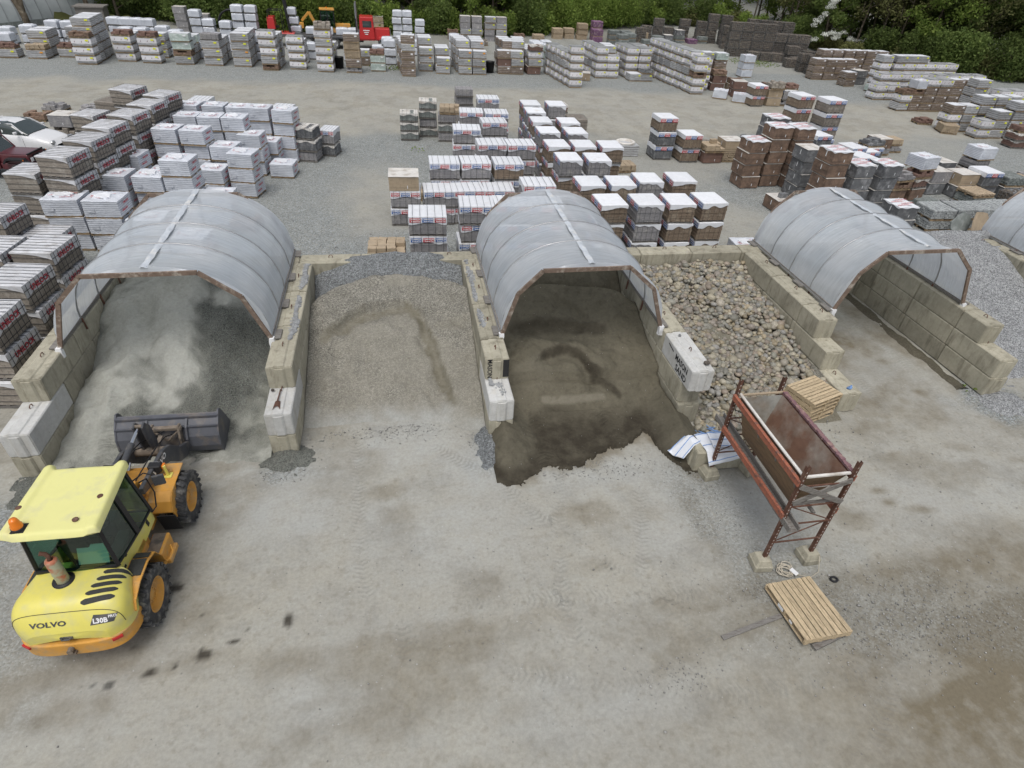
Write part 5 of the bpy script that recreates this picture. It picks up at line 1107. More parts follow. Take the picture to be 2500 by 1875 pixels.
bags('of bags, centre', [(2.3, 66.4, 2), (4.0, 61.3, 2), (6.2, 63.6, 3), (6.0, 64.9, 3), (5.8, 66.2, 3), (7.4, 64.9, 2), (12.3, 64.4, 2), (13.4, 62.5, 3), (13.3, 63.8, 3), (14.4, 64.0, 3)])
bags('of bags, right centre', [(16.0, 61.4, 2), (19.0, 63.6, 3), (23.2, 62.2, 2), (21.0, 64.2, 1), (7.2, 61.6, 2), (10.0, 63.3, 2)])
bags('of bags, behind left far row', [(-31.6, 62.6, 2), (-29.6, 62.4, 3), (-22.4, 63.0, 3), (-21.2, 63.1, 3), (-18.3, 62.4, 3), (-16.0, 61.6, 2), (-15.0, 61.4, 3), (-12.9, 61.9, 2), (-11.4, 61.6, 3), (-9.0, 63.6, 2), (-7.4, 62.8, 2), (-26.8, 65.8, 3), (-19.9, 64.4, 3), (-13.2, 63.9, 3)])
row('grey behind the truck', [(8.0, 76.8, 'FC FC GS GS'), (9.3, 76.8, 'GS FC GS GS'), (10.8, 76.9, 'GS GS FC FC'), (12.1, 77.0, 'GS FC FC GS'), (6.7, 77.4, 'FE LN'), (9.6, 73.8, 'LP'), (14.2, 76.8, 'SR LN')])
row('brown behind the bags', [(-18.9, 75.0, 'BC GS GS'), (-20.9, 74.6, 'GS GS GS GS'), (-16.0, 74.0, 'LN'), (-14.2, 74.8, 'SM SR SR SR SR'), (-1.6, 79, 'GS BC BC'), (-3.2, 79.4, 'GS GS'), (15.8, 74.0, 'TN TN')])
# rough stone at the wood edge
row('at the centre wood edge', [(19.5, 80.0, 'TN TN'), (21.0, 80.6, 'TN TN'), (22.5, 80.0, 'TN TN TN'), (24.0, 78.5, 'TP TP'), (24.3, 80.0, 'TP TP TP'), (25.7, 77.5, 'TG TG TG'), (27.1, 77.5, 'TG TG TG'), (27.0, 75.4, 'TG TG TG'), (28.6, 74.0, 'TN TG'), (25.7, 74.2, 'TG TG TG'), (30.0, 79.4, 'TN TN'), (31.6, 78.4, 'TG TG')])
row('before the dark cages', [(33.2, 79, 'TG GY'), (34.8, 79.6, 'TG TG GY'), (36.4, 79.2, 'TP'), (37.9, 79.6, 'TG TG'), (39.2, 80.2, 'TG TG'), (24.3, 69.6, 'TP'), (25.9, 68.8, 'TN UW')])
CG = [(33.0, 88.0, 2), (34.4, 87.5, 3), (35.8, 87.0, 2), (31.2, 85.5, 2), (38.5, 88.2, 3), (40.2, 86.5, 3), (41.6, 86.0, 4), (43.0, 85.0, 4), (42.2, 82.5, 3), (43.6, 82.0, 3), (45.0, 81.6, 4), (46.4, 81.0, 4), (47.7, 80.4, 5), (49.0, 79.8, 5)]
row('of stone cages, far side', [(x*.90+1.5, y*.93, ' '.join(['RK']*min(n, 4))) for x, y, n in CG], -14)
CG2 = [(38.0, 72.2, 4), (39.3, 72.0, 4), (40.6, 71.7, 4), (41.9, 71.5, 4), (43.2, 71.3, 3), (44.5, 71.0, 3), (45.8, 70.7, 3), (39.6, 70.0, 1), (40.9, 69.6, 1), (42.2, 69.3, 1), (43.5, 68.6, 2), (43.2, 66.9, 1), (42.0, 66.0, 1), (42.0, 63.5, 2), (42.1, 61.9, 2), (43.3, 65.2, 2)]
row('of stone cages, right', [(x, y, ' '.join(['RL']*n)) for x, y, n in CG2], -12)
# back right: brown packs, banded packs and the long rows beyond
bb = 'FR FR FR'
row('of brown line, back right', [(41.1, 59.6, bb), (42.3, 59.6, bb), (43.5, 59.7, bb), (44.7, 59.8, bb), (42.6, 61.2, bb+' FR'), (43.9, 61.3, bb+' FR'), (45.2, 61.3, bb+' FR'), (46.5, 61.4, bb+' FE'), (47.8, 61.4, bb+' FE'), (49.1, 61.4, bb+' FE')], 4, 1.15)
row('of film line, back right', [(42.7, 56.5, 'FE FE', 10), (44.6, 57.6, 'GY GY', 10), (43.8, 53.9, 'FG', 5), (45.2, 55.2, 'FE FE FE', 5), (46.5, 55.5, 'FE FE FE', 5), (47.8, 56.8, 'FE FE FE FE', 5), (49.1, 57.0, 'FE FE FE FE', 5), (50.4, 57.2, 'FE FE FE FE', 5)], w=1.2)
row('of banded line, back right', [(41.8, 50.95, 'FB FB'), (42.95, 51.0, 'FB FB'), (43.2, 52.6, 'FB FB FB'), (44.35, 52.7, 'FB FB FB'), (45.5, 52.8, 'FB FB FB'), (46.6, 52.9, 'FB FB FB'), (44.0, 54.2, 'FB FB FB FB FC'), (47.7, 53.0, 'FB FB FB')], 3, 1.1)
row('of upper banded line right', [(45.6, 54.4, 'FB FB FB FB FC'), (46.8, 54.5, 'FB FB FB FB FC'), (48.0, 54.6, 'FB FB FB FB FC'), (49.2, 54.7, 'FB FB FB FB'), (50.4, 54.8, 'FB FB FB FB'), (51.6, 54.9, 'FB FB FB FB')], 3, 1.15)
row('of long brown line right', [(41.1, 46.95, 'FC FB LN', 2, .95), (42.1, 46.95, 'FE FE LN UW', 2, .95), (43.1, 46.95, 'FR FR FR FB', 2), (44.3, 46.95, 'FR FR FR FB', 2), (45.5, 47.0, 'FR FR FR FR', 2), (46.7, 47.0, 'FE FR FR FR', 2), (47.9, 47.0, 'FE FR FR FR', 2), (45.6, 49.0, 'FB FB FB FB', 2), (46.9, 49.1, 'FB FB FB FB', 2), (48.2, 49.2, 'FB FB FB FB', 2), (49.5, 49.3, 'FB FB FB FB', 2)], w=1.12)
row('of nearest right line', [(41.4, 38.8, 'FB FB', 0, 1.0), (42.5, 38.9, 'FC FC FC', 0, 1.1), (43.8, 38.9, 'FC FC FC FC', 0, 1.1), (40.2, 40.6, 'FB FB FE', 0, 1.0), (41.3, 40.6, 'FC FC FC', 0, 1.1), (42.5, 40.7, 'FC FC FC FC', 0, 1.1), (43.8, 40.7, 'FC FC FC FC', 0, 1.1), (45.1, 40.8, 'FC FC FC FC', 0, 1.1)])
row('of second right line', [(42.1, 36.4, 'SR SR LR', -4, 1.3), (43.6, 36.3, 'SR SR LR', -4, 1.3), (39.6, 40.1, 'TN', -20, 1.1), (39.6, 42.6, 'LR', -10), (46.2, 43.0, 'FB FB FB FB', 3, 1.2), (47.6, 43.1, 'FB FB FB FB', 3, 1.2), (44.3, 43.6, 'FC FC FC FC FC', 0, 1.2), (45.0, 38.9, 'FC FC FC FC', 0, 1.2)])
print('PACKS', NPACK)
for k, t in PROTO.items():
    if k not in FIRSTUSE: print('unused proto', k); [bpy.data.objects.remove(c) for c in list(t.children_recursive)]; bpy.data.objects.remove(t)
# ------------------------------------------------------------ wheel loader
M['yel'] = mat('pale_yellow_paint', (.70, .63, .135), rough=.38, var=.05, ns=3, objvar=0, spec=.45, coat=.25, bump=0, c2=(.56, .53, .24), c2s=3.5, c2lo=.48, c2hi=.75)
M['yelroof'] = mat('faded_roof_yellow', (.74, .72, .30), rough=.5, var=.05, ns=3, objvar=0, bump=0, c2=(.64, .62, .31), c2s=3)
M['org'] = mat('machine_orange', (.62, .31, .06), rough=.5, var=.14, ns=5, objvar=0, bump=0, c2=(.40, .28, .15), c2s=4, c2lo=.48, c2hi=.72)
M['dgrey'] = mat('machine_dark_grey', (.065, .068, .075), rough=.45, var=.2, ns=6, objvar=0, bump=0, c2=(.13, .12, .11), c2s=4)
M['bucket'] = mat('worn_bucket_steel', (.095, .10, .115), rough=.5, var=.2, ns=5, objvar=0, c2=(.20, .17, .14), c2s=2.2, c2lo=.52, c2hi=.72, bump=.2, bs=60)
M['dirt'] = mat('dusty_linkage', (.20, .165, .13), var=.3, ns=8, objvar=0, c2=(.10, .09, .08), c2s=6)
M['tyre'] = mat('tyre_rubber', (.055, .056, .058), rough=.85, var=.2, ns=10, objvar=0, c2=(.17, .165, .15), c2s=5, c2lo=.48, c2hi=.66)
M['black'] = mat('black_plastic', (.022, .022, .024), rough=.5, var=.1, objvar=0, bump=0)
M['chrome'] = mat('chrome_rod', (.75, .76, .78), rough=.15, metal=1, var=.03, objvar=0, bump=0)
M['amber'] = mat('amber_lens', (.75, .20, .015), rough=.2, var=.05, objvar=0, bump=0, coat=.5)
M['redlens'] = mat('red_lens', (.45, .03, .03), rough=.25, var=.05, objvar=0, bump=0)
M['exh'] = mat('burnt_muffler', (.42, .42, .30), rough=.6, metal=.2, var=.15, ns=8, objvar=0, c2=(.46, .17, .10), c2s=3.4, c2lo=.50, c2hi=.6)
M['mesh'] = mat('dark_grille', (.04, .042, .04), rough=.7, var=.3, ns=40, objvar=0)
def glass(name, c, op, rough=.05):
    m = bpy.data.materials.new(name); m.use_nodes = True; t = m.node_tree; t.nodes.remove(t.nodes['Principled BSDF']); o = t.nodes['Material Output']
    tp = t.nodes.new('ShaderNodeBsdfTransparent'); tp.inputs[0].default_value = (*c, 1); gl = t.nodes.new('ShaderNodeBsdfGlossy'); gl.inputs['Roughness'].default_value = rough; gl.inputs[0].default_value = (.9, 1, .97, 1)
    lw = t.nodes.new('ShaderNodeLayerWeight'); lw.inputs[0].default_value = .25; k = ramp(t, lw.outputs[0], 0, 1, op, .5)
    mx = t.nodes.new('ShaderNodeMixShader'); t.links.new(k, mx.inputs[0]); t.links.new(tp.outputs[0], mx.inputs[1]); t.links.new(gl.outputs[0], mx.inputs[2]); t.links.new(mx.outputs[0], o.inputs[0]); return m
M['glass'] = glass('green_tinted_glass', (.34, .60, .50), .07); M['carglass'] = glass('dark_car_glass', (.12, .15, .15), .12)
def wheel(parent, x, y, r=.53, w=.38, side=1, rimm='org', name='wheel', lugs=22):
    MX = Matrix.Rotation(PI/2, 4, 'Y')
    wh = bpy.data.objects.new(name, None); wh.empty_display_size = .1; col.objects.link(wh); wh.parent = parent; wh.location = (x, y, r)
    mb = MB(); h = w/2; ri = r*.58
    mb.lathe([(ri, -h*.8), (ri+.03, -h*.95), (r*.86, -h), (r*.95, -h*.82), (r*.965, 0), (r*.95, h*.82), (r*.86, h), (ri+.03, h*.95), (ri, h*.8)], 40, M=MX)
    if lugs:
        for i in range(lugs):
            for s in (-1, 1):
                a = 2*PI*(i+(.5 if s > 0 else 0))/lugs; c = Vector((s*h*.48, math.cos(a)*r*.965, math.sin(a)*r*.965))
                RM = Matrix.Rotation(a, 3, 'X') @ Matrix.Rotation(s*.5, 3, 'Z'); vs = []
                for k in (-1, 1):
                    for p, q in ((-1, -1), (1, -1), (1, 1), (-1, 1)): vs.append(None)
                MM = Matrix.Rotation(a, 3, 'X'); loc = []
                for k in (-.03, .035):
                    for p, q in ((-1, -1), (1, -1), (1, 1), (-1, 1)):
                        xx, zz = p*h*.54, q*.028; yy = k
                        X_ = xx*math.cos(.45*s)-zz*math.sin(.45*s); Z_ = xx*math.sin(.45*s)+zz*math.cos(.45*s)
                        loc.append(c+MM @ Vector((X_, yy, Z_)))
                mb.add(loc, [(3, 2, 1, 0), (4, 5, 6, 7), (0, 1, 5, 4), (1, 2, 6, 5), (2, 3, 7, 6), (3, 0, 4, 7)])
    obj('tyre', mb, M['tyre'], wh)
    mb = MB(); s = side
    mb.lathe([(ri+.005, s*h*.82), (ri-.03, s*h*.78), (ri-.045, s*h*.35), (ri*.55, s*h*.30), (ri*.5, s*h*.42), (ri*.18, s*h*.42), (.001, s*h*.42)], 32, M=MX)
    mb.lathe([(ri+.005, -s*h*.8), (ri-.05, -s*h*.5), (.01, -s*h*.4)], 20, M=MX)
    for i in range(8): a = 2*PI*i/8; mb.tube([(s*h*.38, math.cos(a)*ri*.38, math.sin(a)*ri*.38), (s*h*.5, math.cos(a)*ri*.38, math.sin(a)*ri*.38)], .014, 6)
    obj('rim', mb, M[rimm], wh); return wh
LD = thing('wheel_loader', 'yellow and orange compact wheel loader with its bucket at the stone dust', 'wheel loader', (-5.50, 8.28, 0), R(-1))
for sx in (-1, 1):
    for yy in (1.16, -1.15): wheel(LD, sx*.74, yy, side=sx)
# hood: superelliptic loft, rounded tail
def hoodfn(u, v):
    y = -1.22-.90*v; k = max(0, (v-.50)/.50)
    w_ = .74+.11*min(1, v*2.2)-.27*k**3.2; top = 1.74-.10*v-.30*k**2.2; top = 1.54-.05*v-.40*k**2.4
    a = PI*(1-u); ca, sa = math.cos(a), math.sin(a); ex = .42; ez = .40
    zb = .84
    return (w_*math.copysign(abs(ca)**ex, ca), y, zb+(top-zb)*abs(sa)**ez)
mb = MB(); mb.grid(hoodfn, 48, 30)
# tail cap
ring = [hoodfn(i/48, 1) for i in range(49)]; cen = (0, -2.155, .98)
mb.grid(lambda u, v: tuple(hoodfn(u, 1)[i]*(1-v)+(cen[i] if i != 0 else 0)*v if i != 1 else hoodfn(u, 1)[1]*(1-v**2)+cen[1]*v**2 for i in range(3)), 48, 6)
hood = obj('engine_hood', mb, M['yel'], LD)
bvh = BVHTree.FromPolygons([Vector(v) for v in mb.v], mb.f)
def decal(mbd, pts, faces, o, d, off=.006, m=0):
    vs = []
    for p in pts:
        h, n, i, dist = bvh.ray_cast(Vector(p)+Vector(o)*0, Vector(d).normalized(), 5)
        if h is None: h = Vector((p[0], p[1], 1.3))
        if n is not None and n.dot(Vector(d)) > 0: n = -n
        vs.append(h+(n if n else Vector((0, 0, 1)))*off)
    mbd.add(vs, faces, m)
def subquad(c, du, dv, nu, nv):
    pts = [Vector(c)+Vector(du)*(i/nu-.5)+Vector(dv)*(j/nv-.5) for j in range(nv+1) for i in range(nu+1)]
    return pts, [(j*(nu+1)+i, j*(nu+1)+i+1, (j+1)*(nu+1)+i+1, (j+1)*(nu+1)+i) for j in range(nv) for i in range(nu)]
mb = MB()
for k in range(5):
    yc = -1.33-.125*k; L = .32+.02*(k > 0)+.03*k; pts = []; n = 16
    def P_(t, s):
        ww = .040*(1 if .12 < t < .88 else .7 if .05 < t < .95 else .3)
        return Vector((.745-.01*k-L*(1-t), yc+.08*t**1.3-.02+ww*s, 3))
    pts = [P_(i/n, s) for s in (-1, 0, 1) for i in range(n+1)]; fs = [(j*(n+1)+i, j*(n+1)+i+1, (j+1)*(n+1)+i+1, (j+1)*(n+1)+i) for j in range(2) for i in range(n)]
    decal(mb, pts, fs, (0, 0, 0), (0, 0, -1), .004)
obj('air_vent', mb, M['mesh'], hood)
d = Vector((0, 1, -.75)).normalized(); mb = MB()
def txt_decal(mbd, s, size, c, xa, ya, dd, bold=.0, sx=1., off=.006):
    vs, fs = textmesh(s, size, 0., 0., bold); xa, ya = Vector(xa).normalized(), Vector(ya).normalized()
    decal(mbd, [Vector(c)+xa*v.x*sx+ya*v.y for v in vs], fs, (0, 0, 0), dd, off)
txt_decal(mb, 'VOLVO', .115, (-.22, -3.05, 1.99), (1, 0, 0), (0, .6, .8), d, .004, 1.35); obj('lettering', mb, M['dgrey'], hood)
mb = MB(); c = Vector((.56, -3.05, 2.00)); xa, ya = Vector((1, .0, 0)), Vector((0, .6, .8))
q = []; fs = []; nu, nv = 12, 6
for j in range(nv+1):
    for i in range(nu+1): q.append(c+xa*((i/nu-.5)*.32+(j/nv-.5)*.06)+ya*((j/nv-.5)*.17*(1.0-.25*(i/nu))))
fs = [(j*(nu+1)+i, j*(nu+1)+i+1, (j+1)*(nu+1)+i+1, (j+1)*(nu+1)+i) for j in range(nv) for i in range(nu)]
decal(mb, q, fs, (0, 0, 0), d, .004); obj('badge_panel', mb, M['dgrey'], hood)
mb = MB(); txt_decal(mb, 'L30B', .11, c+xa*-.045+ya*-.02, xa, ya, d, .004, .9, .008); txt_decal(mb, 'PRO', .06, c+xa*.12+ya*.03, xa, ya, d, .002, .9, .008); obj('badge_lettering', mb, M['whiteink'], hood)
mb = MB(); mb.tube([(-.07, -2.14, 1.0), (-.05, -2.19, 1.01), (.05, -2.19, 1.01), (.07, -2.14, 1.0)], .014, 6); mb.box(0, -2.15, 1.0, .18, .02, .05); obj('latch_handle', mb, M['dgrey'], hood)
# panel seam
mb = MB(); mb.tube([Vector(hoodfn(i/24*.96+.02, .80))+Vector((0, -.004, .002)) for i in range(25)], .005, 5); obj('panel_seam', mb, M['mesh'], hood)
# counterweight band
def plan(s, off=0.):
    pts = []
    for i in range(25):
        a = PI+PI*i/24; ca, sa = math.cos(a), math.sin(a); pts.append(((.86+off)*math.copysign(abs(ca)**.5, ca), -1.50+(.68+off)*math.copysign(abs(sa)**.62, sa)))
    return pts
mb = MB(); mb.prism(plan(.03)+[(.87, -1.42), (-.87, -1.42)], .56, .86, 'z'); cw = obj('counterweight', mb, M['org'], LD, bevel=.03, bseg=3)
for sx in (-1, 1):
    mb = MB(); mb.box(sx*.66, -2.10, .80, .15, .04, .05, rz=sx*.5); obj('tail_light', mb, M['redlens'], cw)
mb = MB()
mb = MB(); mb.tube([(.0, -2.14, .76), (.0, -2.26, .76)], .045, 10); mb.box(0, -2.20, .68, .12, .08, .05); obj('tow_pin', mb, M['dirt'], cw)
# rear chassis and fenders
mb = MB(); mb.bx(-.40, .40, -1.75, .12, .42, .98); mb.bx(-.30, .30, .1, .5, .48, .9)
obj('rear_frame', mb, M['org'], LD, bevel=.015)
for sx in (-1, 1):
    mb = MB(); xx = (sx*.50, sx*.89)
    pr = [(-1.75, .98), (-1.66, 1.13), (-1.35, 1.22), (-.95, 1.22), (-.68, 1.12), (-.55, .85), (-.50, .62)]
    th = .03; poly = pr+[(y+.0, z-th) for y, z in reversed(pr)]
    for (a, b) in zip(pr[:-1], pr[1:]): mb.prism([a, b, (b[0], b[1]-th), (a[0], a[1]-th)], min(xx), max(xx), 'x')
    mb.prism([(-.72, 1.12), (-.35, 1.10), (-.25, .62), (-.5, .62)], min(sx*.48, sx*.60), max(sx*.48, sx*.60), 'x')
    f = obj('rear_fender', mb, M['org'], LD, bevel=.008)
    mb = MB(); mb.box(sx*.74, -1.08, 1.229, .24, .34, .012); mb.box(sx*.74, -.80, 1.19, .24, .14, .012, rx=-.30); obj('grip_pad', mb, M['mesh'], f)
    mb = MB(); mb.bx(min(sx*.56, sx*.86), max(sx*.56, sx*.86), -.50, .02, .46, .80); mb.bx(min(sx*.80, sx*.93), max(sx*.80, sx*.93), -.42, .0, .40, .52)
    s = obj('step_box', mb, M['org'], LD, bevel=.02)
    mb = MB(); mb.box(sx*.70, -.24, .806, .22, .46, .014); obj('grip_plate', mb, M['dirt'], s)
    mb = MB(); mb.tube([(sx*.88, -.52, .62), (sx*.97, -.50, .66), (sx*.99, -.36, .70), (sx*.93, -.25, .74)], .018, 6); obj('grab_rail', mb, M['org'], LD)
# cab
CBX, CY0, CY1, CZ0, CZ1 = .60, -1.24, .12, 1.0, 2.50
def cabx(z): return CBX-.06*max(0, (z-1.5))
mb = MB()
for sx in (-1, 1):
    # lower side panel
    mb.add([(sx*.60, -1.24, .98), (sx*.60, .16, .98), (sx*.60, .22, 1.28), (sx*.60, -.30, 1.32), (sx*.60, -1.0, 1.46), (sx*.60, -1.24, 1.52)], [(0, 1, 2, 3, 4, 5) if sx > 0 else (5, 4, 3, 2, 1, 0)])
    mb.add([(sx*.57, -1.24, .98), (sx*.57, .16, .98), (sx*.57, .22, 1.28), (sx*.57, -.30, 1.32), (sx*.57, -1.0, 1.46), (sx*.57, -1.24, 1.52)], [(5, 4, 3, 2, 1, 0) if sx > 0 else (0, 1, 2, 3, 4, 5)])
mb.bx(-.6, .6, -1.25, -1.22, 1.0, 1.50); mb.bx(-.6, .6, .17, .20, .98, 1.22)
lp = obj('cab_lower_panel', mb, M['yel'], LD)
mb = MB(); mb.box(.607, -.06, 1.18, .01, .07, .14, rx=.2); mb.box(.607, -.96, 1.42, .012, .05, .03); mb.box(.607, -1.12, 1.30, .012, .10, .05, rx=.2); obj('door_handle', mb, M['black'], lp)
mb = MB(); mb.bx(-.58, .58, -1.2, .15, .96, 1.0); obj('cab_floor', mb, M['dgrey'], LD)
# pillars
mb = MB(); P4 = {}
for sx in (-1, 1):
    mb.beam((sx*.60, -1.22, 1.50), (sx*.545, -1.16, 2.5), .06, .06); mb.beam((sx*.60, .20, 1.2), (sx*.545, .02, 2.5), .05, .05)
    mb.beam((sx*.605, -.42, 1.36), (sx*.55, -.50, 2.5), .11, .04, up=(1, 0, 0)); mb.beam((sx*.60, .20, 1.27), (sx*.60, -.32, 1.33), .035, .04); mb.beam((sx*.60, -.32, 1.33), (sx*.60, -1.0, 1.47), .035, .04); mb.beam((sx*.60, -1.0, 1.47), (sx*.60, -1.24, 1.53), .035, .04)
mb.beam((-.6, -1.26, 1.54), (.6, -1.26, 1.54), .04, .05); mb.beam((-.6, .2, 1.22), (.6, .2, 1.22), .04, .05)
obj('cab_pillars', mb, M['black'], LD)
for nm, q in (('rear_window', [(-.585, -1.23, 1.52), (.585, -1.23, 1.52), (.54, -1.17, 2.5), (-.54, -1.17, 2.5)]), ('windscreen', [(.585, .205, 1.23), (-.585, .205, 1.23), (-.54, .02, 2.5), (.54, .02, 2.5)])):
    mb = MB()
    def gf(u, v, q=q):
        a = Vector(q[0]).lerp(Vector(q[1]), u); b = Vector(q[3]).lerp(Vector(q[2]), u); p = a.lerp(b, v); p.y += (-.07 if q[0][1] < 0 else .05)*math.sin(PI*u); return p
    mb.grid(gf, 12, 3); obj(nm, mb, M['glass'], LD)
for sx in (-1, 1):
    mb = MB(); q = [(sx*.603, -1.22, 1.52), (sx*.603, -1.0, 1.46), (sx*.603, -.32, 1.33), (sx*.603, .19, 1.27), (sx*.548, .03, 2.5), (sx*.548, -1.15, 2.5)]
    mb.add(q, [tuple(range(6)) if sx > 0 else tuple(reversed(range(6)))]); obj('side_window', mb, M['glass'], LD)
# cab interior
mb = MB(); mb.softbox(-.22, .22, -.95, -.50, 1.30, 1.42, (4, 4, 2)); mb.box(0, -.98, 1.68, .44, .12, .62, rx=.12); seat = obj('seat', mb, M['black'], LD, bevel=.03, bseg=2)
mb = MB(); mb.box(0, -.12, 1.28, .42, .26, .5); mb.box(.42, -.70, 1.28, .22, .6, .34); obj('console', mb, M['dgrey'], LD, bevel=.02)
mb = MB(); Mt = Matrix.Translation((0, -.32, 1.62)) @ Matrix.Rotation(.7, 4, 'X'); mb.tube([Mt @ Vector((.19*math.cos(a*PI/12), .19*math.sin(a*PI/12), 0)) for a in range(25)], .014, 6); mb.beam(Mt @ Vector((-.19, 0, 0)), Mt @ Vector((.19, 0, 0)), .03, .01); mb.beam(Mt @ Vector((0, 0, 0)), (0, -.16, 1.42), .04, .04); obj('steering_wheel', mb, M['black'], LD)
mb = MB(); mb.box(.24, -1.10, 1.70, .46, .02, .34, rx=-.45); obj('paper_sheet', mb, M['whiteink'], LD)
mb = MB(); mb.box(-.30, -1.10, 1.34, .3, .12, .3); mb.box(.40, -1.12, 1.28, .2, .10, .2); obj('inner_panel', mb, M['yel'], LD, bevel=.02)
# roof: slab with raised side ridges that run past the front edge
mb = MB()
def rooffn(u, v):
    x = (u-.5)*2; y = -1.44+1.50*v; wd = .70-.05*v
    e = max(abs(x), 0); lobe = max(0, 1-abs(abs(x)-.86)/.16); z = 2.60+.035*min(1, lobe*1.6)+.02*(1-x*x)
    edge = min(1, (1-abs(x))/.05, (v)/.05, (1-v)/.05); z -= .10*(1-max(0, edge))**2
    y += (.11*min(1, lobe*1.4))*max(0, (v-.85)/.15) + .07*abs(x)**5*max(0, 1-v/.15)
    return (x*wd, y, z)
mb.grid(rooffn, 60, 40)
mb.grid(lambda u, v: (rooffn(0 if u < .25 else 0, 0)[0], 0, 0) if False else ((u-.5)*1.24, -1.36+1.34*v, 2.49), 4, 4)
N_ = 60; rim = [rooffn(i/60, 0) for i in range(61)]+[rooffn(1, j/40) for j in range(1, 41)]+[rooffn(1-i/60, 1) for i in range(1, 61)]+[rooffn(0, 1-j/40) for j in range(1, 40)]
b0 = len(mb.v); n = len(rim); mb.add(list(rim)+[(x*.96, -.69+(y+.69)*.96, 2.485) for x, y, z in rim], [(i, (i+1) % n, n+(i+1) % n, n+i) for i in range(n)], 0, True)
rf = obj('cab_roof', mb, M['yelroof'], LD)
mb = MB(); mb.box(-.43, -1.26, 2.612, .21, .19, .018); mb.lathe([(.09, 2.62), (.09, 2.66), (.0, 2.66)], 20, M=Matrix.Translation((-.43, -1.26, 0))); obj('beacon_base', mb, M['black'], rf)
mb = MB(); mb.lathe([(.082, 2.66), (.084, 2.70), (.072, 2.72), (.060, 2.80), (.045, 2.83), (.0, 2.835)], 24, M=Matrix.Translation((-.43, -1.26, 0))); obj('beacon', mb, M['amber'], rf)
mb = MB()
for x, y in ((-.60, -.85), (.52, -.72), (.33, -1.18)): mb.lathe([(.045, 2.628), (.045, 2.645), (.02, 2.648), (.0, 2.64)], 14, M=Matrix.Translation((x, y, 0)))
obj('roof_plug', mb, M['rust'], rf)
# muffler
mb = MB(); mb.lathe([(.16, 1.50), (.16, 1.535), (.10, 1.545)], 24, M=Matrix.Translation((-.13, -1.44, 0)) @ Matrix.Diagonal((1, 1, 1, 1))); obj('muffler_collar', mb, M['black'], LD)
mb = MB(); T_ = Matrix.Translation((-.13, -1.44, 0)); mb.lathe([(.088, 1.50), (.092, 1.54), (.092, 2.02), (.08, 2.05), (.04, 2.06)], 24, M=T_); muf = obj('muffler', mb, M['exh'], LD)
mb = MB(); mb.tube([(-.13, -1.44, 2.05), (-.13, -1.44, 2.14), (-.15, -1.44, 2.20), (-.21, -1.46, 2.24)], .034, 10); obj('exhaust_pipe', mb, M['rust'], muf)
# front frame
mb = MB(); mb.bx(-.36, .36, .40, 1.75, .45, .88)
mb.prism([(.35, .86), (1.7, .86), (1.55, 1.0), (.7, 1.02)], -.34, .34, 'x')
for sx in (-1, 1):
    mb.prism([(.48, .9), (.86, .9), (.78, 1.42), (.70, 1.52), (.60, 1.52), (.52, 1.42)], min(sx*.16, sx*.27), max(sx*.16, sx*.27), 'x')
    mb.prism([(.30, .86), (.95, 1.06), (1.15, 1.06), (.9, .62), (.3, .55)], min(sx*.34, sx*.40), max(sx*.34, sx*.40), 'x')
    mb.beam((sx*.20, .90, 1.20), (sx*.62, 1.35, 1.14), .10, .05)
ff = obj('front_frame', mb, M['org'], LD, bevel=.012)
for sx in (-1, 1):
    mb = MB(); pr = [(.52, .80), (.60, 1.0), (.78, 1.12), (1.55, 1.13)]
    for a, b in zip(pr[:-1], pr[1:]): mb.prism([a, b, (b[0], b[1]-.03), (a[0], a[1]-.03)], min(sx*.36, sx*.78), max(sx*.36, sx*.78), 'x')
    mb.prism([(.52, .80), (.60, 1.0), (.78, 1.12), (1.0, 1.12), (.75, .62), (.6, .55)], min(sx*.755, sx*.785), max(sx*.755, sx*.785), 'x')
    obj('front_fender', mb, M['org'], LD, bevel=.008)
    mb = MB(); mb.box(sx*.66, .50, .52, .34, .02, .50, rx=.18); obj('mud_flap', mb, M['black'], LD)
    mb = MB(); mb.box(sx*.42, 1.22, 1.36, .24, .17, .17); lh = obj('headlight_housing', mb, M['black'], LD, bevel=.02)
    mb = MB(); mb.box(sx*.40, 1.31, 1.36, .17, .01, .12); obj('headlight', mb, M['white'], lh)
    mb = MB(); mb.box(sx*.56, 1.24, 1.36, .05, .10, .08); obj('indicator', mb, M['amber'], lh)
    mb = MB(); mb.tube([(sx*.60, 1.20, 1.13), (sx*.585, 1.20, 1.40)], .03, 10); mb.box(sx*.60, 1.20, 1.135, .15, .15, .015); obj('yellow_post', mb, M['yel'], LD)
mb = MB(); mb.box(.405, .60, .90, .004, .13, .09, rx=.35); mb.box(.405, .42, .80, .004, .01, .01); obj('warning_sticker', mb, M['black'], ff)
mb = MB(); mb.box(.407, .36, .76, .004, .10, .13, rx=.2); obj('warning_sticker', mb, M['yellow'], ff)
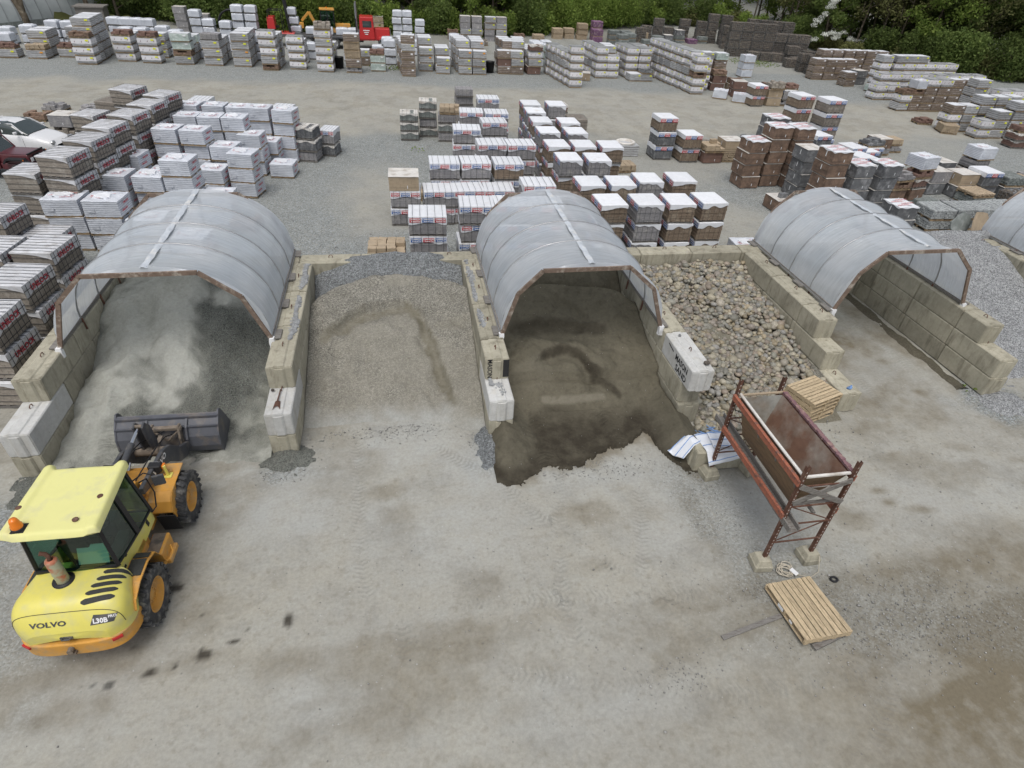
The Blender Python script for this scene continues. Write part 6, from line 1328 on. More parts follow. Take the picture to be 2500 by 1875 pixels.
# boom
BX = -.02
def arm(sx):
    mb = MB(); pr = [(.55, 1.46), (1.05, 1.42), (1.75, 1.34), (2.05, 1.20), (2.45, .78), (2.86, .56), (2.90, .36), (2.62, .34), (2.25, .52), (1.85, .92), (1.60, 1.05), (1.05, 1.16), (.55, 1.30)]
    mb.prism(pr, min(sx*.34, sx*.42), max(sx*.34, sx*.42), 'x'); return mb
for sx in (-1, 1):
    a = obj('lift_arm', arm(sx), M['dgrey'], LD, bevel=.01)
    if sx > 0:
        mb = MB(); fr = frame((.428, 1.40, 1.27), (0, 1, -.10), (0, .10, 1)); addtext(mb, 'VOLVO', .17, fr, bold=.006, sx=1.2); obj('lettering', mb, M['whiteink'], a)
    mb = MB(); mb.tube([(sx*.30, .95, .72), (sx*.30, 1.35, .86)], .055, 10); obj('lift_cylinder', mb, M['black'], LD)
    mb = MB(); mb.tube([(sx*.30, 1.35, .86), (sx*.32, 1.75, 1.02)], .028, 10); obj('cylinder_rod', mb, M['chrome'], LD)
mb = MB(); mb.tube([(-.36, 2.15, .95), (.36, 2.15, .95)], .10, 14); obj('torque_tube', mb, M['dirt'], LD)
mb = MB(); mb.tube([(-.08, .75, 1.52), (-.08, 1.65, 1.62)], .062, 12); obj('tilt_cylinder', mb, M['dgrey'], LD)
mb = MB(); mb.tube([(-.08, 1.65, 1.62), (-.08, 2.1, 1.66)], .036, 10); obj('tilt_rod', mb, M['chrome'], LD)
mb = MB()
for x in (-.17, .0): mb.prism([(2.02, 1.72), (2.16, 1.76), (2.32, 1.55), (2.38, 1.1), (2.30, .72), (2.14, .70), (2.10, 1.1), (2.04, 1.4)], x, x+.045, 'x')
obj('bell_crank', mb, M['dgrey'], LD, bevel=.008)
mb = MB(); mb.tube([(-.16, 2.10, 1.70), (.03, 2.10, 1.70)], .04, 8); mb.beam((-.08, 2.2, .78), (-.08, 2.80, .80), .09, .05); obj('link_bar', mb, M['dirt'], LD)
mb = MB()
for x in (-.30, .26): mb.prism([(2.78, .30), (2.96, .30), (3.02, .98), (2.88, 1.0), (2.80, .7)], x, x+.05, 'x')
mb.beam((-.32, 2.92, .92), (.34, 2.92, .92), .10, .08); mb.beam((-.32, 2.85, .36), (.34, 2.85, .36), .08, .08); mb.beam((-.30, 2.93, .90), (0, 2.84, .62), .05, .04); mb.beam((.32, 2.93, .90), (.02, 2.84, .62), .05, .04)
obj('quick_coupler', mb, M['dirt'], LD, bevel=.008)
mb = MB()
for p in ([(-.2, .9, 1.35), (-.12, 1.5, 1.5), (-.1, 2.0, 1.35), (-.05, 2.5, 1.05), (.02, 2.8, .95)], [(.12, .8, 1.3), (.14, 1.5, 1.25), (.12, 2.2, 1.1), (.10, 2.6, .95), (.14, 2.85, .8)], [(-.3, .7, 1.3), (-.26, 1.2, 1.38), (-.2, 1.9, 1.25), (-.2, 2.4, .9)]): mb.tube(p, .014, 6)
obj('hydraulic_hose', mb, M['black'], LD)
# bucket
BW2 = 1.08; prof = [(3.95, .04), (3.45, .03), (3.08, .05), (2.96, .16), (2.90, .36), (2.93, .62), (3.06, .84), (3.28, 1.04)]
mb = MB(); X0, X1 = BX-BW2, BX+BW2
inn = [(3.93, .055), (3.45, .055), (3.10, .08), (3.0, .18), (2.94, .36), (2.97, .60), (3.09, .81), (3.29, 1.02)]
mb.prism(prof+list(reversed(inn)), X0, X1, 'x')
mb.beam((X0, 3.22, 1.0), (X1, 3.22, 1.0), .10, .05); mb.beam((X0, 3.04, .84), (X1, 3.04, .84), .05, .035)
for x in (-.42, .42): mb.prism([(3.16, .985), (2.98, .86), (2.86, .60), (2.90, .58), (3.0, .80)], BX+x-.02, BX+x+.02, 'x')
bk = obj('bucket', mb, M['bucket'], LD)
for x in (X0, X1):
    mb = MB(); mb.prism([(3.93, .03), (3.05, .03), (2.95, .16), (2.885, .36), (2.92, .63), (3.05, .86), (3.30, 1.09), (3.40, 1.05), (3.65, .62)], x-.018, x+.018, 'x'); obj('side_plate', mb, M['bucket'], bk)
mb = MB(); mb.box(BX, 3.86, .03, 2*BW2+.10, .22, .03); obj('cutting_edge', mb, M['dirt'], bk)
# mirrors and rails
for sx in (-1, 1):
    mb = MB(); mb.tube([(sx*.56, .10, 2.1), (sx*.70, .28, 2.12), (sx*.86, .30, 2.02)], .012, 6); mr = obj('mirror_bracket', mb, M['black'], LD)
    mb = MB(); mb.box(sx*.90, .29, 1.92, .20, .05, .24, rz=sx*.25); obj('mirror', mb, M['dgrey'], mr, bevel=.02, bseg=2)
    mb = MB(); mb.tube([(sx*.60, .22, 1.95), (sx*.66, .36, 1.90), (sx*.68, .40, 1.50), (sx*.66, .30, 1.22), (sx*.62, .18, 1.20)], .014, 6); obj('handrail', mb, M['black'], LD)

# ------------------------------------------------------------ screening hopper on its rusty frame
HP = thing('feed_hopper', 'rusty steel and plywood feed hopper on a tall pallet rack frame', 'hopper', (6.95, 6.55, 0))
PX, PY = 1.05, 2.60; ZT = 2.85
for px, py in ((0, 0), (PX, 0), (.03, PY), (PX, PY)):
    mb = MB(); mb.box(px, py, (ZT+.28)/2, .075, .006, ZT-.28); mb.box(px-.035, py+.03, (ZT+.28)/2, .006, .066, ZT-.28); mb.box(px+.035, py+.03, (ZT+.28)/2, .006, .066, ZT-.28); po = obj('post', mb, M['rust'], HP)
    mb = MB()
    for k in range(24): mb.box(px, py-.0045, .42+k*.10, .014, .003, .026, ry=.3)
    obj('slot_row', mb, M['dirtycover'], po)
for py, nm in ((0, 'end_bracing'), (PY, 'end_bracing')):
    mb = MB()
    for z in (.75, 1.28, 1.80, 2.35): mb.beam((0, py, z), (PX, py, z), .026, .026)
    for a, b in ((.75, 1.28), (1.80, 1.28)): mb.beam((0, py+.02, a), (PX, py+.02, b), .018, .018)
    obj(nm, mb, M['rust'], HP)
for px, z, nm in ((-.045, 2.42, 'side_beam'), (-.045, 1.52, 'side_beam'), (PX+.045, 2.42, 'side_beam'), (PX+.045, 1.52, 'side_beam')):
    mb = MB(); mb.box(px, PY/2, z, .05, PY, .12); mb.box(px, PY/2, z+.065, .065, PY, .02); obj(nm, mb, M['orangepaint'], HP)
# tub: steel-lined inside, plywood outside, open bottom slot closed by a gate
T0 = [(-.0+.06, .12), (PX-.04, .12), (PX-.04, 2.46), (.06, 2.46)]; B0 = [(.26, .35), (.62, .35), (.62, 2.25), (.26, 2.25)]; zt, zb_ = 2.50, 1.58
mb = MB(); mo = MB(); e = .02
for i in range(4):
    j = (i+1) % 4; mb.add([(*T0[i], zt), (*T0[j], zt), (*B0[j], zb_), (*B0[i], zb_)], [(0, 1, 2, 3)], 1 if i == 1 else 0)
    c = (PX/2, 1.3)
    def ex(p): return (c[0]+(p[0]-c[0])*(1+e*2/1.0), c[1]+(p[1]-c[1])*(1+e))
    mo.add([(*ex(T0[i]), zt-.02), (*ex(T0[j]), zt-.02), (*ex(B0[j]), zb_-.02), (*ex(B0[i]), zb_-.02)], [(3, 2, 1, 0)])
mb.add([(*p, zb_) for p in B0], [(0, 1, 2, 3)]); mo.add([(*ex(p), zb_-.02) for p in B0], [(3, 2, 1, 0)])
M['hoprust'] = mat('rusted_lining', (.17, .098, .068), c2=(.27, .235, .20), c2s=1.6, c2lo=.42, c2hi=.62, var=.2, ns=6, rough=.6, objvar=0)
M['hopin'] = mat('dusty_rusted_lining', (.20, .165, .125), c2=(.30, .30, .275), c2s=1.6, c2lo=.35, c2hi=.55, var=.25, ns=5, rough=.6, objvar=0)
M['ply'] = mat('weathered_plywood', (.24, .165, .10), c2=(.15, .11, .075), c2s=4, var=.2, ns=8, stretch=(6, 1, 6))
obj('steel_lining', mb, [M['hopin'], M['hoprust']], HP); ob_ = obj('plywood_side', mo, M['ply'], HP)
mb = MB()
for k in range(4):
    y = .25+k*.70; f = lambda t: (-.0+.03+(.30-.03)*t, 2.46-(2.46-1.7)*t)
    a, b = f(0), f(1); mb.beam((a[0]-.02, y, a[1]), (b[0]-.02, y, b[1]), .05, .03)
obj('plywood_batten', mb, M['woodgrey'], ob_)
mb = MB(); mb.tube([(.02, .06, 2.57), (.0, 1.3, 2.58), (.02, 2.50, 2.57)], .03, 8); obj('padded_rim', mb, M['dirtycover'], HP)
mb = MB(); rnd = random.Random(4)
for k in range(40): mb.box(PX+.0, .10+k*.060, 2.555+rnd.uniform(-.008, .008), .085+rnd.uniform(-.015, .02), .062, .05, rz=rnd.uniform(-.2, .2))
M['mauve'] = mat('flaking_mauve_paint', (.21, .12, .13), c2=(.33, .22, .19), c2s=9, var=.3, ns=20); obj('crusted_rim', mb, M['mauve'], HP)
mb = MB(); mb.box(PX/2, .07, 2.53, PX-.06, .05, .035); mb.box(PX/2, .03, 2.30, PX+.02, .02, .05); obj('end_rim', mb, M['dirtycover'], HP)
mb = MB(); mb.box(PX/2, 2.51, 2.53, PX, .05, .035); obj('end_rim', mb, M['tan'], HP)
mb = MB()
for a, b in (((0, -.01, 1.92), (PX, -.01, 2.42)), ((0, -.03, 2.38), (PX, -.03, 1.84))): mb.beam(a, b, .03, .11, up=(0, 0, 1))
mb.box(PX/2, .04, 1.84, PX+.05, .03, .07); obj('cross_board', mb, M['woodgrey'], HP)
mb = MB(); p0, p1 = Vector((.10, 3.05, 1.46)), Vector((.06, -.26, 1.40)); mb.beam(p0, p1, .20, .03); mb.beam(p0+Vector((-.10, 0, .05)), p1+Vector((-.10, 0, .05)), .03, .13); mb.beam(p0+Vector((.10, 0, .05)), p1+Vector((.10, 0, .05)), .03, .13); obj('timber_chute', mb, M['woodgrey'], HP)
mb = MB(); mb.beam((.66, 2.55, 1.50), (.66, .05, 1.48), .06, .05); obj('lower_rail', mb, M['woodgrey'], HP)
mb = MB(); mb.prism([(.36, 1.56), (.60, 1.56), (.56, 1.40), (.42, 1.40)], .4, .9, 'y'); obj('outlet_gate', mb, M['ply'], HP)
for i, (fx, fy, ln) in enumerate(((6.92, 6.58, 'near left'), (8.02, 6.60, 'near right'), (6.95, 9.15, 'far left'), (8.03, 9.18, 'far right'))):
    mb = MB(); mb.box(0, 0, .07, .38, .38, .16); mb.box(0, 0, .21, .36, .36, .14, tx=.72, ty=.72)
    tag(obj('concrete_footing', mb, M['conc'], None, (fx, fy, .0), rz=.1*i-.1, bevel=.015), f'stained concrete footing under the {ln} post of the hopper', 'concrete footing', 'footings under the hopper')
# concrete half block with white bags
o = block(0, 0, 0, 1.25, 'short concrete block under folded white bags beside the hopper', hook=False); o.location = (6.62, 9.62, 0); o.rotation_euler = (0, 0, -PI/2-.02)
M['bagcloth'] = mat('woven_white_bag', (.72, .75, .80), var=.06, ns=5, rough=.6, bump=.5, bs=9, bd=.03, objvar=.05)
def bag(cx, cy, z, w_, d_, rz, sd, label):
    mb = MB()
    def fn(u, v):
        x, y = (u-.5)*w_, (v-.5)*d_; xx = cx+x*math.cos(rz)-y*math.sin(rz); yy = cy+x*math.sin(rz)+y*math.cos(rz)
        ox = max(0, abs(yy-9.62)-.31)+max(0, 6.62-xx) ; zz = z+noise.noise(Vector((xx*5, yy*5, sd)))*.025-min(.45, ox*1.2)
        return (xx, yy, zz)
    mb.grid(fn, 22, 16); o = obj('folded_bag', mb, M['bagcloth']); tag(o, label, 'bag', 'folded bulk bags beside the hopper')
    s = o.modifiers.new('s', 'SOLIDIFY'); s.thickness = .012
    mb = MB()
    for v in (.06, .5, .94): mb.tube([Vector(fn(i/16, v))+Vector((0, 0, .012)) for i in range(17)], .009, 5)
    obj('blue_seam', mb, M['blueseam'], o); return o
M['blueseam'] = mat('blue_webbing', (.20, .34, .62), var=.1, objvar=0, bump=0)
bag(7.3, 9.55, .66, 1.0, .85, .1, 1, 'large folded white bag draped over the short block'); bag(7.42, 9.60, .71, .75, .55, -.12, 2, 'smaller white bag with blue seams, topmost on the short block'); bag(6.50, 9.78, .64, .5, .5, .4, 3, 'white bag corner hanging off the left end of short block')
mb = MB(); rnd = random.Random(9)
for k in range(5):
    x, y = 6.95+rnd.random()*.7, 10.3+rnd.random()*.6; pts = []
    for i in range(9): pts.append((x, y, .17+rnd.random()*.08)); x += rnd.uniform(-.16, .18); y += rnd.uniform(-.16, .14)
    mb.tube(pts, .011, 5)
tag(obj('tangled_webbing', mb, M['blueseam']), 'tangled blue webbing lying on pebbles beside the white bags', 'webbing')
mb = MB(); a = 0; pts = []
for i in range(60): r = .17+.05*math.sin(i*.9); pts.append((7.42+math.cos(i*.55)*r*.8-.0015*i, 6.42+math.sin(i*.55)*r*.7-i*.002, .035+.002*(i % 7))); 
mb.tube(pts, .012, 5); mb.tube([(7.5, 6.25, .03), (7.8, 6.12, .03), (8.05, 6.22, .04), (8.1, 6.42, .29)], .010, 5)
tag(obj('coiled_rope', mb, M['rope'] if 'rope' in M else M.setdefault('rope', mat('old_rope', (.46, .42, .34), objvar=0))), 'loose coil of pale rope between the two near footings', 'rope')
mb = MB(); mb.box(7.52, 6.28, .06, .10, .16, .012, rz=.5, rx=.1); tag(obj('paper_scrap', mb, M['white']), 'small white paper tag lying on the pale rope coil', 'paper scrap')
mb = MB(); mb.tube([(8.28+.07*math.cos(i*PI/8), 6.02+.055*math.sin(i*PI/8), .03) for i in range(17)], .022, 8); tag(obj('rubber_ring', mb, M['black']), 'small black rubber ring on the ground near the pallet', 'rubber ring')
# pallets
def pallet_thing(L, D, label, loc, rz, nb, tilt=(0, 0), m='woodnew', group=None, parts=True):
    t = thing('wooden_pallet', label, 'pallet', loc, rz, group); t.rotation_euler = (tilt[0], tilt[1], rz); rnd = random.Random(int(loc[0]*10))
    for k in range(nb):
        mb = MB(); bw = D/nb*.84; mb.box(0, -D/2+D*(k+.5)/nb+rnd.uniform(-.004, .004), .132, L+rnd.uniform(-.01, .01), bw, .018, rz=rnd.uniform(-.006, .006)); obj('deck_board', mb, M[m], t)
    for k in range(3):
        mb = MB(); mb.box(-L/2+.02+(L-.04)*k/2, 0, .075, .04, D, .095); obj('stringer', mb, M[m], t)
    for k in range(4):
        mb = MB(); mb.box(0, -D/2+.05+(D-.1)*k/3, .014, L, .09, .018); obj('bottom_board', mb, M[m], t)
    return t
t = pallet_thing(1.26, 1.02, 'light wooden pallet lying alone on the ground in the lower right', (7.26, 5.42, .05), PI/2+.06, 9, (.02, .05))
mb = MB(); mb.box(.12, .512, .09, .16, .004, .07); mb.box(-.2, .512, .09, .08, .004, .05); obj('paper_label', mb, M['white'], t)
mb = MB(); mb.beam((7.0, 4.72, .03), (7.9, 4.95, .03), .11, .05); tag(obj('timber_offcut', mb, M['woodgrey']), 'grey timber offcut sticking out beneath the lone pallet', 'timber')
mb = MB(); mb.beam((5.4, 5.15, .015), (6.75, 5.42, .02), .09, .02); tag(obj('half_buried_plank', mb, M['woodgrey']), 'half buried plank in the dirt left of the lone pallet', 'plank')
for k in range(5):
    pallet_thing(1.12, .95, f'light wooden pallet, {["bottom", "second from bottom", "middle", "second from top", "topmost"][k]} of the stack behind the hopper', (10.78+.01*k, 11.20+.015*(k % 2), .01+k*.146), .30+.02*(k % 3), 9, group='stacked pallets behind the hopper')
mb = MB()
for k in range(5): mb.tube([(11.95+.08*math.cos(i*.7+k), 11.25+.05*math.sin(i*.9+k), .65+.01*i) for i in range(7)], .012, 5)
tag(obj('tangled_webbing', mb, M['blueseam']), 'small blue strap bundle on the low block end by the pallets', 'webbing')
# shovel head on the pale block
mb = MB()
mb.grid(lambda u, v: (-3.02+(u-.5)*.17*(1-.3*v), 11.30+v*.20*1.0-.10*(u-.5)**2*4*(1-v), 1.262+.02*math.cos((u-.5)*4)+.0*v), 8, 6); mb.tube([(-3.02, 11.48, 1.285), (-3.0, 11.88, 1.30)], .016, 8)
sh = tag(obj('shovel_head', mb, M['rust']), 'rusty broken shovel head lying on the pale block', 'shovel head'); sh.modifiers.new('s', 'SOLIDIFY').thickness = .004
def stone(x, y, z, s, label, sd):
    bmv = IV*np.array([1, .85, .7])*s; vs = [Vector(v)+Vector(v).normalized()*noise.noise(Vector(v)*6/s*.1+Vector((sd, 0, 0)))*s*.4+Vector((x, y, z)) for v in bmv]
    mb = MB(); mb.add(vs, [tuple(f) for f in IF]); tag(obj('loose_stone', mb, M['rockdark' if sd % 2 else 'darkblock']), label, 'stone')
stone(-3.18, 11.93, 1.27, .045, 'small dark stone beside the shovel head', 1); stone(7.32, 11.15, 1.9, .075, 'dark stone on the block lettered MASON SAND', 3); stone(7.15, 12.45, 1.88, .045, 'small round stone at the far end of the lettered block', 2)
# ------------------------------------------------------------ cars at the left edge
M['carwhite'] = mat('white_car_paint', (.74, .75, .76), rough=.25, var=.02, objvar=0, spec=.5, coat=.6, bump=0)
M['carmaroon'] = mat('maroon_car_paint', (.10, .018, .024), rough=.3, var=.05, objvar=0, spec=.5, coat=.6, bump=0)
M['truckred'] = mat('red_truck_paint', (.50, .03, .03), rough=.35, var=.05, objvar=0, coat=.4, bump=0)
M['silver'] = mat('silver_rim', (.5, .51, .52), rough=.35, metal=.7, var=.05, objvar=0, bump=0)
def loft_side(prof_top, prof_bot, wfn, n=60):
    "car shell: heights along x (top), sill (bot), half width by (x, height fraction)"
    mb = MB(); xs = np.linspace(prof_top[0][0], prof_top[-1][0], n)
    def fn(u, v):
        x = prof_top[0][0]+(prof_top[-1][0]-prof_top[0][0])*u; zt = float(np.interp(x, *zip(*prof_top))); zb = float(np.interp(x, *zip(*prof_bot)))
        a = PI*v; y = wfn(x, 0)*math.copysign(abs(math.cos(a))**.32, math.cos(a)); z = zb+(zt-zb)*abs(math.sin(a))**.55
        return (x, y, z)
    mb.grid(fn, n, 40); return mb
def sedan(name, label, loc, rz):
    t = thing(name, label, 'car', loc, rz); hw = .89
    end = lambda x: hw*(1-.22*max(0, (abs(x)-1.5)/.85)**2.2)
    body = [(-2.35, .62), (-2.25, .86), (-1.75, .98), (-1.2, 1.0), (0, .97), (.9, .96), (1.5, .86), (2.1, .70), (2.35, .50)]
    obj('body', loft_side(body, [(-2.35, .32), (2.35, .28)], lambda x, h: end(x)), M['carwhite'], t)
    cab = [(-1.75, .96), (-1.2, 1.26), (-.6, 1.40), (.1, 1.42), (.45, 1.34), (1.15, .95)]
    g = loft_side(cab, [(-1.75, .86), (1.15, .86)], lambda x, h: .78-.06*max(0, abs(x)-.6))
    obj('glasshouse', g, M['carglassd'], t)
    mb = MB(); mb.grid(lambda u, v: (-1.18+(1.62)*u, (v-.5)*1.22*(1-.12*u), float(np.interp(-1.18+1.62*u, *zip(*cab)))+.012-.05*(2*v-1)**4), 16, 10); obj('roof', mb, M['carwhite'], t)
    for s in (-1, 1):
        mb = MB(); ins = .80
        for a, b in (((-.05, ins, .97), (-.10, ins-.16, 1.37)), ((-1.3, ins, .98), (-1.0, ins-.17, 1.33)), ((.98, ins, .97), (.42, ins-.17, 1.35)), ((-1.72, .68, .97), (-1.2, .56, 1.28)), ((.45, ins-.17, 1.35), (-1.2, ins-.18, 1.30))): mb.beam((a[0], s*a[1], a[2]), (b[0], s*b[1], b[2]), .05, .04)
        obj('window_frame', mb, M['carwhite'], t)
        mb = MB(); mb.box(.72, s*.97, 1.02, .12, .18, .12); obj('door_mirror', mb, M['carwhite'], t, bevel=.03, bseg=2)
        mb = MB()
        for x in (.92, -.12, -1.12): mb.box(x, s*.892, .62, .008, .006, .55)
        obj('door_seam', mb, M['black'], t)
        mb = MB()
        for x in (.02, -.98): mb.box(x, s*.90, .83, .14, .02, .03)
        obj('door_handle', mb, M['carwhite'], t)
        for x in (1.45, -1.35):
            w_ = wheel(t, x, s*.76, .32, .2, s, 'silver', lugs=0); w_.rotation_euler = (0, 0, PI/2)
        mb = MB(); mb.box(2.22, s*.62, .62, .12, .34, .12, rz=-s*.35); obj('headlight', mb, M['silver'], t, bevel=.03)
    return t
M['carglassd'] = mat('dark_tinted_glass', (.035, .05, .05), rough=.06, var=.05, objvar=0, spec=.8, bump=0, coat=.5)
sedan('parked_car', 'white four door sedan parked behind the maroon off-roader at the left edge', (-18.7, 35.5, 0), R(-14))
JP = thing('off_road_car', 'maroon boxy off-road car nosing in at the left edge', 'car', (-17.6, 31.35, 0), R(-8))
mb = MB(); mb.box(.98, 0, .86, 1.28, 1.22, .50, tx=.98, ty=.93); mb.box(-.75, 0, .80, 2.2, 1.45, .62); mb.box(1.0, 0, .60, 1.3, 1.30, .28); obj('body', mb, M['carmaroon'], JP, bevel=.04, bseg=3)
mb = MB(); mb.grid(lambda u, v: (.36+1.26*u, (v-.5)*1.10*(1-.04*u), 1.125+.03*(1-(2*v-1)**2)), 8, 8); obj('hood', mb, M['carmaroon'], JP)
mb = MB(); mb.add([(.34, -.62, 1.12), (.34, .62, 1.12), (-.05, .56, 1.62), (-.05, -.56, 1.62)], [(0, 1, 2, 3)]); obj('windscreen', mb, M['carglassd'], JP)
mb = MB(); mb.box(-.95, 0, 1.72, 1.9, 1.36, .10); mb.beam((.36, -.66, 1.1), (-.06, -.60, 1.7), .06, .06); mb.beam((.36, .66, 1.1), (-.06, .60, 1.7), .06, .06); mb.beam((.34, -.62, 1.11), (.34, .62, 1.11), .05, .05); mb.box(-1.85, 0, 1.4, .06, 1.36, .6); obj('cabin_top', mb, M['carmaroon'], JP, bevel=.02)
for s in (-1, 1):
    mb = MB(); mb.prism([(.62, .80), (.78, 1.0), (1.50, 1.0), (1.68, .74), (1.62, .74), (1.47, .93), (.82, .93), (.68, .78)], min(s*.58, s*.88), max(s*.58, s*.88), 'y'); obj('wheel_arch', mb, M['black'], JP)
    for x in (1.13, -1.2): w_ = wheel(JP, x, s*.70, .38, .24, s, 'silver', lugs=0); w_.rotation_euler = (0, 0, PI/2)
    mb = MB(); mb.box(-.55, s*.735, 1.35, .9, .01, .42); obj('side_window', mb, M['carglassd'], JP)
    mb = MB(); mb.box(1.66, s*.42, .90, .02, .16, .16); obj('headlight', mb, M['white'], JP)
    mb = MB(); mb.box(1.52, s*.86, .96, .07, .02, .05); obj('side_marker', mb, M['amber'], JP)
mb = MB(); mb.box(1.80, 0, .55, .16, 1.5, .16); obj('front_bumper', mb, M['black'], JP, bevel=.02)
mb = MB()
for i in range(7): mb.box(1.635, -.24+.08*i, .88, .02, .045, .34)
obj('grille', mb, M['black'], JP)
mb = MB(); mb.box(1.60, 0, 1.14, .05, 1.12, .05); obj('hood_deflector', mb, M['black'], JP)
# ------------------------------------------------------------ red flatbed truck with a piggyback forklift, far side
TR = thing('flatbed_truck', 'red flatbed truck with twin exhaust stacks behind the far row', 'truck', (0, 0, 0)); TR.location = (-5.0, 69.9, 0); TR.rotation_euler = (0, 0, R(1))
mb = MB(); mb.box(3.0, 0, 1.85, 1.5, 2.1, 1.9, tx=.86, ty=.92); mb.box(3.0, 0, .95, 1.5, 2.0, .3); cabt = obj('cab', mb, M['truckred'], TR, bevel=.08, bseg=3)
mb = MB(); mb.box(4.45, 0, 1.30, 1.55, 1.35, 1.05, tx=.95, ty=.85); mb.box(4.6, 0, 1.0, 1.2, 2.0, .30, tx=.8, ty=.95); obj('hood', mb, M['truckred'], TR, bevel=.08, bseg=3)
mb = MB()
for s in (-1, 1): mb.box(3.05, s*1.005, 2.20, .85, .012, .55)
mb.box(3.69, 0, 2.28, .02, 1.6, .5, ry=-.12); obj('window', mb, M['carglassd'], cabt)
mb = MB(); fr = frame((3.0, -1.062, 1.62), (1, 0, 0), (0, .03, 1)); 
for i in range(3): mb.box(2.95, -1.06, 1.68-i*.16, .62-.16*i, .006, .07)
obj('door_print', mb, M['whiteink'], cabt)
mb = MB()
for s in (-1, 1): mb.tube([(2.05, s*.95, .8), (2.05, s*.95, 3.9)], .085, 10)
obj('exhaust_stack', mb, M['steel'], TR)
mb = MB(); mb.box(-1.55, 0, 1.0, 7.0, 2.4, .14); mb.box(-1.0, 0, .75, 7.2, .9, .36); obj('flatbed', mb, M['dgrey'], TR, bevel=.01)
mb = MB(); mb.box(2.0, 0, 1.8, .10, 2.2, 1.7); obj('headboard', mb, M['black'], TR)
for x in (-2.6, -.15, 4.5):
    for s in (-1, 1): w_ = wheel(TR, x, s*1.0, .52, .32, s, 'silver', lugs=0); w_.rotation_euler = (0, 0, PI/2)
mb = MB(); mb.tube([(.9, -1.05, .65), (1.8, -1.05, .65)], .28, 14); obj('fuel_tank', mb, M['silver'], TR)
mb = MB(); mb.box(5.27, 0, 1.25, .03, 1.1, .8); mb.box(5.35, 0, .62, .2, 2.1, .25); obj('grille', mb, M['silver'], TR)
def bagon(x, y, lab, z=1.08, sx=1.2): put('FW', x, y, z, R(1), lab, sx)
bagon(-7.2, 69.9, 'white bagged pallet nearest the forklift on the flatbed', sx=1.3); bagon(-5.85, 70.0, 'white bagged pallet in the middle of the flatbed'); bagon(-4.4, 70.0, 'white bagged pallet second from the cab on the flatbed'); bagon(-3.35, 70.0, 'white bagged pallet closest to the cab on the flatbed', sx=1.0)
FK = thing('truck_forklift', 'red three wheeled forklift with tall dark mast behind the flatbed', 'forklift', (-10.4, 70.1, 0), R(1))
mb = MB(); mb.box(-.55, 0, 1.95, .75, 1.5, 1.0, tx=.8, ty=.9); mb.box(.4, 0, 1.0, 2.2, 1.6, .35, tx=1, ty=.9); mb.box(1.4, -.7, .8, 1.2, .2, .35); mb.box(1.4, .7, .8, 1.2, .2, .35); obj('chassis', mb, M['truckred'], FK, bevel=.05, bseg=2)
mb = MB()
for y in (-.4, .4): mb.beam((1.15, y, .8), (.85, y, 4.1), .16, .22)
for z in (1.5, 2.6, 3.9): mb.beam((1.1-.09*(z-1), -.42, z), (1.1-.09*(z-1), .42, z), .1, .1)
mb.beam((1.2, -.4, 1.3), (2.3, -.4, 1.25), .1, .05); mb.beam((1.2, .4, 1.3), (2.3, .4, 1.25), .1, .05); obj('mast', mb, M['black'], FK)
mb = MB()
for x, y in ((-.8, -.7), (-.8, .7), (.5, -.7), (.5, .7)): mb.beam((x, y, 1.2), (x*.9, y*.9, 3.0), .06, .06)
for y in (-.63, .63): mb.beam((-.72, y, 3.0), (.45, y, 3.0), .06, .06)
for i in range(5): mb.beam((-.7+.28*i, -.63, 3.0), (-.7+.28*i, .63, 3.0), .04, .04)
obj('overhead_guard', mb, M['black'], FK)
for x, y in ((-.9, 0), (1.4, -.85), (1.4, .85)): w_ = wheel(FK, x, y, .42, .28, 1, 'silver', lugs=0); w_.rotation_euler = (0, 0, PI/2)
mb = MB(); mb.box(-.15, 0, 1.6, .5, .6, .15); mb.box(-.4, 0, 1.9, .1, .6, .6); obj('seat', mb, M['black'], FK)
for z, l in ((1.35, 'bottom'), (2.1, 'middle'), (2.85, 'topmost')): put('FW', -8.95+(.12-(z-1.35)*.2), 70.9, z+.02-.34, 0, f'white bagged pallet, {l} of the three beside the forklift mast', 1.0)
BHO = thing('backhoe_tractor', 'yellow roofed backhoe tractor standing behind the flatbed truck', 'tractor', (-6.1, 75.2, 0), R(5))
mb = MB(); mb.box(0, 0, 2.72, 1.5, 1.5, .14); mb.box(1.4, 0, 1.1, 1.8, .8, .7, tx=.95, ty=.85); mb.box(.0, 0, .9, 1.5, 1.2, .5); mb.box(-1.0, 0, 1.0, .5, 1.1, .6); obj('bodywork', mb, M['org'], BHO, bevel=.04, bseg=2)
mb = MB()
for x in (-.68, .0, .68):
    for y in (-.68, .68): mb.beam((x, y, 1.1), (x*.97, y*.97, 2.68), .07, .07)
obj('cab_frame', mb, M['black'], BHO)
mb = MB(); mb.bx(-.66, .66, -.66, .66, 1.15, 2.64); obj('cab_glass', mb, M['glass'], BHO)
mb = MB(); mb.box(-.1, 0, 1.5, .5, .5, .9, tx=.8, ty=.8); obj('seat', mb, M['black'], BHO)
for x, r_ in ((-.5, .7), (1.7, .48)):
    for s in (-1, 1): w_ = wheel(BHO, x, s*.85, r_, .38, s, 'org', lugs=0); w_.rotation_euler = (0, 0, PI/2)
mb = MB(); mb.beam((-1.2, 0, 1.2), (-1.8, 0, 2.4), .22, .3); mb.beam((-1.8, 0, 2.4), (-2.6, 0, 1.6), .18, .24); mb.box(-2.7, 0, 1.2, .5, .6, .5, tx=1.1); obj('digging_arm', mb, M['org'], BHO, bevel=.02)
mb = MB(); mb.box(3.0, 0, .5, .6, 1.9, .7, tx=.6); obj('front_bucket', mb, M['bucket'], BHO)
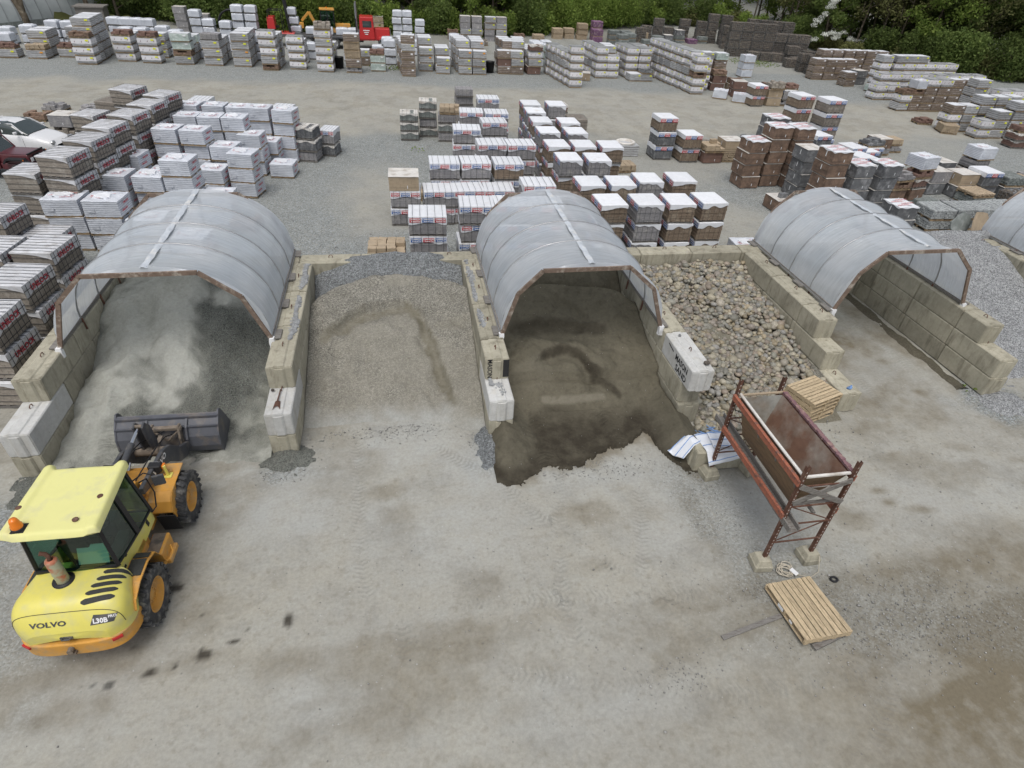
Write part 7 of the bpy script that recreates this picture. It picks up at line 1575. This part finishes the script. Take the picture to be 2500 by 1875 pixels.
mb = MB(); mb.tube([(0, 0, 2.78), (0, 0, 2.92)], .06, 10); obj('beacon', mb, M['amber'], BHO)
# dark tubs, fire ring, bits
for i, (x, y, r_, h_, lb) in enumerate(((-4.25, 59.2, .42, .85, 'open black plastic tub left of a stone pallet in the far row'), (8.75, 58.9, .42, .9, 'open black plastic tub in a gap near the middle of far row'))):
    mb = MB(); mb.lathe([(.0, .02), (r_*.82, .02), (r_, h_), (r_*1.05, h_), (r_*.95, h_-.02), (r_*.78, .08), (0, .08)], 24); tag(obj('plastic_tub', mb, M['black'], None, (x, y, 0)), lb, 'tub')
mb = MB(); mb.lathe([(.40, .0), (.56, .0), (.57, .10), (.50, .13), (.42, .10), (.40, .0)], 28)
fr_ = tag(obj('fire_pit_ring', mb, M['dirtycover'], None, (13.4, 35.0, .60)), 'round pale fire pit ring on a wrapped block beside the tan blocks', 'fire pit')
mb = MB(); mb.softbox(-.66, .66, -.6, .6, .02, .60, (8, 8, 5), lambda p: (noise.noise(p*4)*.03, noise.noise(p*5)*.03, 0)); tag(obj('film_wrapped_block', mb, M['clear'], None, (13.4, 35.0, 0)), 'film wrapped square block beneath the fire pit ring', 'wrapped block')
put('LG', 11.9, 34.6, 0.01, .05, 'pallet of grey slabs left of the fire pit ring')
# small grey blocks standing on top of packs
for i, (x, y, z, l) in enumerate(((20.5, 33.9, 1.03, 'nearest'), (21.0, 34.3, 1.03, 'second'), (20.6, 34.6, 1.03, 'third'), (21.3, 33.9, 1.03, 'fourth'), (21.2, 34.6, 1.03, 'rearmost'))):
    mb = MB(); mb.box(0, 0, .1, .34, .22, .2); tag(obj('loose_block', mb, M['darkblock'], None, (x, y, z), rz=.3*i, bevel=.01), f'{l} loose grey block standing on the low pack by the aisle', 'block')
for x, y, z, m_, l in ((18.35, 25.9, .615, 'darkblock', 'dark block on top of the single brown pack near the hoop roof'), (18.2, 33.6, 1.03, 'tan', 'tan block on the low brown pack right of the aisle')):
    mb = MB(); mb.box(0, 0, .1, .40, .24, .22); tag(obj('loose_block', mb, M[m_], None, (x, y, z), rz=.2, bevel=.01), l, 'block')
# flagstones near the right hoop roof
def slabstone(x, y, z, L, W_, T, rx, rz, m_, label, sd):
    rnd = random.Random(sd); n = 9; poly = [(L/2*math.cos(2*PI*i/n)*rnd.uniform(.8, 1.1), W_/2*math.sin(2*PI*i/n)*rnd.uniform(.8, 1.1)) for i in range(n)]
    mb = MB(); mb.prism(poly, -T/2, T/2, 'z'); o = obj('flagstone', mb, M[m_], None, (x, y, z), bevel=.01); o.rotation_euler = (rx, rnd.uniform(-.1, .1), rz); tag(o, label, 'flagstone')
slabstone(24.6, 21.4, .25, 1.9, 1.3, .09, .15, -.3, 'tan', 'large tan flagstone lying under the white sheet', 1)
slabstone(24.2, 20.9, .15, 1.6, 1.2, .09, .05, .3, 'brownslab', 'brown flagstone lowest in the loose pile by the hoop roof', 2)
slabstone(26.0, 22.0, .75, 1.5, 1.2, .09, 1.1, .35, 'tan', 'tall tan flagstone leaning on edge against the stone pallets', 3)
slabstone(26.9, 21.0, .35, 1.7, 1.1, .10, .1, .1, 'tan', 'flat tan flagstone left of the rightmost hoop roof', 4)
slabstone(25.3, 22.3, .6, 1.2, 1.0, .08, 1.2, .1, 'greenslab', 'greenish flagstone standing between the tan ones', 5)
slabstone(21.5, 23.4, .30, 1.6, 1.1, .09, .1, .2, 'slab', 'broad grey flagstone between dark pack and stone pallets', 6)
slabstone(28.0, 20.4, .3, 1.9, 1.2, .1, .08, .0, 'slab', 'grey flagstone flat behind the rightmost hoop roof', 7)
mb = MB(); mb.grid(lambda u, v: (23.7+1.9*u, 20.6+1.2*v+.3*u, .42+.22*noise.noise(Vector((u*3, v*3, 2)))-.3*max(0, u-.8)), 20, 14); o = tag(obj('crumpled_sheet', mb, M['cover']), 'crumpled white plastic sheet over flagstones by the hoop roof', 'plastic sheet'); o.modifiers.new('s', 'SOLIDIFY').thickness = .01
mb = MB(); mb.lathe([(.0, .05), (.80, .05), (.86, .3), (.84, .7), (.6, .82), (0, .80)], 30); rnd = random.Random(8)
c = mb.v[:]; mb.v = [(x+noise.noise(Vector((x*6, y*6, z*6)))*.08, y+noise.noise(Vector((y*6, z*6, x*6)))*.08, z+noise.noise(Vector((z*7, x*6, y*6)))*.10) for x, y, z in c]
tag(obj('netted_stone_bale', mb, M['greenslab'], None, (31.0, 27.0, 0)), 'round green netted stone bale near the right edge', 'stone bale') if False else tag(obj('netted_stone_bale', mb, M['darkblock'], None, (31.9, 25.6, 0)), 'round dark netted stone bale near the right edge', 'stone bale')
# upended slabs and angle frames at the far right edge
for i in range(4):
    mb = MB(); mb.box(0, 0, .45, .06, .7, .9, rx=.1); tag(obj('standing_slab', mb, M['greenslab'], None, (37.6+.45*i, 30.4+.05*i, .3), rz=.3), f'{ORD[i]} upright dark slab from the left at the right edge', 'slab')
# ------------------------------------------------------------ trees, shrubs, greenhouse
def leafmat(name, c, c2):
    m = bpy.data.materials.new(name); m.use_nodes = True; t = m.node_tree; L = t.links; p = t.nodes['Principled BSDF']
    a = N(t, 'ShaderNodeAttribute', attribute_name='tint'); oi = t.nodes.new('ShaderNodeObjectInfo'); s = t.nodes.new('ShaderNodeSeparateColor'); L.new(a.outputs['Color'], s.inputs[0])
    cc_ = mixc(t, s.outputs[0], c, c2); k = mth(t, 'MULTIPLY', ramp(t, oi.outputs['Random'], 0, 1, .75, 1.25), ramp(t, s.outputs[1], 0, 1, .7, 1.3)); v = t.nodes.new('ShaderNodeCombineColor')
    for i in range(3): L.new(k, v.inputs[i])
    cc_ = mixc(t, 1., cc_, v.outputs[0], 'MULTIPLY'); L.new(cc_, p.inputs['Base Color']); p.inputs['Roughness'].default_value = .7; p.inputs['Specular IOR Level'].default_value = .15
    tr = t.nodes.new('ShaderNodeBsdfTranslucent'); L.new(cc_, tr.inputs[0]); mx = t.nodes.new('ShaderNodeMixShader'); mx.inputs[0].default_value = .48
    L.new(p.outputs[0], mx.inputs[1]); L.new(tr.outputs[0], mx.inputs[2]); L.new(mx.outputs[0], t.nodes['Material Output'].inputs[0]); return m
M['leafb'] = leafmat('spring_leaf', (.15, .23, .05), (.28, .36, .09)); M['leafd'] = leafmat('dark_leaf', (.10, .15, .045), (.18, .235, .07)); M['leafo'] = leafmat('olive_leaf', (.14, .15, .055), (.23, .24, .10)); M['petal'] = leafmat('white_petal', (.72, .74, .68), (.82, .83, .80))
M['bark'] = mat('grey_brown_bark', (.11, .09, .065), c2=(.19, .165, .125), c2s=3, var=.3, ns=5, bs=12, bump=.8, bd=.05)
def leaves(n, clumps, size, seed, squash=1.):
    "clumps: (x, y, z, rx, rz); leaf faces spread through each clump"
    rs = np.random.RandomState(seed); cl = np.array(clumps, float); wts = cl[:, 3]**2*cl[:, 4]; idx = rs.choice(len(cl), n, p=wts/wts.sum())
    d = rs.randn(n, 3); d /= np.linalg.norm(d, axis=1)[:, None]; r = rs.rand(n)**.45
    c = cl[idx, :3]+d*r[:, None]*np.stack([cl[idx, 3], cl[idx, 3], cl[idx, 4]], 1)
    u = rs.randn(n, 3); u /= np.linalg.norm(u, axis=1)[:, None]; v = np.cross(u, rs.randn(n, 3)); v /= np.linalg.norm(v, axis=1)[:, None]
    s = size*(.6+.8*rs.rand(n))[:, None]; w_ = s*.55
    P = np.stack([c-u*s, c+v*w_, c+u*s, c-v*w_], 1).reshape(-1, 3); tint = np.stack([rs.rand(n), (rs.rand(len(cl))[idx]*.7+.3*rs.rand(n))], 1)
    return P, np.repeat(tint, 4, 0)
def leafmesh(name, P, T, m):
    n = len(P)//4; me = bpy.data.meshes.new(name); me.vertices.add(len(P)); me.vertices.foreach_set('co', P.ravel()); me.loops.add(4*n); me.loops.foreach_set('vertex_index', np.arange(4*n, dtype=np.int32))
    me.polygons.add(n); me.polygons.foreach_set('loop_start', np.arange(0, 4*n, 4, dtype=np.int32)); me.polygons.foreach_set('loop_total', np.full(n, 4, np.int32)); me.update()
    a = me.attributes.new('tint', 'FLOAT_COLOR', 'POINT'); a.data.foreach_set('color', np.concatenate([T, np.zeros_like(T)], 1).astype(np.float32).ravel()); me.materials.append(m); return me
def tree_proto(name, cat, h, rad, base, seed, m, n=5200, size=.16, lean=0., bare=False, tr=.16):
    rnd = random.Random(seed); t = bpy.data.objects.new(name, None); t.empty_display_size = .1; col.objects.link(t); t['category'] = cat; mb = MB(); cl = []
    tk = [(lean*z*.1+.25*math.sin(z*.5+seed)*(z/h), .2*math.cos(z*.6+seed)*(z/h), z) for z in np.linspace(0, h*.9, 9)]
    mb.tube(tk, tr, 8, rs=[tr*(1.25 if i == 0 else 1-i/9*.85) for i in range(9)])
    nb = 16 if not bare else 20
    for k in range(nb):
        z0 = base*.8+(h*.88-base*.8)*(k+.5)/nb; i = min(8, int(z0/(h*.9)*8)); p = Vector(tk[i]); p.z = z0; a = k*2.4+rnd.random(); ln = rad*(1-.55*abs((z0-base)/(h-base)-.4))*rnd.uniform(.7, 1.1)
        q = p+Vector((math.cos(a)*ln*.6, math.sin(a)*ln*.6, ln*.28)); r_ = p+Vector((math.cos(a+.2)*ln, math.sin(a+.2)*ln, ln*.62)); mb.tube([p, q, r_], .05, 5, rs=[tr*.35, tr*.2, .015])
        cl.append((r_.x*.9+p.x*.1, r_.y*.9+p.y*.1, r_.z, ln*.42+.15, ln*.30+.12)); cl.append((q.x, q.y, q.z+.2, ln*.35+.1, ln*.24+.1))
        if bare:
            for j in range(3): e = r_+Vector((rnd.uniform(-.5, .5), rnd.uniform(-.5, .5), rnd.uniform(.1, .8))); mb.tube([q.lerp(r_, .5), e], .02, 4, rs=[.025, .008])
    cl.append((tk[-1][0], tk[-1][1], h*.93, rad*.4, rad*.35))
    obj('trunk', mb, M['bark'], t); P, T = leaves(n, cl, size, seed); me = leafmesh('crown', P, T, M[m]); o = bpy.data.objects.new('crown', me); col.objects.link(o); o.parent = t; reg(t); return t
def shrub_proto(name, h, rad, seed, m, n=3000, size=.13, cat='shrub'):
    rnd = random.Random(seed); t = bpy.data.objects.new(name, None); t.empty_display_size = .1; col.objects.link(t); t['category'] = cat; mb = MB(); cl = []
    for k in range(9):
        a = k*.7+rnd.random(); l = rad*rnd.uniform(.3, .8); z = h*rnd.uniform(.45, .85); mb.tube([(0, 0, 0), (math.cos(a)*l*.4, math.sin(a)*l*.4, z*.6), (math.cos(a)*l, math.sin(a)*l, z)], .03, 5, rs=[.045, .03, .01]); cl.append((math.cos(a)*l, math.sin(a)*l, z*.9, rad*.42, h*.26)); cl.append((math.cos(a)*l*.9, math.sin(a)*l*.9, z*.45, rad*.45, h*.25))
    obj('stems', mb, M['bark'], t); P, T = leaves(n, cl, size, seed); me = leafmesh('foliage', P, T, M[m]); o = bpy.data.objects.new('foliage', me); col.objects.link(o); o.parent = t; reg(t); return t
TP = {'b': tree_proto('leafy_tree', 'tree', 13, 3.6, 2.2, 1, 'leafb', 6500), 'd': tree_proto('leafy_tree', 'tree', 12, 3.4, 1.6, 2, 'leafd', 6500, tr=.22), 'o': tree_proto('sparse_tree', 'tree', 14, 3.2, 3.5, 3, 'leafo', 3600, .13, bare=True, tr=.14),
      'p': tree_proto('sparse_tree', 'tree', 15, 2.6, 5, 4, 'leafb', 2600, .12, bare=True, tr=.12), 's': shrub_proto('leafy_shrub', 3.0, 2.2, 5, 'leafb', 4200), 'u': shrub_proto('leafy_shrub', 4.2, 2.4, 6, 'leafd', 5000), 'v': shrub_proto('leafy_shrub', 2.2, 1.8, 7, 'leafo', 3000), 'w': shrub_proto('weeping_shrub', 6.0, 2.8, 8, 'leafb', 6500, .12)}
_tfirst = set()
def grow(k, x, y, s, label, group, sz=None):
    p = TP[k]; o = dup(p) if k in _tfirst else p; _tfirst.add(k); o.location = (x, y, ground_at(x, y)); o.rotation_euler = (0, 0, rT.uniform(0, 6.28)); o.scale = (s, s, sz or s); tag(o, label, None, group); return o
rT = random.Random(12)
def ground_at(x, y): return float(gz(np.array([[x]], float), np.array([[y]], float))[0, 0])-.05
EDGE = [(-30, 86), (-24, 84), (-18, 80), (-12, 77.5), (-5, 79.5), (0, 82), (6, 82), (12, 80.5), (17, 83), (23, 87), (30, 92), (38, 93), (46, 92), (50, 86), (52, 79.5), (54, 74.5), (58, 69.5), (63, 65.5), (68, 60.5), (73, 55), (78, 49), (82, 42)]
def along(pts, step):
    out = []; acc = 0
    for a, b in zip(pts[:-1], pts[1:]):
        L = math.dist(a, b); d = Vector((b[0]-a[0], b[1]-a[1])).normalized()
        while acc < L: out.append((a[0]+d.x*acc, a[1]+d.y*acc, -d.y, d.x)); acc += step
        acc -= L
    return out
def zone(x): return 'behind the truck' if x < -2 else 'at the centre of the wood edge' if x < 20 else 'behind the stone cages' if x < 50 else 'right of the white blossom'
for i, (x, y, nx, ny) in enumerate(along(EDGE, 2.3)):
    k = rT.choice('ssuv' if x < 50 else 'uuuv'); k = 'u' if (x < -14) else k; o_ = rT.uniform(-.3, 1.2)
    grow(k, x+nx*o_, y+ny*o_, rT.uniform(.8, 1.25), f"{ {'s': 'bright green', 'u': 'dark green', 'v': 'low olive'}[k] } leafy shrub in the undergrowth {zone(x)}", f'undergrowth shrubs {zone(x)}')
for ri, (off, st) in enumerate(((3.2, 3.0), (7.0, 3.3), (11.5, 4.0))):
    for i, (x, y, nx, ny) in enumerate(along(EDGE, st)):
        x2, y2 = x+nx*(off+rT.uniform(-1.2, 1.2)), y+ny*(off+rT.uniform(-1.2, 1.2))
        pool = 'ddb' if x < -14 else 'bdbb' if x < 14 else 'bpob' if x < 50 else 'obod'; k = rT.choice(pool)
        grow(k, x2, y2, rT.uniform(.8, 1.15), f"{ {'b': 'fresh green', 'd': 'dark green', 'o': 'thin olive', 'p': 'slender pale green'}[k] } tree in the wood {zone(x)}", f'wood trees {zone(x)}')
for (x, y, s) in ((-10.5, 78.2, 1.0), (-7.8, 78.8, 1.1), (-3.4, 81, 1.0)): grow('w', x, y, s, 'tall bright willowy shrub rising behind the flatbed truck', 'willowy shrubs behind the truck')
for (x, y, s) in ((22, 85, .9), (25, 87.5, 1), (28, 89.5, .95), (31.5, 90.5, .9)): grow('w', x, y, s, 'bright green willowy shrub left of the stone cages', 'willowy shrubs beside the cages')
# far wood, one mass
rs = np.random.RandomState(2); cl = []
for x, y, nx, ny in along(EDGE, 3.0):
    for k in range(9): o_ = 13+rs.rand()*16; cl.append((x+nx*o_+rs.randn()*2, y+ny*o_+rs.randn()*2, 1+rs.rand()*15, 3.4, 2.8))
for k in range(260): cl.append((-60+rs.rand()*190, 108+rs.rand()*14, 1+rs.rand()*22, 4.5, 3.5))
for k in range(60): cl.append((60+rs.rand()*22, 78+rs.rand()*24, 1+rs.rand()*16, 4.0, 3.2))
P, T = leaves(130000, cl, .36, 9); o = bpy.data.objects.new('far_wood', leafmesh('far_wood', P, T, M['leafd'])); col.objects.link(o); tag(o, 'dense far wood closing the view behind the edge trees', 'wood', kind='stuff')
# undergrowth grass strip
cl = [(x+nx*rs.uniform(-1.5, 4), y+ny*rs.uniform(-1.5, 4), .2, 1.3, .45) for x, y, nx, ny in along(EDGE, .8)]
P, T = leaves(26000, cl, .10, 10); o = bpy.data.objects.new('undergrowth', leafmesh('undergrowth', P, T, M['leafb'])); col.objects.link(o); tag(o, 'low green undergrowth along the foot of the wood', 'undergrowth', kind='stuff')
cl = [(-1.0, 59.6, .12, .9, .2), (.4, 59.2, .12, .8, .2), (-3.0, 59.5, .1, .6, .15), (1.3, 35.5, .08, .5, .12), (18.8, 25.3, .08, .4, .1), (16.5, 11.6, .06, .3, .1), (30.5, 74.5, .1, 4, .15), (39.5, 68.4, .08, 3, .1)]
P, T = leaves(3600, cl, .06, 11); o = bpy.data.objects.new('weeds', leafmesh('weeds', P, T, M['leafb'])); col.objects.link(o); tag(o, 'small patches of green weeds growing through the yard gravel', 'weeds', kind='stuff')
# blossoming tree: own crown with white flower sprays
BT = thing('blossoming_tree', 'small tree covered in white blossom at the wood edge on the right', 'tree', (53.2, 76.6, ground_at(53.2, 76.6)))
rnd = random.Random(3); mb = MB(); cl = []; fl = []
mb.tube([(0, 0, 0), (-.2, .1, 1.5), (-.4, .2, 3.2), (-.3, .2, 5.5)], .12, 7, rs=[.16, .13, .1, .03])
for k in range(16):
    a = rnd.uniform(0, 6.28); l = rnd.uniform(1.4, 3.0); z = rnd.uniform(1.2, 7.5); e = (math.cos(a)*l-.4, math.sin(a)*l*.7-.6, z); mb.tube([(-.3, .1, z*.7), e], .03, 5, rs=[.05, .012]); cl.append((e[0]+.6, e[1]+1.0, e[2], 1.1, .7))
for k in range(26):
    t_ = rnd.random(); px, pz = (-2.6+2.3*t_**2-(.4 if t_ < .5 else 0), 1.2+7.0*t_); fl.append((px+rnd.uniform(-.5, .5), -1.5+rnd.uniform(-.5, .3), pz, .42, .26))
for k in range(20): fl.append((-2.0+rnd.random()*6.2, -1.9+rnd.uniform(-.4, .4), 1.1+rnd.random()*1.3-.0, .42, .22))
obj('trunk', mb, M['bark'], BT); P, T = leaves(3600, cl, .14, 4); o = bpy.data.objects.new('crown', leafmesh('crown', P, T, M['leafd'])); col.objects.link(o); o.parent = BT
P, T = leaves(3400, fl, .07, 5); o = bpy.data.objects.new('blossom', leafmesh('blossom', P, T, M['petal'])); col.objects.link(o); o.parent = BT
# forked tree and its neighbour before the greenhouse
def bare_tree(loc, label, forks, crown, m='leafo', n=1500):
    t = thing('forked_tree', label, 'tree', loc); mb = MB()
    for f in forks: mb.tube(f[0], .2, 8, rs=f[1])
    obj('trunk', mb, M['bark'], t); P, T = leaves(n, crown, .10, 7); o = bpy.data.objects.new('crown', leafmesh('crown', P, T, M[m])); col.objects.link(o); o.parent = t
bare_tree((-35.4, 76.6, 0), 'dark forked tree trunk standing before the white greenhouse', [([(0, 0, 0), (0, 0, 1.0), (-.5, 0, 2.6), (-1.1, .1, 4.5), (-2.2, .2, 8)], [.42, .36, .28, .24, .12]), ([(0, 0, .9), (.15, 0, 2.2), (.12, 0, 4.5), (.5, .2, 8.5)], [.3, .24, .22, .1]), ([(-1.1, .1, 4.5), (-.2, .5, 6.5), (.2, 1, 8)], [.15, .08, .03])], [(-1.8, 0, 9, 2.4, 1.6), (.6, 0, 9.5, 2.2, 1.5), (-.4, 0, 4.5, .35, 1.1)])
bare_tree((-31.2, 81.6, 0), 'leaning leafy tree at the right end of the greenhouse', [([(0, 0, 0), (-.1, 0, 2), (-.6, 0, 4.5), (-1.4, 0, 8)], [.3, .24, .2, .08]), ([(-.2, 0, 2.4), (.8, .2, 5), (1.8, .3, 7.5)], [.16, .1, .03])], [(-1.0, 0, 4.2, 1.5, 1.3), (-2.0, 0, 6.5, 1.8, 1.4), (1.4, .2, 6.2, 1.8, 1.5)], 'leafb', 3000)
for (x, y, s) in ((-28.6, 82.0, .8), (-27.4, 84.5, .9)): grow('d', x, y, s, 'dark leafy tree right of the white greenhouse', 'trees right of the greenhouse')
# greenhouse
M['ghfilm'] = mat('greenhouse_white_film', (.50, .53, .53), rough=.4, c2=(.38, .42, .42), c2s=.35, var=.06, ns=2, objvar=0, spec=.4, bump=.2, bs=2, c2lo=.45, c2hi=.7)
GHS = thing('greenhouse_tunnel', 'large white film greenhouse tunnel in the far left corner', 'greenhouse', (-41.5, 76.5, 0), -math.atan2(2.6, 5.1))
mb = MB(); mb.grid(lambda u, v: (5.4*math.copysign(abs(math.cos(PI*(1-u)))**.85, math.cos(PI*(1-u))), -16+44*v, 5.4*abs(math.sin(PI*(1-u)))**.9), 40, 44); obj('film_cover', mb, M['ghfilm'], GHS)
for k in range(37):
    y = -16+44*k/36; mb = MB(); mb.tube([(5.43*math.copysign(abs(math.cos(PI*(1-u/20)))**.85, math.cos(PI*(1-u/20))), y, 5.43*abs(math.sin(PI*(1-u/20)))**.9+.01) for u in range(21)], .035, 5); obj('pipe_hoop', mb, M['steel'], GHS)
mb = MB(); mb.box(5.4, 6, .25, .10, 44, .5); obj('base_board', mb, M['greenslab'], GHS)
mb = MB(); mb.softbox(-33.2, -24.5, 76.8, 79.6, 0, .9, (24, 8, 4), lambda p: (0, 0, noise.noise(p*.9)*.7-abs(p.y-78.2)*.35)); tag(obj('brush_heap', mb, M['leafo']), 'heap of cut brush between greenhouse and wood', 'brush heap')
mb = MB(); mb.box(0, 0, 1.0, 2.4, 2.0, 2.0); mb.box(0, 0, 2.05, 2.7, 2.3, .12); mb.box(-.5, -1.02, .9, .8, .05, 1.7); tag(obj('timber_crate_stack', mb, M['woodgrey'], None, (-28.8, 76.0, 0), rz=.1), 'weathered timber crates stacked at the greenhouse corner', 'crate stack')
# black plastic pipe coil
mb = MB(); 
for k in range(4): mb.tube([(-14.8+1.3*math.cos(i*PI/10), 71.4+.14*k, 1.4+1.3*math.sin(i*PI/10)) for i in range(21)], .09, 6)
tag(obj('pipe_coil', mb, M['black']), 'large black pipe coil standing behind the bagged pallets', 'pipe coil')
